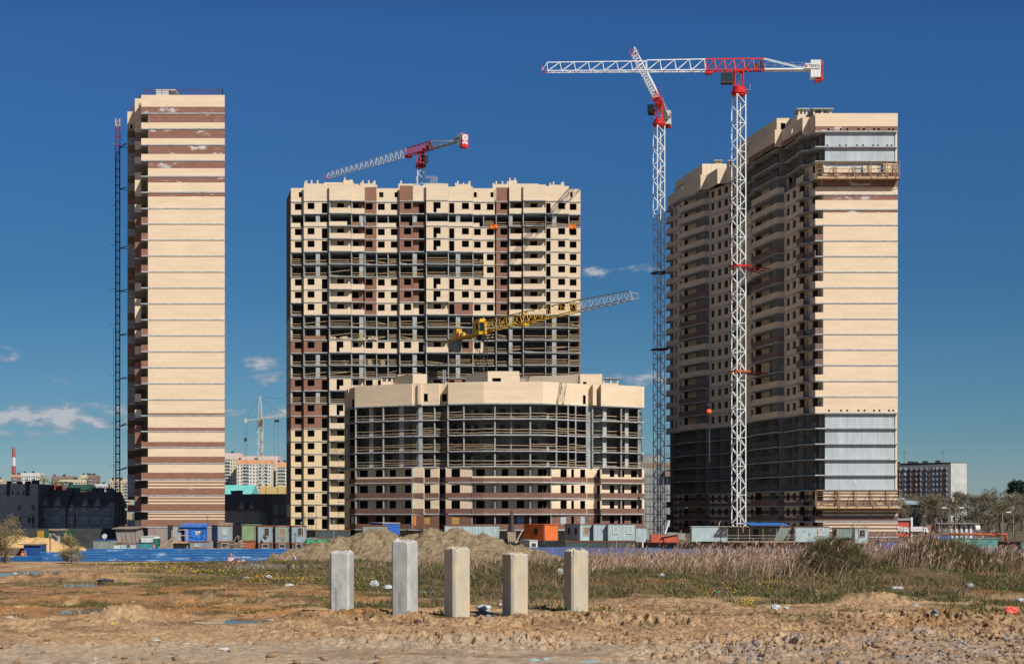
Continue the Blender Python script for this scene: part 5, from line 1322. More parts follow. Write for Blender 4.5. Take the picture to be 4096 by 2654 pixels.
    for (px,py,sx,sy,n) in ((540,2276,60,5,60),(750,2281,60,8,70),(830,2292,60,5,50),(1080,2318,70,10,90),(1180,2325,80,10,80),(660,2270,200,8,50),(2950,2410,30,18,50),(2985,2420,18,8,40),(3120,2350,60,6,30),(3720,2266,70,9,60),(3900,2235,40,9,40),(4050,2275,40,12,40),(1500,2330,90,14,50),(3400,2330,300,18,50),(2900,2370,160,20,40)):
        for _ in range(int(n*.5)): 
            py_=py+R.normal()*sy; y_=pdist(max(py_,2262)); pts.append(((px+R.normal()*sx-HX)/F*y_,y_*R.uniform(.97,1.03)))
    pts=np.array(pts); x,y=pts[:,0],pts[:,1]; z=gz(x,y)+R.uniform(.05,.14,len(x))
    V,T=rock_mesh(R,x,y,z,np.full(len(x),.019)*np.clip(y/45,.8,1.6)); np_mesh('dandelions',V,T,[mat('dandelion_yellow',(.85,.60,.02),(.7,.45,.02),rough=.7)],True,None,'yellow dandelion heads scattered in the grass',cat='flowers',kind='stuff')
    # clods and stones
    x,y,q=scatter(16000,18.3,34,-200,4300); c=np.exp(-((y-27)/2.2)**2)*(.3+.7*sst(900,1500,q))+np.exp(-((y-23.3)/1.6)**2)*sst(900,1300,q)+.12+sst(2300,2800,q)*(y<25)*.8
    k=R.rand(len(x))<np.clip(c,0,1)*.62*(.3+.7*sst(-.2,.3,fbm(x*.7,y*.5,2,371))); x,y,q=x[k],y[k],q[k]; r=R.gamma(1.6,.010,len(x))+.006
    V,T=rock_mesh(R,x,y,gz(x,y)+r*.25,np.minimum(r,.075)); np_mesh('dirt_clods',V,T,[mat('clod_soil',(.40,.26,.145),(.27,.17,.095),scale=12,rough=1,bump=.6,bscale=40)],True,None,'broken clods of brown dirt churned up on the bare ground',cat='clods',kind='stuff')
    x,y,q=scatter(15000,18.4,26,2550,4200); k=R.rand(len(x))<np.clip(sst(2700,3000,q)*(1-sst(23.6,25,y))*(.2+.9*sst(0,.4,fbm(x*.9,y*.8,3,381))),0,1)*.55; x,y=x[k],y[k]; r=R.gamma(2.2,.0055,len(x))+.004
    V,T=rock_mesh(R,x,y,gz(x,y)+r*.3,np.minimum(r,.045)); mi=np.repeat(R.choice(3,len(x),p=(.4,.12,.48)),20); np_mesh('gravel',V,T,[mat('gravel_grey',(.28,.25,.235),(.17,.15,.14),scale=14,rough=.9),mat('gravel_pale',(.42,.37,.34),(.3,.26,.24),scale=14,rough=.9),mat('gravel_brown',(.33,.2,.13),(.22,.14,.09),scale=14,rough=.9)],True,mi,'loose grey and brown gravel on the dirt at the lower right',cat='gravel',kind='stuff')
# ================================================================== PILES
def pile(label,px0,px1,pt,pb,yaw,edge,seed):
    """square concrete pile head; edge = photo column of the near vertical edge"""
    rr=np.random.RandomState(seed)
    Yd=pdist(pb+2); s=F/Yd; w=.355; hgt=(pb-pt)/s+.02
    cx=X((px0+px1)/2,Yd); z0=g1(cx,Yd+.1)
    T=thing('concrete_pile',label,'concrete pile',(cx,Yd+w*.6,z0-.05),'square concrete piles standing in the dirt')
    c,s_=math.cos(yaw),math.sin(yaw); nz=26; nx=9; m=MB(); h=w/2
    ztop=(Z(pt,Yd+.2))-(z0-.05)
    b=.018
    ring=[]
    def perim(): 
        pts=[]
        for k in range(4):
            a=[(-h,-h),(h,-h),(h,h),(-h,h)][k]; e=[(h,-h),(h,h),(-h,h),(-h,-h)][k]
            for i in range(nx):
                t=i/nx; x=a[0]+(e[0]-a[0])*t; y=a[1]+(e[1]-a[1])*t
                if i==0:
                    f=1-b/h; x,y=x*f,y*f
                pts.append((x,y))
        return pts
    pp=perim(); vs=[]
    ph_=rr.uniform(0,6.28,3); topz=[ztop+.003*rr.normal()-.045*max(0,math.sin(i*.55+ph_[0])*math.sin(i*.23+ph_[1])-.45) for i,_ in enumerate(pp)]
    for j in range(nz+1):
        for i,(x,y) in enumerate(pp):
            dz_={nz:0,nz-1:.012,nz-2:.03,nz-3:.055}.get(j)
            zz=topz[i]-dz_ if dz_ is not None else -.25+(ztop-.09+.25)*j/(nz-4)
            chip=0
            if j>=nz-1: chip=.003*abs(rr.normal())+(.009 if j==nz else 0)
            if (i%nx in (0,)) and j>nz-4: chip+=.006*abs(rr.normal())
            f=1-chip/h+.002*rr.normal(); X_,Y_=x*f,y*f
            vs.append((X_*c-Y_*s_,X_*s_+Y_*c,zz))
    n=len(pp); fs=[(j*n+i,j*n+(i+1)%n,(j+1)*n+(i+1)%n,(j+1)*n+i) for j in range(nz) for i in range(n)]
    base=len(vs)
    for f in (.7,.35):
        for i,(x,y) in enumerate(pp): vs.append(((x*c-y*s_)*f,(x*s_+y*c)*f,ztop+.02*rr.normal()+.005))
    a=nz*n
    for i in range(n): fs.append((a+i,a+(i+1)%n,base+(i+1)%n,base+i)); fs.append((base+i,base+(i+1)%n,base+n+(i+1)%n,base+n+i))
    fs.append(tuple(base+n+i for i in range(n))); m.add(vs,fs)
    o=m.build('shaft',PILEM[seed%2],None); o.parent=T; o.location=(0,0,0)
    # the broken rough crown is its own part
    V,Tt=rock_mesh(rr,rr.uniform(-.15,.15,26),rr.uniform(-.15,.15,26),np.full(26,ztop),rr.uniform(.006,.02,26)); k=MB(); k.add(V.tolist(),Tt.tolist()); o2=k.build('broken_crown',mat('broken_concrete',(.50,.43,.33),(.36,.31,.25),scale=20,rough=1),None); o2.parent=T
    o2.rotation_euler=(0,0,yaw)
    return T
PILEM=[]
def piles():
    for i,(c1,c2) in enumerate((((.50,.50,.48),(.36,.365,.355)),((.52,.46,.34),(.40,.375,.32)))):
        PILEM.append(mat('pile_concrete_%s'%('grey','ochre')[i],c1,c2,scale=3,stretch=(2,2,.8),rough=.9,bump=.10,bscale=30,spots=((.27,.265,.25),4,.57,(3,3,.45)) if i==0 else ((.60,.44,.24),3,.54,(4,4,.35))))
    PI=math.pi
    pile('leftmost concrete pile, pitted pale grey with a dark stained face',1317,1408,2207,2459,-.166,1395,2)
    pile('tallest concrete pile, pale grey, second from the left',1563,1670,2164,2467,-.436,1636,4)
    pile('middle concrete pile of the row, shaded grey left face and chipped top',1770,1883,2191,2463,.58,1818,3)
    pile('second concrete pile from the right, dark left face and crumbled crown',2005,2117,2213,2461,.56,2054,5)
    pile('rightmost concrete pile, dark left face and clean yellowish front',2253,2360,2201,2440,.452,2288,7)
    m=MB()
    return
# ================================================================== SITE CABINS, FENCES, HEAPS
CAB={}
def cmat(key):
    D={'bluegrey':((.27,.36,.42),(.19,.26,.31)),'teal':((.22,.36,.36),(.15,.25,.26)),'pale':((.42,.53,.55),(.33,.43,.45)),'green':((.25,.38,.20),(.18,.28,.15)),'rust':((.42,.12,.05),(.30,.08,.04)),
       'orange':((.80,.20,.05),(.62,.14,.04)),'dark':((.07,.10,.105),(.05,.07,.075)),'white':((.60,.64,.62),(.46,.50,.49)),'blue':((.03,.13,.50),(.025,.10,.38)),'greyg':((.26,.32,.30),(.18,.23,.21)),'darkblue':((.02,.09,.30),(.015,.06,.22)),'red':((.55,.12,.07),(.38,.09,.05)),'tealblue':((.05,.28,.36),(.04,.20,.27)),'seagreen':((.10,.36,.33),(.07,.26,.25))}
    return mat('cabin_'+key,*D[key],scale=1.3,stretch=(1,1,.5),rough=.6,spots=((.22,.11,.06),1.6,.68,(1,1,.5)))
FRM=mat('window_frame_wood',(.50,.45,.38),(.34,.30,.25),scale=4,rough=.8)
def cabin(label,px0,px1,yt,yb,Y,key,yaw=0.0,L=5.8,name='site_cabin',cat='cabin',wins=(),door=None,ribs=.28,roof='rust',group='site cabins and containers behind the fence',base=True,swins=(),tilt=0,doorc=DARK):
    """px0..px1 is the front face; the body runs back L metres; yaw turns it"""
    a,b=X(px0,Y),X(px1,Y); w=(b-a)/math.cos(yaw); z0,z1=Z(yb,Y),Z(yt,Y); h=z1-z0
    T=thing(name,label,cat,((a,Y,z0)),group,rz=yaw)
    def add(m,nm,mt,par=None,**k): 
        o=m.build(nm,mt,None,**k); o.parent=par or T; return o
    body=MB(); body.box(0,w,0,L,0,h)
    n=int(w/ribs) if ribs else 0
    if ribs:
        for i in range(n): 
            u=(i+.25)*w/n; 
            if any(u>q[0]*w-.1 and u<q[1]*w+.0 for q in wins) or (door and door[0]*w-.1<u<door[1]*w): continue
            body.box(u,u+w/n*.5,-.035,-.001,.05,h-.05)
        n2=int(L/ribs)
        for i in range(n2): u=(i+.25)*L/n2; body.box(-.035,-.001,u,u+L/n2*.5,.05,h-.05); body.box(w+.001,w+.035,u,u+L/n2*.5,.05,h-.05)
    add(body,'body',cmat(key))
    fr=MB()
    for x in (0,w-.09): fr.box(x,x+.09,-.05,-.036,0,h)
    fr.box(0,w,-.055,-.04,h-.1,h); fr.box(0,w,-.055,-.04,0,.12)
    add(fr,'edge_frame',RUST if key not in('pale','white') else cmat(key))
    rf=MB(); rf.box(-.08,w+.08,-.12,L+.1,h+.003,h+.07); add(rf,'roof',RUST if roof=='rust' else cmat(roof))
    for (u0,u1,v0,v1,kind) in wins:
        x0,x1,za,zb=u0*w,u1*w,v0*h,v1*h
        f=MB(); t=.09
        for (p,q,r,s) in ((x0-t,x1+t,zb,zb+t),(x0-t,x1+t,za-t,za),(x0-t,x0,za,zb),(x1,x1+t,za,zb)): f.box(p,q,-.10,-.037,r,s)
        if kind=='x': 
            for i in range(5): f.box(x0+(x1-x0)*i/4-.02,x0+(x1-x0)*i/4+.02,-.12,-.101,za-.35,zb+.3)
            for i in range(6): f.box(x0-.25,x1+.25,-.14,-.121,za-.3+(zb-za+.6)*i/5,za-.27+(zb-za+.6)*i/5)
        fo=add(f,'window',FRM if kind!='n' else WHITE)
        g=MB(); g.box(x0,x1,-.05,-.002,za,zb); go=g.build('pane',{'d':DARK,'l':mat('curtained_pane',(.42,.50,.47),rough=.3),'x':mat('amber_pane',(.30,.22,.10),rough=.4),'n':mat('curtained_pane',(.42,.50,.47),rough=.3)}[kind],None); go.parent=fo
    for (v0,v1) in swins:
        f=MB(); f.box(-.06,-.036,v0,v1,h*.38,h*.78); add(f,'window',DARK)
    if door:
        f=MB(); f.box(door[0]*w,door[1]*w,-.04,-.002,.05,h*.84); do=add(f,'door',doorc)
        k=MB(); k.box(door[0]*w-.07,door[0]*w,-.06,-.037,.05,h*.88); k.box(door[1]*w,door[1]*w+.07,-.06,-.037,.05,h*.88); k2=k.build('door_frame',FRM,None); k2.parent=do
    return T
def site():
    Y=246.0
    ya=.35
    C=cabin
    # left group
    C('lower blue-grey cabin with a yellow framed window under the cabin with wooden stairs',693,751,2167,2192,244,'teal',wins=((.3,.62,.25,.75,'x'),),L=4)
    C('lower blue-grey cabin with a small framed window under the blue tarpaulin cabin',759,819,2166,2192,244,'bluegrey',wins=((.33,.62,.28,.78,'l'),),L=4)
    t=C('blue-grey upper cabin with an open dark doorway and new wooden stairs',690,751,2101,2165,Y,'bluegrey',yaw=.33,door=(.5,.95))
    st=thing('wooden_stairs','new pale timber stairs and landing with railings in front of the blue-grey cabin','stairs',P(700,2190,243))
    m=MB(); D=243.0; q=lambda x,y,dy=0:P(x,y,D)+Vector((0,dy,0))
    for dy in (0,-1.1):
        for (a,b) in (((654,2187),(692,2150)),((669,2187),(694,2163)),((694,2119),(751,2116)),((694,2141),(751,2139)),((694,2165),(751,2167)),((694,2119),(694,2168)),((751,2116),(751,2168)),((722,2142),(722,2167))): m.bar(q(*a,dy),q(*b,dy),.07)
    m.box(X(693,D),X(751,D),D-1.15,D+1.2,Z(2170,D),Z(2167,D)); m.build('railing',WOOD,st)
    m=MB()
    for i in range(8): x=654+i*5; y=2188-i*4.8; m.box(X(x,D),X(x+5.5,D),D-1.1,D,Z(y,D)-.03,Z(y,D)+.03)
    m.build('step',WOODG,st)
    # cabin wrapped in a blue tarpaulin
    t=thing('wrapped_cabin','cabin wrapped in bright blue tarpaulin with a torn window, beside the wooden stairs','cabin',P(738,2165,Y),'site cabins and containers behind the fence')
    a,b=X(738,Y),X(825,Y); z0,z1=Z(2163,Y),Z(2101,Y); R=np.random.RandomState(8); nx,nz=16,10; vs=[];fs=[]
    hx0,hx1,hz0,hz1=a+(b-a)*.47,a+(b-a)*.78,z0+(z1-z0)*.42,z0+(z1-z0)*.74
    grid=[]
    for j in range(nz+1):
        for i in range(nx+1):
            x=a+(b-a)*i/nx; z=z0+(z1-z0)*j/nz; grid.append((x+R.normal()*.02,Y-.08+R.normal()*.05,z+(R.normal()*.05 if j in(0,) else 0)))
    for j in range(nz):
        for i in range(nx):
            cx=a+(b-a)*(i+.5)/nx; cz=z0+(z1-z0)*(j+.5)/nz
            if hx0<cx<hx1 and hz0<cz<hz1: continue
            k=j*(nx+1)+i; fs.append((k,k+1,k+nx+2,k+nx+1))
    m=MB(); m.add(grid,fs); m.pbox((a,Y-.08),(a+.02,Y-.08),(-.9,5.5),z0,z1); m.pbox((b,Y-.05),(b+.02,Y-.05),(-.9,5.5),z0+.1,z1)
    m.hexa([(a-.7,Y-.4,z1-.25),(b+.1,Y-.3,z1-.3),(b-.7,Y+6,z1+.1),(a-1.4,Y+6,z1+.1)],[(a-.7,Y-.4,z1+.0),(b+.1,Y-.3,z1-.05),(b-.7,Y+6,z1+.35),(a-1.4,Y+6,z1+.35)])
    tp=mat('blue_tarpaulin',(.03,.19,.62),(.02,.13,.48),scale=2,rough=.45,bump=.8,bscale=2.5)
    m.build('tarpaulin',tp,t); m=MB(); m.box(hx0,hx1,Y+.02,Y+.05,hz0,hz1); m.build('window',mat('torn_film',(.55,.58,.58),(.12,.13,.13),scale=2.5,lo=.45,hi=.55,rough=.5),t)
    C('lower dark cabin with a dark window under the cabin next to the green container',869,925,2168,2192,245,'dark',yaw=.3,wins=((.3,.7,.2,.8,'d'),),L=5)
    C('blue-grey upper cabin with a pale window and junk on its roof',870,927,2101,2165,Y,'bluegrey',yaw=.33,wins=((.34,.66,.44,.86,'l'),))
    m=MB(); R2=random.Random(2)
    for i in range(5): x=X(870+i*9,Y); m.box(x,x+R2.uniform(.3,.9),Y+.5+i*.2,Y+1.2+i*.2,Z(2101,Y)+.07,Z(2101,Y)+.07+R2.uniform(.15,.5))
    tag(m.build('roof_junk',WOODG,origin=P(880,2099,Y+1)),'wooden offcuts lying on the roof of the blue-grey cabin','junk')
    C('orange-red container under the pale green container',966,1020,2164,2192,Y,'rust',L=6,name='shipping_container',cat='container',ribs=.3,roof='rust')
    C('pale green ribbed container stacked on the orange-red container',967,1020.5,2098,2162,Y,'green',L=6,name='shipping_container',cat='container',ribs=.36,roof='green')
    for i,(x0,x1,k,w,l1,l2) in enumerate(((1031,1090,'bluegrey',((.42,.72,.42,.88,'d'),),'blue-grey upper cabin with half-open shutter, right of the green container','lower dark cabin under the cabin with the half-open shutter'),
        (1101,1155,'greyg',((.28,.70,.42,.88,'x'),),'grey-green upper cabin with a barred window','lower dark cabin under the cabin with the barred window'),
        (1166,1224,'bluegrey',((.42,.76,.45,.88,'d'),),'blue-grey upper cabin with a black window at the right end of the left row','lower dark cabin under the last cabin of the left row'))):
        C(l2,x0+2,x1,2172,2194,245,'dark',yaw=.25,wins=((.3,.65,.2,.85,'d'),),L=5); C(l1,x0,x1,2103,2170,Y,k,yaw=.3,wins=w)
    if True:
        o=text_mesh('cabin_number','43',.55,P(1126,2157,Y-.3),(math.pi/2,0,.3),mat('paint_grey',(.16,.2,.2)),None); 
        for q in bpy.data.objects:
            if q.get('label')=='grey-green upper cabin with a barred window': o.parent=q; o.location=(1.1,-.06,.45); o.rotation_euler=(math.pi/2,0,0); o.name='number'
    # broken shutter
    m=MB(); m.hexa([P(1050,2148,245.4),P(1063,2160,245.0),P(1065,2158,245.0),P(1052,2146,245.4)],[P(1056,2140,245.5),P(1068,2150,245.3),P(1068,2148,245.4),P(1056,2138,245.5)]); tag(m.build('loose_shutter',DARK,origin=P(1056,2150,245)),'loose dark shutter hanging under the cabin window','shutter')
    # timber scrap heap
    m=MB(); R3=random.Random(6)
    for i in range(16):
        x=X(R3.uniform(925,968),244); y=244+R3.uniform(-1,1); z=R3.uniform(1.9,2.8); a_=R3.uniform(-.5,.9); l=R3.uniform(.6,1.4); m.bar((x-l*math.cos(a_),y,z-l*math.sin(a_)),(x+l*math.cos(a_),y+.4,z+l*math.sin(a_)),.07)
    m.bar(P(935,2165,244),P(950,2140,244),.08); m.bar(P(950,2140,244),P(963,2148,244),.08); m.bar(P(951,2140,244),P(957,2165,244),.07); m.box(X(932,244),X(968,244),243.5,245.5,1.3,2.0)
    tag(m.build('timber_scrap',WOODG,origin=P(945,2185,244)),'tangled pile of scrap timber between the cabins and the green container','timber')
    # green tarpaulin lean-to
    t=thing('green_shelter','long low shelter of bright green sheeting with dark holes, left of the dirt heap','shelter',P(1310,2192,246)); m=MB(); a,b=X(1226,246),X(1398,246)
    n=18; R4=np.random.RandomState(3); vs=[(a+(b-a)*i/n,246+R4.normal()*.12,(Z(2194,246),Z(2172,246),Z(2157,246)-.15*(i/n))[j]) for j in range(3) for i in range(n+1)]
    m.add(vs,[(j*(n+1)+i,j*(n+1)+i+1,(j+1)*(n+1)+i+1,(j+1)*(n+1)+i) for j in range(2) for i in range(n) if not(j==0 and 4<=i<=7)]); m.build('sheeting',mat('green_sheeting',(.04,.52,.24),(.03,.36,.17),scale=1.5,rough=.5,bump=.6,bscale=2),t)
    m=MB(); m.box(a-.1,b+.3,246.2,250,Z(2159,246),Z(2154,246)); m.build('roof',mat('grey_tar_paper',(.18,.21,.18),(.12,.14,.12),scale=2),t); m=MB(); m.box(a+2,a+5,247,247.2,Z(2194,246),Z(2170,246)); m.build('opening',DARK,t)  # dark panel behind the gap in the sheeting, painted as the shade inside
    C('plain dark brown site fence panel block below the wide block',1263,1398,2120,2152,300,'dark',L=2,ribs=0,name='hoarding',cat='hoarding',group=None)
    # scaffold tower by the wide block
    t=thing('scaffold_tower','thin tall scaffold ladder standing against the wide block corner','scaffold',P(1365,2160,350)); m=MB()
    for x in (1353,1383): m.bar(P(x,2170,350),P(x,1812,350),.05); m.bar(P(x,2170,351.5),P(x,1812,351.5),.05)
    for i in range(9): y=1840+i*42; m.bar(P(1353,y,350),P(1383,y-2,350),.05); m.bar(P(1353,y,351.5),P(1383,y-20,351.5),.04)
    m.build('tube_frame',STEEL,t)
    for (px,y0,y1,lb_) in ((1206,2086,2194,'thin grey pole with a crossbar in front of the last cabin of the left row'),(1336,2080,2156,'thin grey pole standing behind the green shelter'),(829,2062,2100,'leaning thin dark mast beside the blue tarpaulin cabin')):
        m=MB(); m.bar(P(px,y1,244.5),P(px+ (2 if px==829 else 0),y0,244.5),.06); m.bar(P(px-6,y0+2,244.5),P(px+6,y0+2,244.5),.05); tag(m.build('pole',STEEL if px!=829 else RUST,origin=P(px,y1,244.5)),lb_,'pole')
    # far left yard
    t=thing('wooden_shed','tilted grey wooden shed with plank walls near the foot of the left tower','shed',P(470,2172,247)); a,b=X(470,247),X(549,247); z0,z1=Z(2172,247),Z(2117,247); m=MB()
    m.hexa([(a,247,z0+.1),(b+.25,247,z0),(b+.25,251,z0),(a,251,z0+.1)],[(a-.35,247,z1),(b-.1,247,z1+.1),(b-.1,251,z1+.1),(a-.35,251,z1)]); m.build('wall',mat('grey_planks',(.33,.31,.27),(.2,.18,.16),scale=1.5,stretch=(4,4,.4),rough=.9),t)
    m=MB()
    for x in (.02,.28,.52,.78,.98): xx=a+(b-a)*x; m.bar((xx,246.93,z0),(xx-.3,246.93,z1),.06)
    m.build('batten',WOODG,t); m=MB(); m.hexa([(a-.75,246.5,z1+.1),(b+.2,246.5,z1+.15),(b+.2,251.5,z1+.35),(a-.75,251.5,z1+.3)],[(a-.75,246.5,z1+.22),(b+.2,246.5,z1+.27),(b+.2,251.5,z1+.47),(a-.75,251.5,z1+.42)]); m.build('roof',WOODG,t)
    C('low pale green cabin under the tilted wooden shed',483,545,2174,2194,245,'pale',L=4,ribs=0,wins=((.4,.6,.4,.8,'d'),))
    C('small white box container left of the low pale green cabin',450,481,2176,2194,245,'white',L=3,ribs=.3)
    C('low grey-green cabin with a blue roof sheet, behind the lone shrub',372,441,2160,2196,243,'greyg',L=4,ribs=.25,roof='blue')
    m=MB(); vs=[]; 
    for k in range(8): pass
    m.bar(P(418,2160,243),P(418,2146,243),.04); m.bar(P(417,2144,242.8),P(419,2143,243.0),.38,n=12); tag(m.build('satellite_dish',WHITE,origin=P(418,2160,243)),'white satellite dish on the low grey-green cabin roof','dish')
    C('white ribbed container at the foot of the left tower',564,610,2145,2168,247,'white',L=5,name='shipping_container',cat='container',ribs=.35,roof='white')
    C('low teal cabin with a dark roof between the white container and the fence',546,612,2170,2194,245,'tealblue',L=4,ribs=.3,roof='dark')
    t=thing('portable_toilet','dark green portable toilet with a white roof at the foot of the left tower','toilet',P(624,2183,245.5)); a,b=X(613,245.5),X(635,245.5); z0,z1=Z(2184,245.5),Z(2152,245.5); m=MB(); m.box(a,b,245.5,246.5,z0,z1); m.build('cabin',mat('toilet_green',(.02,.13,.09),rough=.5),t)
    m=MB(); m.add([(a+(b-a)*(.5-.5*math.cos(math.pi*i/8)),y,z1+.28*math.sin(math.pi*i/8)) for y in (245.45,246.55) for i in range(9)],[(i,i+1,i+10,i+9) for i in range(8)]+[tuple(range(9)),tuple(range(17,8,-1))]); m.build('roof',WHITE,t); m=MB(); m.box(a+.12,b-.12,245.46,245.495,z0+.05,z1-.05); m.build('door',mat('toilet_green2',(.03,.18,.12),rough=.5),t)
    t=thing('gate_frame','timber frame with a flat roof beam and hanging sheet, beside the sand heap','frame',P(205,2205,246)); m=MB()
    for (a_,b_) in (((201,2205),(199,2118)),((262,2160),(257,2118)),((198,2118),(262,2115)),((201,2120),(232,2150)),((257,2120),(272,2155)),((201,2155),(207,2120))): m.bar(P(*a_,246),P(*b_,246),.14); 
    m.box(X(198,246),X(262,246),245.5,247.5,Z(2120,246),Z(2114,246)); m.build('timber_frame',WOODG,t); m=MB(); m.box(X(214,246),X(238,246),246.3,246.34,Z(2165,246),Z(2124,246)); m.build('hanging_sheet',mat('grey_sheet',(.4,.44,.46)),t)
    t=thing('blue_shed','dark blue corrugated shed beside the workers at the left','shed',P(128,2222,243)); a,b=X(95,243),X(163,243); m=MB(); m.box(a,b,243,246,Z(2224,243),Z(2178,243))
    for i in range(14): m.box(a+(b-a)*i/14,a+(b-a)*(i+.5)/14,242.96,243,Z(2222,243),Z(2179,243))
    m.build('wall',cmat('darkblue'),t); m=MB(); m.box(a-.6,b+.1,242.6,246.4,Z(2178,243),Z(2174,243)); m.build('roof',WOODG,t)
    m=MB(); m.box(X(0,245),X(95,245),245,245.2,Z(2222,245),Z(2190,245)); tag(m.build('plank_fence',mat('old_planks',(.18,.14,.10),(.10,.08,.06),scale=1,stretch=(4,4,.4)),origin=P(50,2222,245)),'dark plank fence behind the shrub at the left edge','fence')
    # sand heap
    def heap(name,label,cat,cx,cy,rx,ry,h,mt,seed,peaks=(),res=70,rough=.12,kind=None,zb=0):
        R=np.random.RandomState(seed); u=np.linspace(-1.15,1.15,res); U,V=np.meshgrid(u,u); r=np.sqrt(U**2+V**2); XX=cx+U*rx; YY=cy+V*ry
        zz=np.zeros_like(U)
        for (px,py,pr,ph) in (peaks or ((0,0,1,1),)):
            rr_=np.sqrt(((U-px)/pr)**2+((V-py)/max(pr,.75))**2); zz=np.maximum(zz,ph*(np.clip(1-rr_,0,1)**.85 if h>5 else np.clip(1-rr_**2,0,1)))
        zz=zz*h; zz=np.minimum(zz,h*.82+.3*(zz-h*.82)) if h<5 else zz; zz=zz+(rough*h*fbm(XX*.3,YY*.3,3,seed)+.14*h*(fbm(XX*.8,YY*.8,6,seed+3,.62))-.018*h*billow(XX*2.2,YY*2.2,4,seed+5))*sst(0,.25*h,zz)+zb-.12
        vs=np.stack([XX,YY,zz],-1).reshape(-1,3); i=np.arange(res-1)[:,None]*res+np.arange(res-1)[None]; fs=np.stack([i,i+1,i+res+1,i+res],-1).reshape(-1,4)
        base=Vector((cx,cy,zb)); vs=vs-np.array(base)
        me=bpy.data.meshes.new(name); me.from_pydata(vs.tolist(),[],fs.tolist()); me.polygons.foreach_set('use_smooth',[True]*len(fs)); me.materials.append(mt); o=bpy.data.objects.new(name,me); COL.objects.link(o); o.location=base; return tag(o,label,cat,kind=kind)
    sand=mat('yellow_sand',(.60,.40,.18),(.48,.31,.14),scale=.6,rough=1,bump=.5,bscale=3)
    heap('sand_heap','broad low heap of yellow sand at the left behind the blue shed','heap',X(130,256),256,6.2,6,4.3,sand,5,((-.35,0,.8,1),(.25,0,.9,.8)))
    heap('sand_heap','small yellow sand heap behind the bush, left of the grey-green cabin','heap',X(310,248),248,2.9,3,2.4,sand,6)
    earth=mat('excavated_earth',(.30,.23,.142),(.15,.115,.07),scale=1.2,rough=1,bump=1.0,bscale=6)
    heap('earth_heap','large heap of excavated brown earth in front of the low block, behind the piles','heap',X(1765,215),215,20,14,5.7,earth,12,((-.42,-.1,.62,.98),(-.08,0,.62,.97),(.10,.0,.60,.93),(.28,.0,.52,.84),(-.78,-.25,.5,.58),(.62,-.1,.42,.40),(-.1,-.3,1.0,.72)),res=300,rough=.16)
    # blue fences
    def fence(label,runs,Yf,mt,horizontal=True,h=2.0,step=3.0):
        T=thing('corrugated_fence',label,'fence',(X(runs[0][0],Yf),Yf,0)); pan=[]
        posts=MB()
        for (p0,p1,yt) in runs:
            xa,xb=X(p0,Yf),X(p1,Yf); n=max(1,int(round((xb-xa)/step)))
            for i in range(n):
                a=xa+(xb-xa)*i/n; b=xa+(xb-xa)*(i+1)/n; zt_=Z(yt,Yf)+random.uniform(-.05,.05); m=MB()
                if horizontal:
                    k=9; dz=(zt_+.2)/k; dy=random.uniform(-.04,.04)
                    for j in range(k):
                        z0=-.2+j*dz; 
                        m.add([(a,Yf+dy,z0),(b,Yf-dy,z0),(b,Yf-dy-.09,z0+dz*.5),(a,Yf+dy-.09,z0+dz*.5),(b,Yf-dy,z0+dz),(a,Yf+dy,z0+dz)],[(0,1,2,3),(3,2,4,5)])
                    m.box(a,b,Yf+.06,Yf+.09,zt_-.12,zt_-.02)
                else:
                    k=12; dx=(b-a)/k
                    for j in range(k):
                        x0=a+j*dx; m.add([(x0,Yf,-.3),(x0+dx*.5,Yf-.06,-.3),(x0+dx*.5,Yf-.06,zt_),(x0,Yf,zt_),(x0+dx,Yf,-.3),(x0+dx,Yf,zt_)],[(0,1,2,3),(1,4,5,2)])
                pan.append(m); posts.box(b-.05,b+.05,Yf+.1,Yf+.2,-.3,zt_-.05)
        emit('panel',pan,mt,T); posts.build('post',STEEL,T)
    bl=mat('blue_sheet_metal',(.04,.18,.44),(.028,.125,.33),scale=.5,stretch=(.5,.5,3),rough=.42,spots=((.40,.52,.64),.8,.57,(.35,1,2.6)))
    fence('long blue fence of horizontal corrugated sheets on the left, scuffed white in places',[(-260,52,2224),(55,165,2221),(165,262,2205),(262,345,2200),(345,1345,2193)],239.6,bl,True)
    fence('blue-violet fence of vertical corrugated sheets on the right behind the reeds',[(1880,2330,2187),(2330,2640,2190),(2640,3300,2193),(3300,3800,2192),(3800,4400,2196)],240.3,mat('violet_sheet_metal',(.12,.17,.36),(.09,.125,.27),scale=.7,rough=.5),False)
    # middle and right cabins
    C('grey corrugated cabin behind the left of the earth heap',1451,1549,2102,2150,252,'greyg',yaw=.1,L=5,ribs=.25)
    C('bright blue corrugated cabin with pale boards on its roof behind the earth heap',1530,1597,2091,2140,255,'blue',yaw=.35,L=7,ribs=.2,roof='white')
    C('long pale teal cabin with a small window peeping over the earth heap',1779,1996,2101,2150,250,'pale',L=3,ribs=.45,wins=((.28,.34,.35,.8,'l'),))
    C('bright orange ribbed container with a dark window in its long side',2177,2233,2097,2162,248,'orange',yaw=.66,L=5.0,name='shipping_container',cat='container',ribs=.3,roof='orange',swins=((1.6,2.5),))
    C('small white ribbed container with a window in front of the orange container',2118,2150,2160,2190,243,'white',yaw=.4,L=3.5,ribs=.3,roof='white',wins=((.3,.75,.15,.6,'d'),))
    C('blue-grey cabin with two dark side windows right of the orange container',2320,2372,2096,2160,249,'pale',yaw=.5,L=4.6,ribs=.5,wins=((.3,.7,.4,.8,'x'),),swins=((.8,1.5),(2.9,3.6)))
    C('blue-grey cabin with no window, between two windowed cabins right of the orange container',2374,2430,2095,2160,249,'pale',L=4.6,ribs=.5)
    C('pale blue cabin with two white barred windows',2432,2542,2095,2160,248,'pale',L=4.6,ribs=.6,wins=((.2,.34,.45,.85,'n'),(.70,.86,.45,.85,'n')))
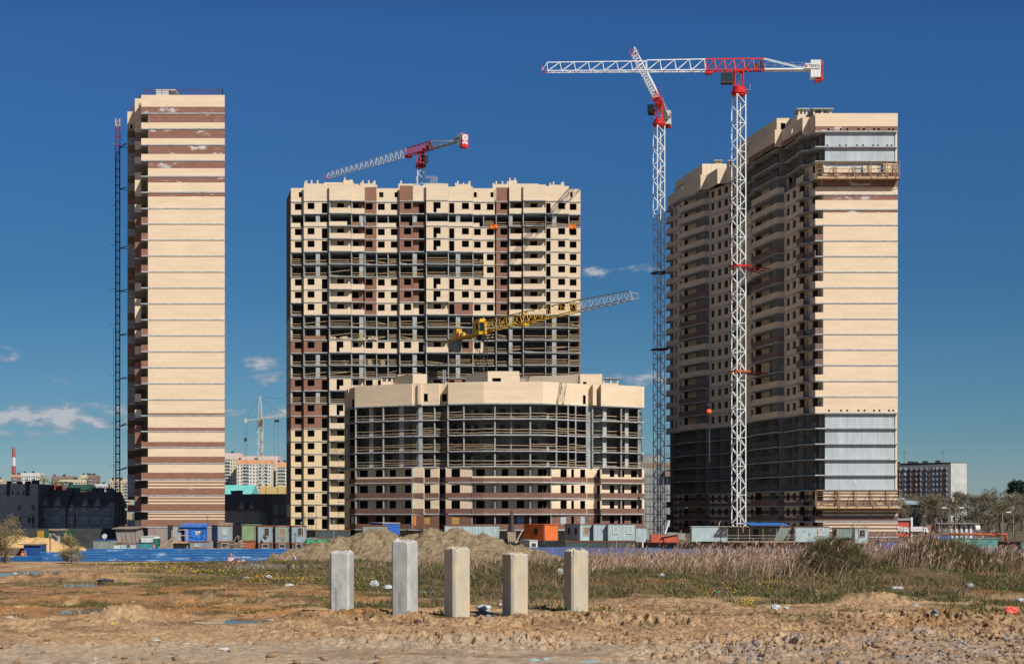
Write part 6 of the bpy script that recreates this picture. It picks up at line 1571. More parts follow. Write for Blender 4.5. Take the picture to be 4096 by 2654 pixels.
    C('low pale cabin without windows at the right end of the middle row',2544,2588,2109,2166,248,'pale',L=4,ribs=.6)
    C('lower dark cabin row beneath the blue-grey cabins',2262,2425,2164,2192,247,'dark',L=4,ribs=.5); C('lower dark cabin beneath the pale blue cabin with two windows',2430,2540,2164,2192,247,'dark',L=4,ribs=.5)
    t=thing('red_shed','low red shed with a slanted roof left of the long pale container','shed',P(2610,2164,246)); a,b,c_=X(2605,246),X(2655,246),X(2714,246); m=MB(); m.box(a,b,246,249,Z(2168,246),Z(2136,246)); m.hexa([(b+.02,245.8,Z(2168,246)),(c_,245.8,Z(2168,246)),(c_,249,Z(2168,246)),(b+.02,249,Z(2168,246))],[(b+.02,245.8,Z(2148,246)),(c_,245.8,Z(2138,246)),(c_,249,Z(2138,246)),(b+.02,249,Z(2148,246))]); m.build('wall',cmat('red'),t); m=MB(); m.hexa([(b-.3,245.5,Z(2146,246)),(c_+.1,245.5,Z(2134,246)),(c_+.1,249.3,Z(2134,246)),(b-.3,249.3,Z(2146,246))],[(b-.3,245.5,Z(2144,246)),(c_+.1,245.5,Z(2132,246)),(c_+.1,249.3,Z(2132,246)),(b-.3,249.3,Z(2144,246))]); m.build('roof',WOODG,t)
    m=MB(); m.bar(P(2660,2135,247),P(2678,2082,250),.1); tag(m.build('leaning_plank',WHITE,origin=P(2660,2135,247)),'white plank leaning behind the red shed','plank')
    C('long pale grey container without windows left of the porch',2767,2908,2105,2164,246,'pale',L=2.4,ribs=.0,name='shipping_container',cat='container',roof='white')
    t=C('long dark-fronted office cabin behind a porch with a blue roof',2910,3178,2106,2164,248,'greyg',L=3,ribs=.5,wins=((.22,.32,.3,.75,'x'),(.50,.60,.3,.75,'x')),door=(.38,.46))
    t=thing('porch','timber porch with rails and a bright blue roof in front of the office cabin','porch',P(3045,2166,245)); m=MB(); D=244.8
    for px in (2910,2953,2998,3052,3106,3152,3178): m.bar(P(px,2166,D),P(px,2104 if px<3000 or px>3160 else 2100,D),.07)
    for y in (2140,2151,2163): m.bar(P(2908,y,D),P(3180,y,D),.06)
    m.box(X(2885,D),X(3015,D),D-.3,D+3,Z(2106,D),Z(2103.5,D)); m.build('timber_frame',WOODG,t); m=MB(); A=P(3001,2100,D-.5);B=P(3160,2101,D-.5); m.hexa([A,B,B+Vector((-.6,3.8,.35)),A+Vector((-.6,3.8,.35))],[A+Vector((0,0,.08)),B+Vector((0,0,.08)),B+Vector((-.6,3.8,.43)),A+Vector((-.6,3.8,.43))]); m.build('roof',mat('blue_roof',(.04,.20,.60),rough=.4),t)
    m=MB(); m.box(X(2890,D),X(3180,D),D-.1,D+2.6,Z(2168,D),Z(2164,D)); m.build('deck',WOODG,t)
    C('pale blue cabin with one white window right of the porch',3182,3317,2106,2166,246,'pale',L=2.4,ribs=0,wins=((.68,.82,.45,.88,'n'),))
    for (x0,x1,k,wn,lb_) in ((2600,2716,'dark',(),'lower dark cabin beneath the low red shed'),(2760,2908,'greyg',(),'lower grey-green cabin beneath the long pale container'),(2912,3040,'dark',((.3,.45,.2,.8,'d'),),'lower dark cabin beneath the left half of the porch'),(3044,3178,'bluegrey',((.5,.62,.2,.8,'d'),),'lower blue-grey cabin beneath the right half of the porch'),(3184,3330,'greyg',((.2,.32,.2,.8,'d'),),'lower grey-green cabin beneath the pale cabin with one window'),(3345,3480,'dark',(),'lower dark cabin beneath the two rightmost cabins')):
        C(lb_,x0,x1,2171,2195,247.5,k,L=3,ribs=.5,wins=wn)
    C('shaded grey cabin between two pale cabins at the right',3345,3418,2110,2160,250,'greyg',L=3,ribs=.4)
    C('narrow pale blue cabin with a dark window, furthest right of the cabins',3420,3474,2110,2172,246,'pale',L=2.4,ribs=0,wins=((.32,.72,.45,.85,'d'),))
    C('blue corrugated box at the foot of the right tower',3520,3590,2163,2190,246,'blue',L=3,ribs=.25); 
    C('blue wrapped container left of the green container at the far right',3740,3806,2138,2192,245,'blue',L=3,ribs=.5)
    C('long sea-green container behind the reeds at the far right',3808,3992,2153,2194,244.5,'seagreen',L=3,ribs=.3,name='shipping_container',cat='container',roof='seagreen')
    C('teal container cut by the right edge of the photo',4085,4180,2165,2194,244.5,'tealblue',L=3,ribs=.3,name='shipping_container',cat='container')
    m=MB(); m.box(X(3995,245),X(4085,245),245,247,Z(2200,245),Z(2166,245)); m.box(X(3995,245),X(4096,245),244.6,247.5,Z(2166,245),Z(2162,245)); tag(m.build('dark_shelter',mat('rust_dark',(.12,.07,.05)),origin=P(4040,2200,245)),'dark open shelter with a thin flat roof between the sea-green and teal containers','shelter')
    # red hot-water pipe
    t=thing('heating_pipe','thick rusty red insulated pipe running above the containers at the right','pipe',P(3860,2160,252)); m=MB(); r=5.5*252/F
    rp=mat('red_pipe',(.42,.10,.05),(.30,.07,.04),scale=2,rough=.7)
    m.bar(P(3790,2135,252),P(3944,2135,252),r,n=12); m.bar(P(3984,2136,252),P(4028,2136,252),r,n=12); m.bar(P(4025,2133,252),P(4025,2165,252),r,n=12); m.bar(P(3944,2135,252),P(3984,2140,255),r,n=12); m.build('pipe',rp,t,smooth=True)
    for px in (3800,3870,3930): m=MB(); m.box(X(px,252)-.12,X(px,252)+.12,251.9,252.1,0,Z(2140,252)); m.build('support',CONC,t)
    # excavator
    t=thing('excavator','dark excavator with its arm raised upright behind the earth heap','excavator',P(2040,2190,250)); D=250.0
    m=MB(); 
    for dx in (-1.0,1.0): 
        x=X(2040,D)+dx; m.hexa([(x-.25,D-1.6,.1),(x+.25,D-1.6,.1),(x+.25,D+1.6,.1),(x-.25,D+1.6,.1)],[(x-.25,D-1.9,.8),(x+.25,D-1.9,.8),(x+.25,D+1.9,.8),(x-.25,D+1.9,.8)])
    m.build('track',DARK,t); m=MB(); m.box(X(2040,D)-1.2,X(2040,D)+1.2,D-1.3,D+2.2,.9,2.1); m.box(X(2040,D)-1.2,X(2040,D)-.2,D-1.3,D+.3,2.1,3.2); m.build('house',mat('excavator_dark',(.10,.09,.07)),t)
    m=MB(); m.bar(P(2038,2150,D),P(2047,2040,D-1),.42,0,.22); m.bar(P(2030,2130,D),P(2044,2075,D-.5),.12); m.build('boom',DARK,t)
    m=MB(); m.bar(P(2047,2040,D-1),P(2052,2130,D-3),.2,0,.3); m.build('stick',DARK,t)
    m=MB(); A=P(2040,2128,D-3.2); m.hexa([A+Vector((-.3,-.4,-1.3)),A+Vector((.9,-.4,-1.3)),A+Vector((.9,.4,-1.1)),A+Vector((-.3,.4,-1.1))],[A+Vector((-.4,-.2,0)),A+Vector((.9,-.2,0)),A+Vector((.9,.6,.1)),A+Vector((-.4,.6,.1))])
    for i in range(4): m.bar(A+Vector((-.25+i*.35,-.45,-1.3)),A+Vector((-.25+i*.35,-.6,-1.6)),.07)
    m.build('bucket',mat('bucket_steel',(.32,.26,.19)),t)
    m=MB(); m.bar(P(2062,2170,247),P(2090,2120,247),.12); m.bar(P(2062,2170,247),P(2075,2163,247),.1); tag(m.build('timber_beam',WOOD,origin=P(2062,2170,247)),'pale timber beam leaning beside the excavator','beam')
    # orange bits on the right tower
    # hanging load under the right-hand crane
    Yh=298.0; c=P(2836,1646,Yh); t=thing('hanging_load','round orange load hanging on a cable before the shaded side','load',c)
    R=random.Random(9); b_=bag_mesh(R,.5,.95); b_.v=[(x+c.x,y+c.y,z+c.z-.45) for x,y,z in b_.v]; b_.build('bundle',mat('signal_orange',(.95,.13,.04),rough=.5),t,smooth=True); 
    m=MB(); m.bar(c+Vector((0,0,-.5)),c+Vector((0,0,-1.3)),.05); m.build('hook',DARK,t)
    m=MB(); m.bar(P(2838,1712,312),P(2838,1848,312),.09); tag(m.build('white_hose',WHITE,origin=P(2838,1848,312)),'thin white hose hanging down the open floors of the shaded side','hose')
    m=MB(); m.box(X(3222,291),X(3240,291),291,291.2,Z(1956,291),Z(1922,291)); tag(m.build('orange_hoarding',mat('signal_orange',(.95,.13,.04)),origin=P(3231,1956,291)),'bright orange-red panel in an open floor of the right tower','panel')
    m=MB(); m.box(X(1648,300),X(1658,300),305,305.1,Z(2100,305),Z(2062,305)); tag(m.build('orange_sheet',ORANGE,origin=P(1653,2100,305)),'orange sheet hung in a ground floor loggia of the low block','sheet')
# ================================================================== LITTER
def litter():
    R=random.Random(31); wt=mat('plastic_white',(.58,.62,.64),(.36,.40,.42),scale=8,rough=.4); bk=mat('plastic_dark',(.07,.07,.08),rough=.5)
    L_=[(62,2291,22,9,wt,'white bag near the left edge, beyond the first puddle'),(108,2310,40,20,mat('pale_stone',(.62,.52,.42)),'large pale stone beside the first puddle'),(666,2268,12,8,wt,'small white bag in the grass left of the seated walkers'),(420,2328,75,20,bk,'crumpled dark plastic sheet by the puddle'),(985,2312,30,14,wt,'white bag among the dandelions'),(1075,2312,34,22,wt,'bigger white bag among the dandelions left of the piles'),(1157,2345,50,16,wt,'translucent plastic sheet in the grass left of the first pile'),
        (1500,2352,46,34,wt,'bright white plastic bag standing between the first two piles'),(1552,2360,60,26,wt,'long white plastic sheet behind the tallest pile'),(1938,2442,80,34,wt,'shiny translucent plastic bag between the third and fourth piles'),(2240,2345,30,32,wt,'white bag just left of the rightmost pile'),(1705,2370,70,9,wt,'flat strip of plastic lying between the second and third piles'),
        (2648,2340,26,16,wt,'rounded white bag in the reeds'),(3100,2434,52,32,wt,'upright white sack at the edge of the turf on the right'),(3145,2430,30,14,wt,'grey plastic beside the upright white sack'),(4046,2468,62,44,mat('plastic_red',(.85,.13,.09),(.7,.1,.07),scale=6,rough=.4),'bright red plastic bag at the right edge'),(2870,2372,26,10,mat('plastic_green',(.02,.45,.25),rough=.3),'small shiny green bottle scrap in the grass'),
        (380,2632,22,9,wt,'small white scrap on the silt at the bottom left'),(895,2596,48,16,wt,'clear plastic sheet on the silt'),(625,2556,44,12,wt,'clear plastic scrap before the clods'),(42,2480,30,11,wt,'white scrap at the left edge of the clods'),(1085,2478,40,7,wt,'thin white strip in the mud left of the piles'),(915,2376,30,7,wt,'flat white scrap on the orange sand'),(1668,2492,34,26,mat('dark_stone',(.09,.06,.05)),'dark brown round stone below the tallest pile'),(1775,2478,60,8,wt,'pale strip of plastic in front of the middle pile'),
        (3590,2360,60,16,wt,'row of white rags in the turf on the right'),(3880,2355,46,30,mat('grey_stone',(.35,.34,.35)),'large grey stone in the turf at the right'),(4080,2410,50,26,wt,'pale rags near the right edge above the red bag'),(3660,2425,36,10,wt,'thin white rag on the turf left of the blue tin'),(2135,2640,60,14,mat('plastic_aqua',(.35,.58,.60),rough=.4),'aqua plastic strip at the bottom edge'),(2185,2632,30,12,mat('plastic_aqua',(.35,.58,.60),rough=.4),'smaller aqua plastic scrap right of the aqua strip'),(2360,2642,110,6,mat('plastic_aqua',(.35,.58,.60),rough=.4),'long thin aqua plastic band at the bottom edge'),
        (2480,2424,20,12,mat('pale_pipe',(.42,.5,.46)),'bent pale hose end at the turf edge'),(1990,2415,50,10,wt,'yellowish paper scrap behind the fourth pile'),(3250,2250,1,1,wt,''),(310,2505,1,1,wt,''),(450,2500,16,8,mat('plastic_yellow',(.65,.6,.05)),'small yellow scrap beside the puddle on the left'),(365,2380,14,14,mat('pale_stone',(.62,.52,.42)),'small pale stone on the orange soil'),(722,2438,12,7,wt,'tiny white stone in the mud left of centre')]
    for (px,py,w_,h_,mt,lab) in L_:
        if not lab: continue
        y=pdist(max(py,2262)); s=F/y; x=(px-HX)/s; r=w_/s/2*.8; h=h_/s*.85
        m=bag_mesh(R,r,h,seg=14,ring=9,lump=.34 if 'stone' not in lab else .12)
        if 'stone' not in lab: m.v=[(a+R.uniform(-.06,.06)*r,b+R.uniform(-.06,.06)*r,c+R.uniform(-.08,.08)*h) for a,b,c in m.v]
        o=m.build('stone' if 'stone' in lab else ('plastic_sheet' if 'sheet' in lab or 'strip' in lab or 'band' in lab else 'litter_bag'),mt,smooth='stone' in lab); o.location=(x,y,g1(x,y)-h*.12); o.rotation_euler=(0,0,R.uniform(-.3,.3) if w_<70 else 0); tag(o,lab,'stone' if 'stone' in lab else 'litter')
    # blue tin
    y=pdist(2475); s=F/y; x=(3741-HX)/s; t=thing('paint_tin','dented blue tin with pale markings lying open at the turf edge','tin',(x,y,g1(x,y)-.02)); rr_=.085; m=MB(); n=20
    m.bar((x,y,g1(x,y)-.02),(x+.02,y,g1(x,y)+.17),rr_,n=n); m.build('body',mat('tin_blue',(.02,.17,.22),(.015,.12,.16),rough=.4,scale=8),t)
    m=MB(); 
    for i in range(3): m.box(x-.03,x+.035,y-rr_-.006,y-rr_+.01,g1(x,y)+.03+i*.045,g1(x,y)+.05+i*.045)
    m.build('marking',WHITE,t)
    m=MB(); m.bar((x,y,g1(x,y)+.165),(x+.02,y,g1(x,y)+.185),rr_*1.06,n=n); m.build('rim',STEEL,t)
# ================================================================== PEOPLE
SK=mat('skin',(.62,.36,.25),(.55,.31,.22),scale=5,rough=.6)
def person(label,x,y,z,H=1.74,face=0,top=(.4,.6,.7),bot=(.1,.12,.2),hair=(.1,.07,.05),pose='stand',hat=None,pack=None):
    k=H/1.74; T=thing('person',label,'person',(x,y,z),rz=face)
    
    # joints facing -Y; x is the person's side axis
    J={'pelvis':(0,0,.93,.135,.10),'waist':(0,.0,1.06,.125,.09),'chest':(0,0.01,1.30,.155,.105),'neck':(0,-.01,1.48,.055,.055),'head0':(0,-.03,1.58,.075,.085),'head1':(0,-.03,1.68,.078,.09),
       'lh':(.09,0,.88,.085,.085),'lk':(.11,-.03,.50,.055,.055),'la':(.11,.02,.10,.04,.04),'lt':(.12,-.14,.04,.04,.03),'rh':(-.09,0,.88,.085,.085),'rk':(-.12,-.1,.50,.055,.055),'ra':(-.12,-.06,.10,.04,.04),'rt':(-.13,-.2,.04,.04,.03),
       'ls':(.18,0,1.41,.055,.055),'le':(.24,.04,1.14,.042,.042),'lw':(.24,-.08,.92,.03,.03),'lf':(.24,-.12,.82,.026,.035),'rs':(-.18,0,1.41,.055,.055),'re':(-.25,.0,1.14,.042,.042),'rw':(-.24,-.12,.92,.03,.03),'rf':(-.24,-.16,.82,.026,.035)}
    if pose=='shade': # one hand raised to the brow
        J['le']=(.36,-.08,1.42,.042,.042); J['lw']=(.20,-.16,1.60,.03,.03); J['lf']=(.10,-.17,1.67,.026,.035)
    if pose=='bow': J['head0']=(0,-.08,1.56,.075,.085); J['head1']=(0,-.13,1.64,.078,.09)
    if pose=='crouch':
        for q in J: 
            v=list(J[q]); 
            if q not in('lk','la','lt','rk','ra','rt'): v[2]-=.45; v[1]+=.0
            J[q]=tuple(v)
        J['lk']=(.14,-.38,.50,.055,.055); J['rk']=(-.14,-.38,.46,.055,.055)
    ks=list(J); idx={q:i for i,q in enumerate(ks)}
    E_=[('pelvis','waist'),('waist','chest'),('chest','neck'),('neck','head0'),('head0','head1'),('pelvis','lh'),('lh','lk'),('lk','la'),('la','lt'),('pelvis','rh'),('rh','rk'),('rk','ra'),('ra','rt'),('chest','ls'),('ls','le'),('le','lw'),('lw','lf'),('chest','rs'),('rs','re'),('re','rw'),('rw','rf')]
    sc=lambda v,g=0:(v[0]*k,v[1]*k,v[2]*k,v[3]*k+g,v[4]*k+g)
    skin_obj('body',[sc(J[q]) for q in ks],[(idx[a],idx[b]) for a,b in E_],SK,T)
    def sub(names,edges,nm,col,g):
        ii={q:i for i,q in enumerate(names)}; m=mat('cloth_%d_%d_%d'%tuple(int(c*99) for c in col),col,rough=.85); skin_obj(nm,[sc(J[q],g) for q in names],[(ii[a],ii[b]) for a,b in edges],m,T)
    J['waist2']=(0,J['waist'][1],J['waist'][2]-.12,.135,.105)
    sub(['chest','waist','waist2','ls','le','rs','re'],[('chest','waist'),('waist','waist2'),('chest','ls'),('ls','le'),('chest','rs'),('rs','re')],'shirt',top,.016)
    sub(['pelvis','lh','lk','la','rh','rk','ra'],[('pelvis','lh'),('lh','lk'),('lk','la'),('pelvis','rh'),('rh','rk'),('rk','ra')],'trousers',bot,.014)
    hm=mat('hair_%d'%int(sum(hair)*1000),hair,rough=.8); h1=J['head1']
    m=MB(); n=10; vs=[];c=Vector((0,h1[1]+.02,h1[2]+.02))*k
    for j in range(6):
        a=j/5*math.pi*.62
        for i in range(n): t=2*math.pi*i/n; vs.append((c.x+.092*k*math.sin(a)*math.cos(t),c.y+.105*k*math.sin(a)*math.sin(t),c.z+.105*k*math.cos(a)))
    m.add(vs,[(j*n+i,j*n+(i+1)%n,(j+1)*n+(i+1)%n,(j+1)*n+i) for j in range(5) for i in range(n)][::1]); o=m.build('hat' if hat else 'hair',mat('hat_%d'%int(sum(hat)*100),hat,rough=.7) if hat else hm,None,smooth=True); o.parent=T
    # face features
    f=MB(); y0=(h1[1]-.085)*k; z0=(h1[2]-.03)*k
    for s in (-1,1): f.box(s*.032*k-.011,s*.032*k+.011,y0-.012,y0+.02,z0-.006,z0+.008)
    f.box(-.025,.025,y0-.008,y0+.02,z0-.085*k,z0-.075*k); o=f.build('eyes_and_mouth',DARK,None); o.parent=T
    f=MB(); f.hexa([(-.014,y0+.02,z0-.05*k),(.014,y0+.02,z0-.05*k),(.012,y0-.03,z0-.045*k),(-.012,y0-.03,z0-.045*k)][::1],[(-.006,y0+.02,z0),(.006,y0+.02,z0),(.005,y0-.008,z0),(-.005,y0-.008,z0)]); o=f.build('nose',SK,None); o.parent=T
    if pack:
        m=MB(); m.hexa([(-.14,.10,1.02),(.14,.10,1.02),(.13,.27,1.04),(-.13,.27,1.04)],[(-.12,.10,1.44),(.12,.10,1.44),(.10,.2,1.42),(-.10,.2,1.42)]); 
        for s in (-.1,.1): m.bar((s,.12,1.42),(s,-.12,1.40),.018); m.bar((s,-.12,1.40),(s,-.1,1.1),.018)
        o=m.build('backpack',mat('backpack_red',(.25,.03,.05),(.05,.03,.06),scale=9,lo=.45,hi=.55,rough=.7),None); o.parent=T
    return T
def people():
    def at(px,Y): return X(px,Y)
    def place(px,ytop,Y,H): 
        return (at(px,Y),Y,Z(ytop,Y)-H)
    p=place(1178,2211,125,1.74); person('man with bowed head in a pale blue shirt wearing a dark red backpack',*p,H=1.74,face=-1.1,top=(.38,.58,.66),bot=(.35,.33,.30),hair=(.45,.28,.20),pose='bow',pack=True)
    p=place(924,2214,125,1.66); person('woman in a pale pink top shading her eyes with a raised hand',*p,H=1.66,face=.3,top=(.72,.52,.62),bot=(.30,.32,.42),hair=(.50,.33,.15),pose='shade')
    p=place(955,2231,124,1.15); person('small child in an orange shirt beside the woman',*p,H=1.15,face=.2,top=(.85,.16,.05),bot=(.2,.2,.25),hair=(.4,.25,.12))
    p=place(972,2226,123,1.3); person('child in grey with a pale sun hat, right of the child in orange',*p,H=1.3,face=.6,top=(.28,.30,.28),bot=(.2,.2,.2),hair=(.3,.3,.3),hat=(.62,.60,.52))
    OR=(.85,.20,.03)
    p=place(90,2203,241.5,1.75); person('worker in orange vest and helmet, left of two by the dark blue shed',*p,H=1.75,face=.3,top=OR,bot=(.12,.12,.14),hat=(.95,.25,.03))
    p=place(101,2202,241.8,1.75); person('worker in violet overalls and an orange helmet, right of two by the dark blue shed',*p,H=1.75,face=-.4,top=(.25,.16,.35),bot=(.2,.14,.3),hat=(.95,.25,.03))
    p=(X(617,240.9),240.9,Z(2193,240.9)-.55); person('person in grey crouching behind the blue fence in front of the teal cabin',*p,H=1.7,face=.8,top=(.25,.23,.19),bot=(.2,.18,.15),hair=(.2,.15,.1),pose='crouch')
# ================================================================== BACKGROUND BUILDINGS
def panel_block(label,px0,px1,ytop,ybot,Y,wall,bays,floors,band=None,bandmat=None,depth=14,side=None,balc=(),roofmat=DARK,winmat=None,group='distant apartment blocks',name='apartment_building',fh=None):
    a,b=X(px0,Y),X(px1,Y); zt=Z(ytop,Y); zb=max(0,Z(ybot,Y)) ; T=thing(name,label,'building',((a+b)/2,Y,0),group)
    s=F/Y; m=MB(); m.box(a,b,Y,Y+depth,0,zt-(band*(zt-zb) if band else 0)-.01); m.build('wall',wall,T)
    if band: m=MB(); m.box(a-.1,b+.1,Y-.1,Y+depth,zt-band*(zt-zb),zt); m.build('attic_wall',bandmat,T)
    fh=fh or 2.8; n=floors; top=zt-(band*(zt-zb) if band else 1.0); w=(b-a)/bays; wm=winmat or mat('far_window',(.10,.12,.14),(.05,.06,.07),rough=.3); wins=[]; bl=[]
    for i in range(n):
        z=top-(i+1)*fh
        if z<0: break
        for j in range(bays):
            x=a+w*(j+.5)
            if j in balc:
                q=MB(); q.box(x-w*.42,x+w*.42,Y-1.0,Y-.02,z,z+1.1); bl.append(q); q=MB(); q.box(x-w*.4,x+w*.4,Y-.04,Y+.05,z+1.15,z+2.4); wins.append(q)
            else: q=MB(); q.box(x-min(w*.22,.8),x+min(w*.22,.8),Y-.05,Y+.05,z+.9,z+2.3); wins.append(q)
    emit('window',wins,wm,T); emit('balcony',bl,mat('far_balcony',(.48,.56,.57),(.35,.42,.44),scale=.3),T)
    m=MB(); m.box(a+1,a+2.5,Y+3,Y+5,zt,zt+1.6); m.box((a+b)/2,(a+b)/2+2,Y+3,Y+5,zt,zt+1.6); m.bar(((a+b)/2+3,Y+2,zt),((a+b)/2+3,Y+2,zt+3.5),.12); m.build('roof_box',roofmat,T)
    return T
def gable_house(label,px0,px1,yridge,yeave,Y,depth,wall,roofm,gables=(),wins=(),chim=(),group=None,cat='house',name='house'):
    a,b=X(px0,Y),X(px1,Y); ze,zr=Z(yeave,Y),Z(yridge,Y); T=thing(name,label,cat,((a+b)/2,Y,0),group)
    m=MB(); m.box(a,b,Y,Y+depth,0,ze); m.build('wall',wall,T)
    m=MB(); o=.4
    m.add([(a-o,Y-o,ze-.1),(b+o,Y-o,ze-.1),(b+o,Y+depth/2,zr),(a-o,Y+depth/2,zr),(b+o,Y+depth+o,ze-.1),(a-o,Y+depth+o,ze-.1),(a-o,Y-o,ze-.4),(b+o,Y-o,ze-.4),(b+o,Y+depth+o,ze-.4),(a-o,Y+depth+o,ze-.4)],[(0,1,2,3),(3,2,4,5),(6,7,1,0),(0,3,5,9,6),(1,7,8,4,2),(5,4,8,9),(6,9,8,7)]); m.build('roof',roofm,T)
    for (gx,gw,gt) in gables:
        x0,x1,xm=X(gx-gw,Y),X(gx+gw,Y),X(gx,Y); zt=Z(gt,Y); m=MB(); m.add([(x0,Y-.25,ze-.6),(x1,Y-.25,ze-.6),(xm,Y-.25,zt),(x0,Y+4,ze-.6),(x1,Y+4,ze-.6),(xm,Y+5,zt)],[(0,1,2),(1,4,5,2),(0,2,5,3)]); dm=m.build('dormer',wall,T)
        k=MB(); k.bar((x0,Y-.3,ze-.5),(xm,Y-.3,zt+.1),.14); k.bar((x1,Y-.3,ze-.5),(xm,Y-.3,zt+.1),.14); k.build('verge',mat('verge_grey',(.30,.29,.27)),dm)
    FR=mat('white_window_frame',(.86,.86,.84),rough=.5)
    for (wx,wy,ww,wh,pn) in wins:
        x0,x1=X(wx-ww/2,Y),X(wx+ww/2,Y); z0,z1=Z(wy+wh/2,Y),Z(wy-wh/2,Y); f=MB(); t=.14
        f.box(x0,x0+t,Y-.31,Y-.02,z0,z1); f.box(x1-t,x1,Y-.31,Y-.02,z0,z1); f.box(x0+t,x1-t,Y-.31,Y-.02,z1-t,z1); f.box(x0+t,x1-t,Y-.31,Y-.02,z0,z0+t)
        for i in range(1,pn): xx=x0+(x1-x0)*i/pn; f.box(xx-.08,xx+.08,Y-.3,Y-.02,z0+t,z1-t)
        fo=f.build('window',FR,T); g=MB(); g.box(x0+t,x1-t,Y-.28,Y-.03,z0+t,z1-t); g.build('pane',GLASS,fo)
    for (cx,cw,ct) in chim:
        m=MB(); x0,x1=X(cx-cw/2,Y),X(cx+cw/2,Y); yy=Y+depth/2; z1=Z(ct,Y); m.box(x0,x1,yy-.7,yy+.7,zr-1.5,z1-.25); m.box(x0-.12,x1+.12,yy-.85,yy+.85,z1-.25,z1); m.build('chimney',mat('chimney_block',(.20,.20,.19),(.13,.13,.12)),T)
    return T
BLK=mat('grey_block_wall',(.58,.52,.45),(.46,.41,.35),scale=1,bricks=.12,rough=.95)
TILE=mat('brown_roof_tiles',(.26,.18,.14),(.18,.12,.095),scale=2,stretch=(1,3,1),rough=.8)
TILER=mat('red_brown_roof_tiles',(.20,.10,.08),(.14,.07,.06),scale=2,rough=.8)
def tree(label,x,y,z,h,cr,leaf,seed,bark=None,nl=900,ls=.35,shape='round',bare=False,group=None,name='tree',cat='tree',low=.25,tw=.03):
    R=np.random.RandomState(seed); T=thing(name,label,cat,(x,y,z),group); bark=bark or mat('bark',(.16,.13,.11),(.09,.07,.06),scale=5)
    m=MB(); r0=h*.02+.03; tips=[]
    top=Vector((R.normal()*.03*h,R.normal()*.03*h,h*.86))
    pts=[Vector((0,0,0))]+[top*t+Vector((R.normal()*.015*h,R.normal()*.015*h,0)) for t in (.3,.55,.8,1)]
    for i in range(4): m.bar(pts[i],pts[i+1],r0*(1-i*.22),0,r0*(1-(i+1)*.22),n=6)
    def grow(p,d,l,r,dep):
        q=p+d*l; m.bar(p,q,r,0,r*.55,n=4); tips.append(q)
        if dep>0:
            for _ in range(3 if dep>1 or not bare else 4):
                nd=(d+Vector((R.normal()*.45,R.normal()*.45,R.normal()*.25+.18))).normalized(); grow(p+d*l*R.uniform(.5,1),nd,l*R.uniform(.5,.75),r*.5,dep-1)
    for i in range(12 if not bare else 14):
        t=R.uniform(low,1); k=min(3,int(t*4)); p=pts[k].lerp(pts[k+1],t*4-k if t<1 else 1); a=R.uniform(0,6.283)
        wid=cr*(math.sin(math.pi*min(1,(t-low)/(1-low)*.8+.15))) if shape=='round' else cr*(1.05-t*.8)
        grow(p,Vector((math.cos(a),math.sin(a),R.uniform(.3,.9) if shape=='round' else .1)).normalized(),max(.3,wid*.6),r0*.35,2)
    o=m.build('trunk',bark,None); o.parent=T
    if leaf is not None:
        n=nl; tp=np.array([tuple(q) for q in tips]); c=tp[R.randint(0,len(tp),n)]+R.normal(0,1,(n,3))*np.array([cr*.14,cr*.14,cr*.12]); d1=R.normal(0,1,(n,3)); d1/=np.linalg.norm(d1,axis=1)[:,None]; d2=R.normal(0,1,(n,3)); d2=np.cross(d1,d2); d2/=np.linalg.norm(d2,axis=1)[:,None]; s=R.uniform(.5,1.2,(n,1))*ls
        V=np.stack([c-d1*s*.5,c+d2*s*.35,c+d1*s*.5,c-d2*s*.35],1).reshape(-1,3); Fq=np.arange(n*4).reshape(-1,4)
        o=np_mesh('crown',V,Fq,leaf if isinstance(leaf,list) else [leaf],mi=R.choice(len(leaf) if isinstance(leaf,list) else 1,n)); o.parent=T
        if 'label' in o: del o['label']
    return T
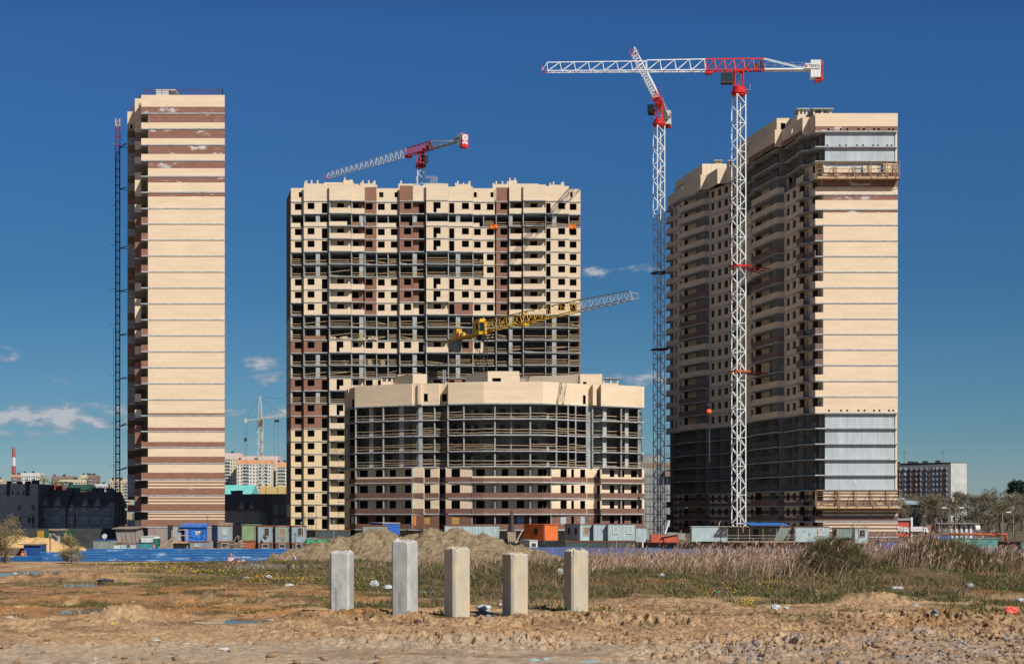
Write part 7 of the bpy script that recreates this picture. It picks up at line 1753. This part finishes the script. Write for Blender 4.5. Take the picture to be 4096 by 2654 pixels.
def background():
    # pink apartment tower group between the towers
    pk=mat('pale_pink_render',(.66,.52,.49),(.6,.47,.44),scale=.1); og=mat('orange_render',(.72,.36,.20),(.66,.33,.18),scale=.1); yw=mat('pale_yellow_render',(.66,.61,.45),(.6,.55,.4),scale=.1); Y=1350
    panel_block('far left wing of the pink and yellow apartments, beside the cream gable',880,962,1811,1990,Y+20,yw,8,12,.13,pk,balc=(2,3))
    panel_block('rear slab of the pink and yellow apartments rising above the orange band',957,1114,1823,1990,Y+30,yw,12,11,.2,pk)
    panel_block('central bay of the pink and yellow apartments with an orange attic band',947,1084,1837,1990,Y,mat('pale_render',(.68,.64,.55),(.6,.57,.5),scale=.1),11,11,.11,og,balc=(2,3,7,9))
    panel_block('orange-topped apartment block at the edge of the wide block',1104,1160,1847,1990,Y+10,yw,6,9,.13,og,balc=(1,2,3))
    # yellow house with turquoise patch
    t=gable_house('yellow building with a turquoise patched wall and a mansard, low behind the cream tower',880,1000,1937,1976,450,14,mat('yellow_render',(.62,.46,.20),(.55,.40,.18),scale=.2),mat('turquoise_sheet',(.20,.62,.58),(.15,.5,.47),scale=.4,rough=.6))
    m=MB()
    for (a,b) in ((1040,1062),(1064,1108),(1110,1140)):
        m=MB(); m.box(X(a,440),X(b,440),440,452,8,Z(1946,440)); m.box(X(a,440)+.2,X(a,440)+1.2,441,442,Z(1946,440),Z(1936,440)); tag(m.build('mansard_house',mat('yellow_render',(.62,.46,.20)),origin=(X(a,440),440,0)),{1040:'yellow mansard top behind the dark stone building, leftmost of three',1064:'yellow mansard top behind the dark stone building, middle of three',1110:'yellow mansard top behind the dark stone building, next to the wide block'}[a],'building','yellow mansard tops')
    W=[]
    gable_house('dark grey gabled house with two dormers between the cream tower and the wide block',820,1040,1974,2034,395,11,BLK,TILE,gables=((966,17,2004),(1007,14,2010)),wins=((960,2040,13,32,2),(1006,2040,13,32,2),(960,2094,26,22,3),(1006,2094,26,22,3)),chim=((921,22,1960),(944,20,1959)))
    stn=mat('dark_stone_facade',(.34,.29,.23),(.25,.21,.17),scale=.6)
    t=thing('stone_building','dark ornate stone building with tall windows beside the wide block','building',(X(1075,405),405,0)); m=MB(); m.box(X(1008,405),X(1145,405),405,420,0,Z(1978,405)); m.box(X(1002,405),X(1150,405),404.6,420.4,Z(1978,405),Z(1974,405)); m.box(X(1010,405),X(1076,405),404.2,405,0,Z(1992,405)); m.box(X(1010,405),X(1076,405),403.9,405,Z(1996,405),Z(1992,405)); m.build('wall',stn,t)
    for (x,w_) in ((1043,10),(1064,9),(1097,8),(1109,8),(1130,10)):
        for (y0,y1) in ((2016,2058),(2070,2112)):
            m=MB(); yf=404.2 if x<1076 else 405; m.box(X(x-w_/2,yf),X(x+w_/2,yf),yf-.08,yf-.01,Z(y1,yf),Z(y0,yf)); f=m.build('window',GLASS,t); k=MB()
            for q in (x-w_/2,x,x+w_/2): k.box(X(q,yf)-.06,X(q,yf)+.06,yf-.12,yf-.085,Z(y1,yf),Z(y0,yf))
            k.build('frame',mat('white_window_frame',(.55,.57,.56)),f)
    # left row of unfinished dark town houses
    Y=372.0
    t=thing('unfinished_building','dark grey unfinished block building with a jagged top at the far left','building',(X(60,Y),Y,0)); m=MB(); x0,x1=X(-140,Y),X(152,Y)
    hl=[]
    for px in (2,50,89,94): pass
    hl=[(X(a,Y)-x0,X(b,Y)-x0,Z(1978,Y),Z(1963,Y)) for a,b in ((-40,-30),(16,27),(47,53),(68,75),(90,97))]
    m.wall((x0,Y),(x1,Y),(0,.4),Z(1982,Y)+.0,Z(1934,Y),hl)
    hl=[(X(a,Y)-x0,X(b,Y)-x0,Z(2039,Y),Z(2019,Y)) for a,b in ((-60,-46),(71,86),(125,140))]; m.wall((x0,Y),(x1,Y),(0,.4),Z(2045,Y),Z(1982,Y)-.002,hl)
    hl=[(X(a,Y)-x0,X(b,Y)-x0,Z(2089,Y),Z(2069,Y)) for a,b in ((-60,-30),(56,86),(110,140))]; m.wall((x0,Y),(x1,Y),(0,.4),0,Z(2045,Y)-.002,hl)
    m.box(x0,x1,Y+4,Y+4.3,0,Z(1940,Y)); m.pbox((x1-.4,Y+.4),(x1,Y+.4),(0,13),0,Z(1934,Y)); m.build('wall',BLK,t)
    for (a,b,tp) in ((27,40,1923),(67,83,1924),(101,109,1923),(109,119,1923),(127,152,1920),(-60,-40,1922)):
        m=MB(); m.box(X(a,Y),X(b,Y),Y-.05,Y+1.2,Z(1982,Y) if b-a<15 else Z(1934,Y),Z(tp,Y)); m.build('pier',mat('dark_block',(.10,.08,.08),(.07,.06,.06)),t)
    for (a,b,y0,y1) in ((71,86,2019,2039),(125,140,2019,2039),(56,86,2069,2089),(110,140,2069,2089),(16,27,1963,1978)):
        k=MB(); 
        for q in (a,(a+b)/2,b): k.box(X(q,Y)-.05,X(q,Y)+.05,Y+.05,Y+.15,Z(y1,Y),Z(y0,Y))
        k.build('window',mat('white_window_frame',(.55,.57,.56)),t)
    gable_house('dark unfinished town house with two pointed dormers, left one of the pair behind the yard',153,262,1957,2020,376,11,BLK,TILE,gables=((182,18,1985),(232,18,1985)),wins=((177,2028,14,22,2),(228,2028,14,22,2),(177,2076,28,22,4),(228,2076,28,22,4)),chim=((175,20,1943),(209,20,1941)),group='dark unfinished town houses')
    gable_house('longer dark unfinished town house with two pointed dormers, next to the hoist mast',263,455,1964,2020,377,11,BLK,TILE,gables=((342,18,1988),(391,18,1990)),wins=((287,2030,14,24,2),(338,2030,14,24,2),(388,2030,14,24,2),(436,2030,14,24,2),(288,2081,30,22,4),(337,2081,28,22,4),(387,2081,28,22,4),(433,2081,22,22,3)),chim=((257,22,1948),(282,20,1948),(355,20,1949),(380,20,1948),(412,14,1949)),group='dark unfinished town houses')
    m=MB(); m.bar(P(455,2095,376),P(455,2012,376),.9,n=12); m.bar(P(455,2012,376),P(455,2008,376),1.0,n=12); t=thing('round_bay','pale round bay tower at the corner of the town house, half behind the hoist mast','tower',P(455,2110,376)); m.build('wall',mat('pale_block',(.42,.42,.40),(.3,.3,.29),scale=1),t)
    t=thing('gable_wall','tall pale stepped gable wall of an unfinished house beside the left tower','wall',P(480,2095,385)); m=MB(); D=385; 
    pr=[(440,2095),(440,1956),(452,1952),(496,2002),(496,2040),(506,2042),(506,2095)]
    m.add([P(*q,D) for q in pr]+[P(*q,D)+Vector((0,.5,0)) for q in pr],[tuple(range(7))[::-1],tuple(range(7,14))]+[(i,(i+1)%7,(i+1)%7+7,i+7) for i in range(7)]); m.build('wall',BLK,t); m=MB(); m.bar(P(447,1951,D-.1),P(497,2002,D-.1),.22); m.bar(P(497,2002,D-.1),P(497,2095,D-.1),.16); m.build('coping',mat('pale_coping',(.55,.55,.53)),t)
    # coloured roofs just behind
    for (a,b,yr,ye,c,lb_) in ((160,215,1938,1955,(.55,.06,.03),'bright red hipped roof behind the dark town houses'),(268,345,1935,1952,(.03,.10,.07),'dark green hipped roof behind the dark town houses')):
        gable_house(lb_,a,b,yr,ye,430,10,mat('cream_wall_far',(.6,.5,.35)),mat('roof_%d'%a,c,rough=.6))
    # far city on the left
    Y=1500; A=mat('far_beige',(.56,.46,.33),(.5,.41,.30),scale=.05); B=mat('far_white',(.62,.63,.60),(.54,.55,.53),scale=.05); Cc=mat('far_yellow',(.62,.55,.36),(.55,.48,.32),scale=.05); D_=mat('far_brown',(.30,.20,.16),(.24,.16,.13),scale=.05)
    for (a,b,tp,mt,by,lb_) in ((-30,8,1915,Cc,4,'far yellow block cut by the left edge'),(44,86,1896,D_,4,'far brown and orange block under the tall chimney'),(86,160,1890,B,8,'far white block right of the tall chimney'),(205,290,1903,D_,8,'far brown flat-topped block behind the pale green tree'),(240,345,1917,Cc,9,'far pale yellow block in the middle of the left skyline'),(322,364,1898,Cc,3,'far tall yellow block, highest of the left skyline'),(350,382,1899,D_,4,'far brown block attached to the tall yellow one'),(380,430,1934,B,6,'low white far block left of the hoist mast'),(440,510,1920,A,6,'far beige block between the hoist mast and the left tower'),(440,512,1915,Cc,7,'far yellow block glimpsed behind the hoist mast')):
        panel_block(lb_,a,b,tp,2010,Y+ (hash(a)%5)*20 if a!=440 or tp!=1915 else Y+160,mt,by,10,.1,mt if a!=44 else mat('far_orange',(.6,.35,.22)),balc=(1,) if by<6 else (2,5),depth=18)
    # chimney
    Y=1700; t=thing('factory_chimney','tall red and white striped factory chimney on the left skyline','chimney',(X(55,Y),Y,0)); rd=mat('chimney_red',(.36,.10,.10),(.30,.09,.09),scale=.05); wh=mat('chimney_white',(.62,.62,.66),scale=.05)
    for (ya,yb,mt) in ((1789,1827,rd),(1827,1862,wh),(1864,1895,rd),(1895,2045,rd)):
        m=MB(); m.bar((X(55,Y),Y,Z(yb,Y)),(X(55,Y),Y,Z(ya,Y)),1.62+(yb-1790)*.006,0,1.62+(ya-1790)*.006,n=16); m.build('stack_band',mt,t,smooth=False)
    for y in (1793,1800,1827,1862): m=MB(); m.bar((X(55,Y),Y,Z(y+1,Y)),(X(55,Y),Y,Z(y-1,Y)),1.95,n=16); m.build('platform',STEEL,t)
    # unfinished building between the low block and the right tower
    Y=430.0; t=thing('concrete_building','grey concrete building site with scaffolding between the low block and the right tower','building',(X(2620,Y),Y,0)); m=MB(); m.box(X(2555,Y),X(2740,Y),Y,Y+16,0,Z(1845,Y)); m.box(X(2572,Y),X(2640,Y),Y+1,Y+14,Z(1845,Y),Z(1820,Y)); m.build('wall',mat('site_grey_wall',(.34,.35,.34),(.24,.25,.245),scale=.4,joints=(2.9,2.9)),t)
    m=MB()
    for i in range(8):
        x=X(2568+i*17,Y-1.5); m.bar((x,Y-1.5,0),(x,Y-1.5,Z(1868,Y)),.07)
    for i in range(8): z=Z(1880+i*30,Y); m.bar((X(2565,Y),Y-1.5,z),(X(2690,Y),Y-1.5,z),.07)
    m.build('scaffolding',STEEL,t); m=MB(); m.box(X(2655,Y),X(2700,Y),Y-2,Y,Z(1905,Y),Z(1880,Y)); m.box(X(2575,Y),X(2680,Y),Y-.1,Y,Z(1868,Y),Z(1850,Y)); m.build('formwork',mat('brown_formwork',(.28,.20,.15)),t)
    for i in range(12): 
        m=MB(); x=X(2575+i*8.5,Y); m.bar((x,Y+2,Z(1822,Y)),(x,Y+2,Z(1811,Y)),.07); m.build('rebar',DARK,t)
    # right: grey panel block
    Y=866.0; t=thing('panel_apartment_block','long grey panel apartment block with a paler sunlit end wall at the right','building',(X(3700,Y),Y,0)); A0=Vector((X(3803,Y),Y)); B0=Vector((X(3580,Y+22),Y+22)); gE=X(3867,Y+4)
    zt=Z(1853,Y); m=MB(); m.prism([tuple(A0),tuple(B0),(B0.x+9,B0.y+14),(gE,Y+4)],0,zt); m.build('wall',mat('panel_grey_shaded',(.30,.31,.32),(.25,.26,.27),scale=.1),t)
    m=MB(); m.pbox((A0.x,A0.y-.1),(gE,Y+3.9),(0,.1),0,zt+.4); m.build('end_wall',mat('panel_grey_lit',(.55,.56,.54),(.46,.47,.45),scale=.2,joints=(4.2,2.75)),t)  # sun and shade in the colours: end wall paler, long side darker
    m=MB(); m.prism([(A0.x,A0.y-.2),(B0.x-.2,B0.y-.2),(B0.x+9,B0.y+14.2),(gE+.2,Y+4)],zt+.4,zt+.7); m.build('roof',DARK,t)
    dv=(B0-A0); nrm=Vector((-.1,-.99))
    for k in range(9):
        z=zt-3.2-k*2.8
        for u in (.06,.16,.23,.30,.42,.52,.60,.70,.80,.9):
            q=A0+dv*u; m=MB(); m.box(q.x-.8,q.x+.8,q.y-.35,q.y+.3,z,z+1.4); m.build('window',mat('far_window2',(.16,.19,.22),(.5,.5,.5),scale=.5,lo=.4,hi=.42,rough=.3),t)
    for (u0,u1) in ((.10,.20),(.40,.47),(.56,.78),(.88,.98)):
        q0=A0+dv*u0; q1=A0+dv*u1; m=MB(); m.pbox((q1.x,q1.y-.5),(q0.x,q0.y-.5),(0,.4),2,zt-3.0); m.build('loggia_panel',mat('loggia_brown',(.16,.10,.09),(.12,.08,.075),scale=.3),t)
    for (u,hh) in ((.95,1.5),(.72,2),(.62,1.5),(.45,2),(.22,2.2)): q=A0+dv*u; m=MB(); m.box(q.x,q.x+2.4,q.y+4,q.y+6,zt+.7,zt+.7+hh*.6); m.build('vent_box',DARK,t)
    for u in (.1,.8,.97): q=A0+dv*u; m=MB(); m.bar((q.x,q.y+4,zt+.7),(q.x,q.y+4,zt+8),.1); m.bar((q.x-2,q.y+4,zt+6.5),(q.x+2,q.y+4,zt+6.5),.08); m.build('aerial',DARK,t)
    # metal roof shed
    Y=600; t=thing('warehouse','low warehouse with a pale metal roof behind the trees at the right','building',(X(3660,Y),Y,0)); m=MB(); m.box(X(3560,Y),X(3720,Y),Y,Y+20,0,Z(2018,Y)); m.build('wall',mat('dark_wall',(.09,.10,.11)),t); m=MB(); m.hexa([(X(3550,Y),Y-1,Z(2018,Y)),(X(3728,Y),Y-1,Z(2016,Y)),(X(3728,Y),Y+22,Z(1990,Y)),(X(3550,Y),Y+22,Z(1990,Y))],[(X(3550,Y),Y-1,Z(2017,Y)),(X(3728,Y),Y-1,Z(2015,Y)),(X(3728,Y),Y+22,Z(1987,Y)),(X(3550,Y),Y+22,Z(1987,Y))]); m.build('roof',mat('zinc_roof',(.42,.50,.54),(.34,.41,.45),scale=.3,rough=.5),t)
    Y=420; t=thing('kiosk','flat-roofed grey service building with white posts at the right','building',(X(3830,Y),Y,0)); m=MB(); m.box(X(3757,Y),X(3800,Y),Y,Y+8,0,Z(2095,Y)); m.box(X(3800,Y),X(3905,Y),Y+.3,Y+8,0,Z(2095,Y)); m.build('wall',mat('kiosk_wall',(.16,.18,.18),(.11,.12,.12),scale=.5),t); m=MB(); m.box(X(3745,Y),X(3915,Y),Y-1,Y+9,Z(2095,Y),Z(2090,Y)); m.build('roof',mat('kiosk_roof',(.20,.20,.20)),t)
    for px in (3803,3822,3842,3862,3880): m=MB(); m.box(X(px,Y),X(px+9,Y),Y+.1,Y+.28,.0,Z(2100,Y)); m.build('pilaster',WHITE,t)
    Y=480; t=thing('red_building','small red building with a grey roof edge right of the tower foot','building',(X(3615,Y),Y,0)); m=MB(); m.box(X(3585,Y),X(3642,Y),Y,Y+8,0,Z(2080,Y)); m.build('wall',mat('red_wall',(.55,.10,.08),(.45,.09,.07),scale=.3),t); m=MB(); m.box(X(3582,Y),X(3645,Y),Y-.5,Y+8,Z(2080,Y),Z(2072,Y)); m.build('roof',STEEL,t); m=MB(); m.box(X(3642,Y),X(3649,Y),Y-.6,Y+.3,0,Z(2067,Y)); m.build('pillar',WHITE,t)
    # spoil heap right
    R=40; 
    u=np.linspace(-1.1,1.1,90); U,V=np.meshgrid(u,u); cx,cy=X(3780,520),520; XX=cx+U*13; YY=cy+V*12; zz=3.6*np.clip(1-np.sqrt(((U+.15)/.95)**2+V**2),0,1)**.6+(.35*fbm(XX*.4,YY*.4,4,77)); zz=np.maximum(zz*sst(0,.3,1.05-np.sqrt(U**2+V**2)),-.05)
    zz=zz*1.0
    i=np.arange(89)[:,None]*90+np.arange(89)[None]; me_o=np_mesh('spoil_heap',np.stack([XX,YY,zz+.0],-1).reshape(-1,3),np.stack([i,i+1,i+91,i+90],-1).reshape(-1,4),[mat('spoil_earth',(.26,.17,.12),(.17,.115,.085),scale=.5,rough=1,bump=.8,bscale=2)],label='low brown spoil heap behind the service building at the right',cat='heap')
    # white trucks
    def truck(label,px0,px1,yt,yb,Y,cabright=True):
        a,b=X(px0,Y),X(px1,Y); z0=Z(yb,Y); z1=Z(yt,Y); T=thing('truck',label,'truck',((a+b)/2,Y,z0),'white trucks by the red building'); L=b-a; m=MB(); m.box(a,a+L*.66,Y,Y+2.4,z0+.9,z1); bo=m.build('cargo_box',WHITE,T)
        k=MB(); 
        for j in range(3): k.box(a+.1,a+L*.64,Y-.03,Y-.003,z0+1.1+j*.45,z0+1.18+j*.45)
        k.build('stripe',mat('stripe_red',(.5,.12,.1)),bo)
        m=MB(); x0,x1=a+L*.70,b; m.hexa([(x0,Y,z0+.6),(x1,Y,z0+.6),(x1,Y+2.3,z0+.6),(x0,Y+2.3,z0+.6)],[(x0,Y,z1-.25),(x1-.5,Y,z1-.25),(x1-.5,Y+2.3,z1-.25),(x0,Y+2.3,z1-.25)]); c=m.build('cab',WHITE,T); m=MB(); m.box(x0+.3,x1-.75,Y-.02,Y,z0+1.5,z1-.6); m.build('window',GLASS,c)
        m=MB(); m.box(a,b,Y+.3,Y+2,z0+.5,z0+.85); m.build('chassis',DARK,T)
        for x in (a+.8,a+1.9,b-.9): m=MB(); m.bar((x,Y-.02,z0+.45),(x,Y+.3,z0+.45),.45,n=12); m.build('wheel',DARK,T)
    truck('white truck half hidden behind the right tower foot',3560,3638,2104,2136,470); truck('white truck with its dark cab window right of the red building',3643,3716,2105,2137,465)
    m=MB(); m.bar(P(3900,2112,400),P(3918,2112,400),.8,n=10); tag(m.build('white_tank',WHITE,origin=P(3909,2120,400)),'white rounded tank beside the service building','tank')
    # street lamps
    for (px,yb,Y,lb_,dr) in ((3800,2092,380,'left of the two tall street lamps by the service building',-1),(3822,2110,370,'right of the two tall street lamps, its lamp reaching right',1),(4010,2150,370,'street lamp at the far right among the bare shrubs',1)):
        t=thing('street_lamp',lb_,'lamp',P(px,yb,Y),'street lamps'); m=MB(); top=2050 if px<4005 else 2068; m.bar((X(px,Y),Y,0),(P(px,top-14,Y)),.11,0,.07,n=6); m.bar(P(px,top-14,Y),P(px+dr*12,top-22,Y),.05); m.bar(P(px+dr*12,top-22,Y),P(px+dr*24,top-22,Y),.05); m.build('pole',STEEL,t); m=MB(); A=P(px+dr*24,top-21,Y); m.box(A.x-.5,A.x+.5,Y-.2,Y+.2,A.z-.12,A.z+.12); m.build('lamp_head',WHITE,t)
    # trees
    g1_=[mat('leaf_spring',(.23,.22,.08),(.17,.165,.06),rough=.8),mat('twig_brown',(.20,.155,.11),rough=.9),mat('twig_grey',(.25,.21,.17),rough=.9)]; g2=[mat('leaf_dark',(.025,.05,.03),(.015,.035,.02),rough=.8),mat('leaf_dark2',(.04,.065,.04),rough=.8)]; tw=[mat('twig_brown',(.20,.15,.11)),mat('twig_grey',(.27,.23,.19)),mat('leaf_olive',(.10,.11,.04))]; birch=mat('birch_bark',(.55,.52,.48),(.3,.28,.26),scale=4)
    R=random.Random(12)
    kinds=[('budding birch',g1_,birch),('brown twiggy tree',tw,None),('olive spring tree',g1_,None)]
    pos=[(3612,1990,0),(3640,1965,1),(3668,1975,0),(3700,1990,1),(3735,1978,2),(3766,1970,2),(3790,1985,0),(3822,1960,1),(3845,1985,2),(3872,1962,0),(3900,1972,2),(3925,1985,1),(3950,1962,2),(3975,1975,0),(4000,1985,2),(4028,1980,1),(4055,1960,0),(4085,1970,2),(4115,1965,1),(4150,1960,2),(3590,2000,2),(3715,1955,1)]
    wh=['left edge','clump']
    for i,(px,yt,kd) in enumerate(pos):
        Y=R.uniform(560,640); h=Z(yt,Y); n,lf,bk=kinds[kd]
        prev='in front of the grey panel block' if px<3800 else ('in front of the sunlit end wall' if px<3870 else 'in the belt at the far right')
        tree('%s, %s tree from the left in the belt at the right'%(n,['first','second','third','fourth','fifth','sixth','seventh','eighth','ninth','tenth','eleventh','twelfth','thirteenth','fourteenth','fifteenth','sixteenth','seventeenth','eighteenth','nineteenth','twentieth','twenty-first','twenty-second'][sorted(p[0] for p in pos).index(px)]),X(px,Y),Y,0,h,h*.34,lf,100+i,bark=bk,nl=4200,ls=.36,group='tree belt at the right',low=.12)
    for (px,yt,lb_,sd) in ((3955,1930,'bare spreading tree on the right skyline, left of two',1),(3998,1928,'bare spreading tree on the right skyline, beside the dark pine',2)):
        Y=700; h=Z(yt,Y); tree(lb_,X(px,Y),Y,0,h,4.6,None,sd+40,bare=True,low=.55)
    Y=650; tree('dark evergreen standing tallest on the right skyline',X(4052,Y),Y,0,Z(1903,Y),4.2,g2,7,nl=4200,ls=.8,low=.45)
    tree('sparse pale twiggy tree right of the dark evergreen',X(4092,Y),Y,0,Z(1935,Y),3.5,tw,77,nl=500,ls=.4,low=.35)
    Y=440
    for i,(px,yt,lb_) in enumerate(((3940,2050,'bare brown thicket bush beside the heating pipe, leftmost of three'),(3995,2035,'bare brown thicket bush above the heating pipe, middle of three'),(4060,2030,'bare brown thicket bush at the right edge, above the dark shelter'))):
        tree(lb_,X(px,Y),Y,0,Z(yt,Y),3.6,tw,60+i,nl=1600,ls=.3,name='bush',cat='bush',group='bare bushes at the right',low=.08)
    # left: pale green tree behind houses, shrubs in front
    Y=450; tree('pale green budding tree rising behind the dark town houses',X(165,Y),Y,0,Z(1884,Y),5.0,[mat('leaf_pale',(.30,.30,.12),(.22,.22,.09)),mat('leaf_spring2',(.24,.25,.10))],11,nl=1800,ls=.5,low=.35); tree('small yellowish budding tree right of the taller one behind the town houses',X(225,Y),Y,0,Z(1905,Y),3.6,[mat('leaf_pale',(.30,.30,.12)),mat('twig_grey',(.17,.145,.125))],12,nl=1000,ls=.5,low=.35)
    sh=[mat('shrub_leaf',(.24,.22,.09),(.17,.155,.06)),mat('shrub_twig',(.24,.17,.11)),mat('shrub_olive',(.34,.28,.12))]
    Y=225; z=.1
    tree('large budding brown-green shrub cut by the left edge, in front of the fence',X(20,Y),Y,z-.2,Z(2068,Y)-z+.3,3.0,sh,21,nl=6500,ls=.16,name='shrub',cat='shrub',low=.04); tree('smaller shrub growing behind the one at the left edge',X(-45,Y),Y,z-.2,4.8,2.2,sh,23,nl=4000,ls=.16,name='shrub',cat='shrub',low=.04)
    tree('rounded budding shrub standing alone against the blue fence at the left',X(285,230),230,0,Z(2146,230),2.3,sh,22,nl=6000,ls=.15,name='shrub',cat='shrub',low=.03)
    m=MB()
    # overhead wires and their poles at the left
    def wire(nm,lab,pts,Y,sag=6,th=.035):
        w_=MB()
        for (a,b) in zip(pts,pts[1:]):
            n=8
            for i in range(n):
                f=lambda t:P(a[0]+(b[0]-a[0])*t,a[1]+(b[1]-a[1])*t+sag*4*t*(1-t),Y)
                w_.bar(f(i/n),f((i+1)/n),th)
        tag(w_.build(nm,DARK,origin=P(*pts[0],Y)),lab,'wire')
    wire('overhead_wire','thin sagging wire strung before the dark town houses',[(-20,2075),(135,2055),(305,2052),(505,2056)],340,9)
    wire('overhead_wire','thin wires crossing in front of the gabled house right of the cream tower',[(898,2080),(1010,2085)],300,6)
    for (px,y0,y1,lb_) in ((133,2055,2135,'dark thin pole carrying the wire, left of two before the town houses'),(300,2053,2140,'leaning dark pole carrying the wire, right of two before the town houses')):
        m=MB(); m.bar(P(px-3,y1,338),P(px,y0,338),.14); tag(m.build('wire_pole',DARK,origin=P(px,y1,338)),lb_,'pole')
    # dark hoardings and pallets around the yard
    m=MB(); D=300; m.box(X(0,D),X(480,D),D,D+.2,0,Z(2112,D)); tag(m.build('yard_hoarding',mat('dark_hoarding',(.06,.07,.07),(.04,.045,.045),scale=.6,joints=(2,50)),origin=(X(240,D),D,0)),'long dark hoarding in the shade in front of the town houses','hoarding')
    m=MB(); D=298; m.box(X(155,D),X(182,D),D-1,D,0,Z(2121,D)); tag(m.build('yellow_board',mat('ochre_paint',(.45,.25,.03)),origin=(X(168,D),D,0)),'ochre yellow board against the dark hoarding','board')
    m=MB(); D=298; m.box(X(183,D),X(200,D),D-1,D,0,Z(2122,D)); tag(m.build('green_board',mat('dark_green_paint',(.02,.10,.04)),origin=(X(190,D),D,0)),'dark green board left of the timber gate frame','board'); m=MB(); m.box(X(262,D),X(292,D),D-1,D,0,Z(2118,D)); tag(m.build('green_board',mat('dark_green_paint',(.02,.10,.04)),origin=(X(275,D),D,0)),'wider dark green board right of the timber gate frame','board')
# ================================================================== ASSEMBLE
left_tower(); centre_block(); low_block(); right_tower()
scaffold_platform('upper hanging scaffold platform on the lit gable of the right tower, loaded with boards',3268,3600,646,714,285.0,(3268,3347,3424,3486,3550,3584,3599),1,(676,690))
scaffold_platform('lower hanging scaffold platform on the lit gable of the right tower, above the striped brick',3267,3607,1958,2032,285.0,(3267,3351,3360,3426,3492,3556,3607),2,(1983,2008))
flat_top_crane('red and white tower crane with the long jib reaching left across the sky',(2955-HX)*298/F,298.0,88.2,84.3,(-1,.02),36.1,15.2,.42,wd=1.85,ties=((Z(1065,298),48.0,304,CRR),(Z(1485,298),47.6,305,mat('tie_orange',(.5,.14,.04)))),hook=61)
flat_top_crane('red and white tower crane with its jib pointing up toward the viewer',33.2,367.0,99.5,95.0,(-8.3,-38),40.5,15.5,.42,wd=1.9,ties=((Z(1092,367),36.5,358,DARK),(Z(1398,367),36.5,358,mat('tie_maroon',(.14,.03,.03)))))
flat_top_crane('red and white tower crane behind the wide block with its jib reaching down left',-24.3,433.0,103.1,99.6,(-28.7,34),45,19,.2,cabside=-1)
yellow_crane(); far_crane(); hoist_mast()
terrain(); vegetation(); piles(); site(); litter(); people(); background()
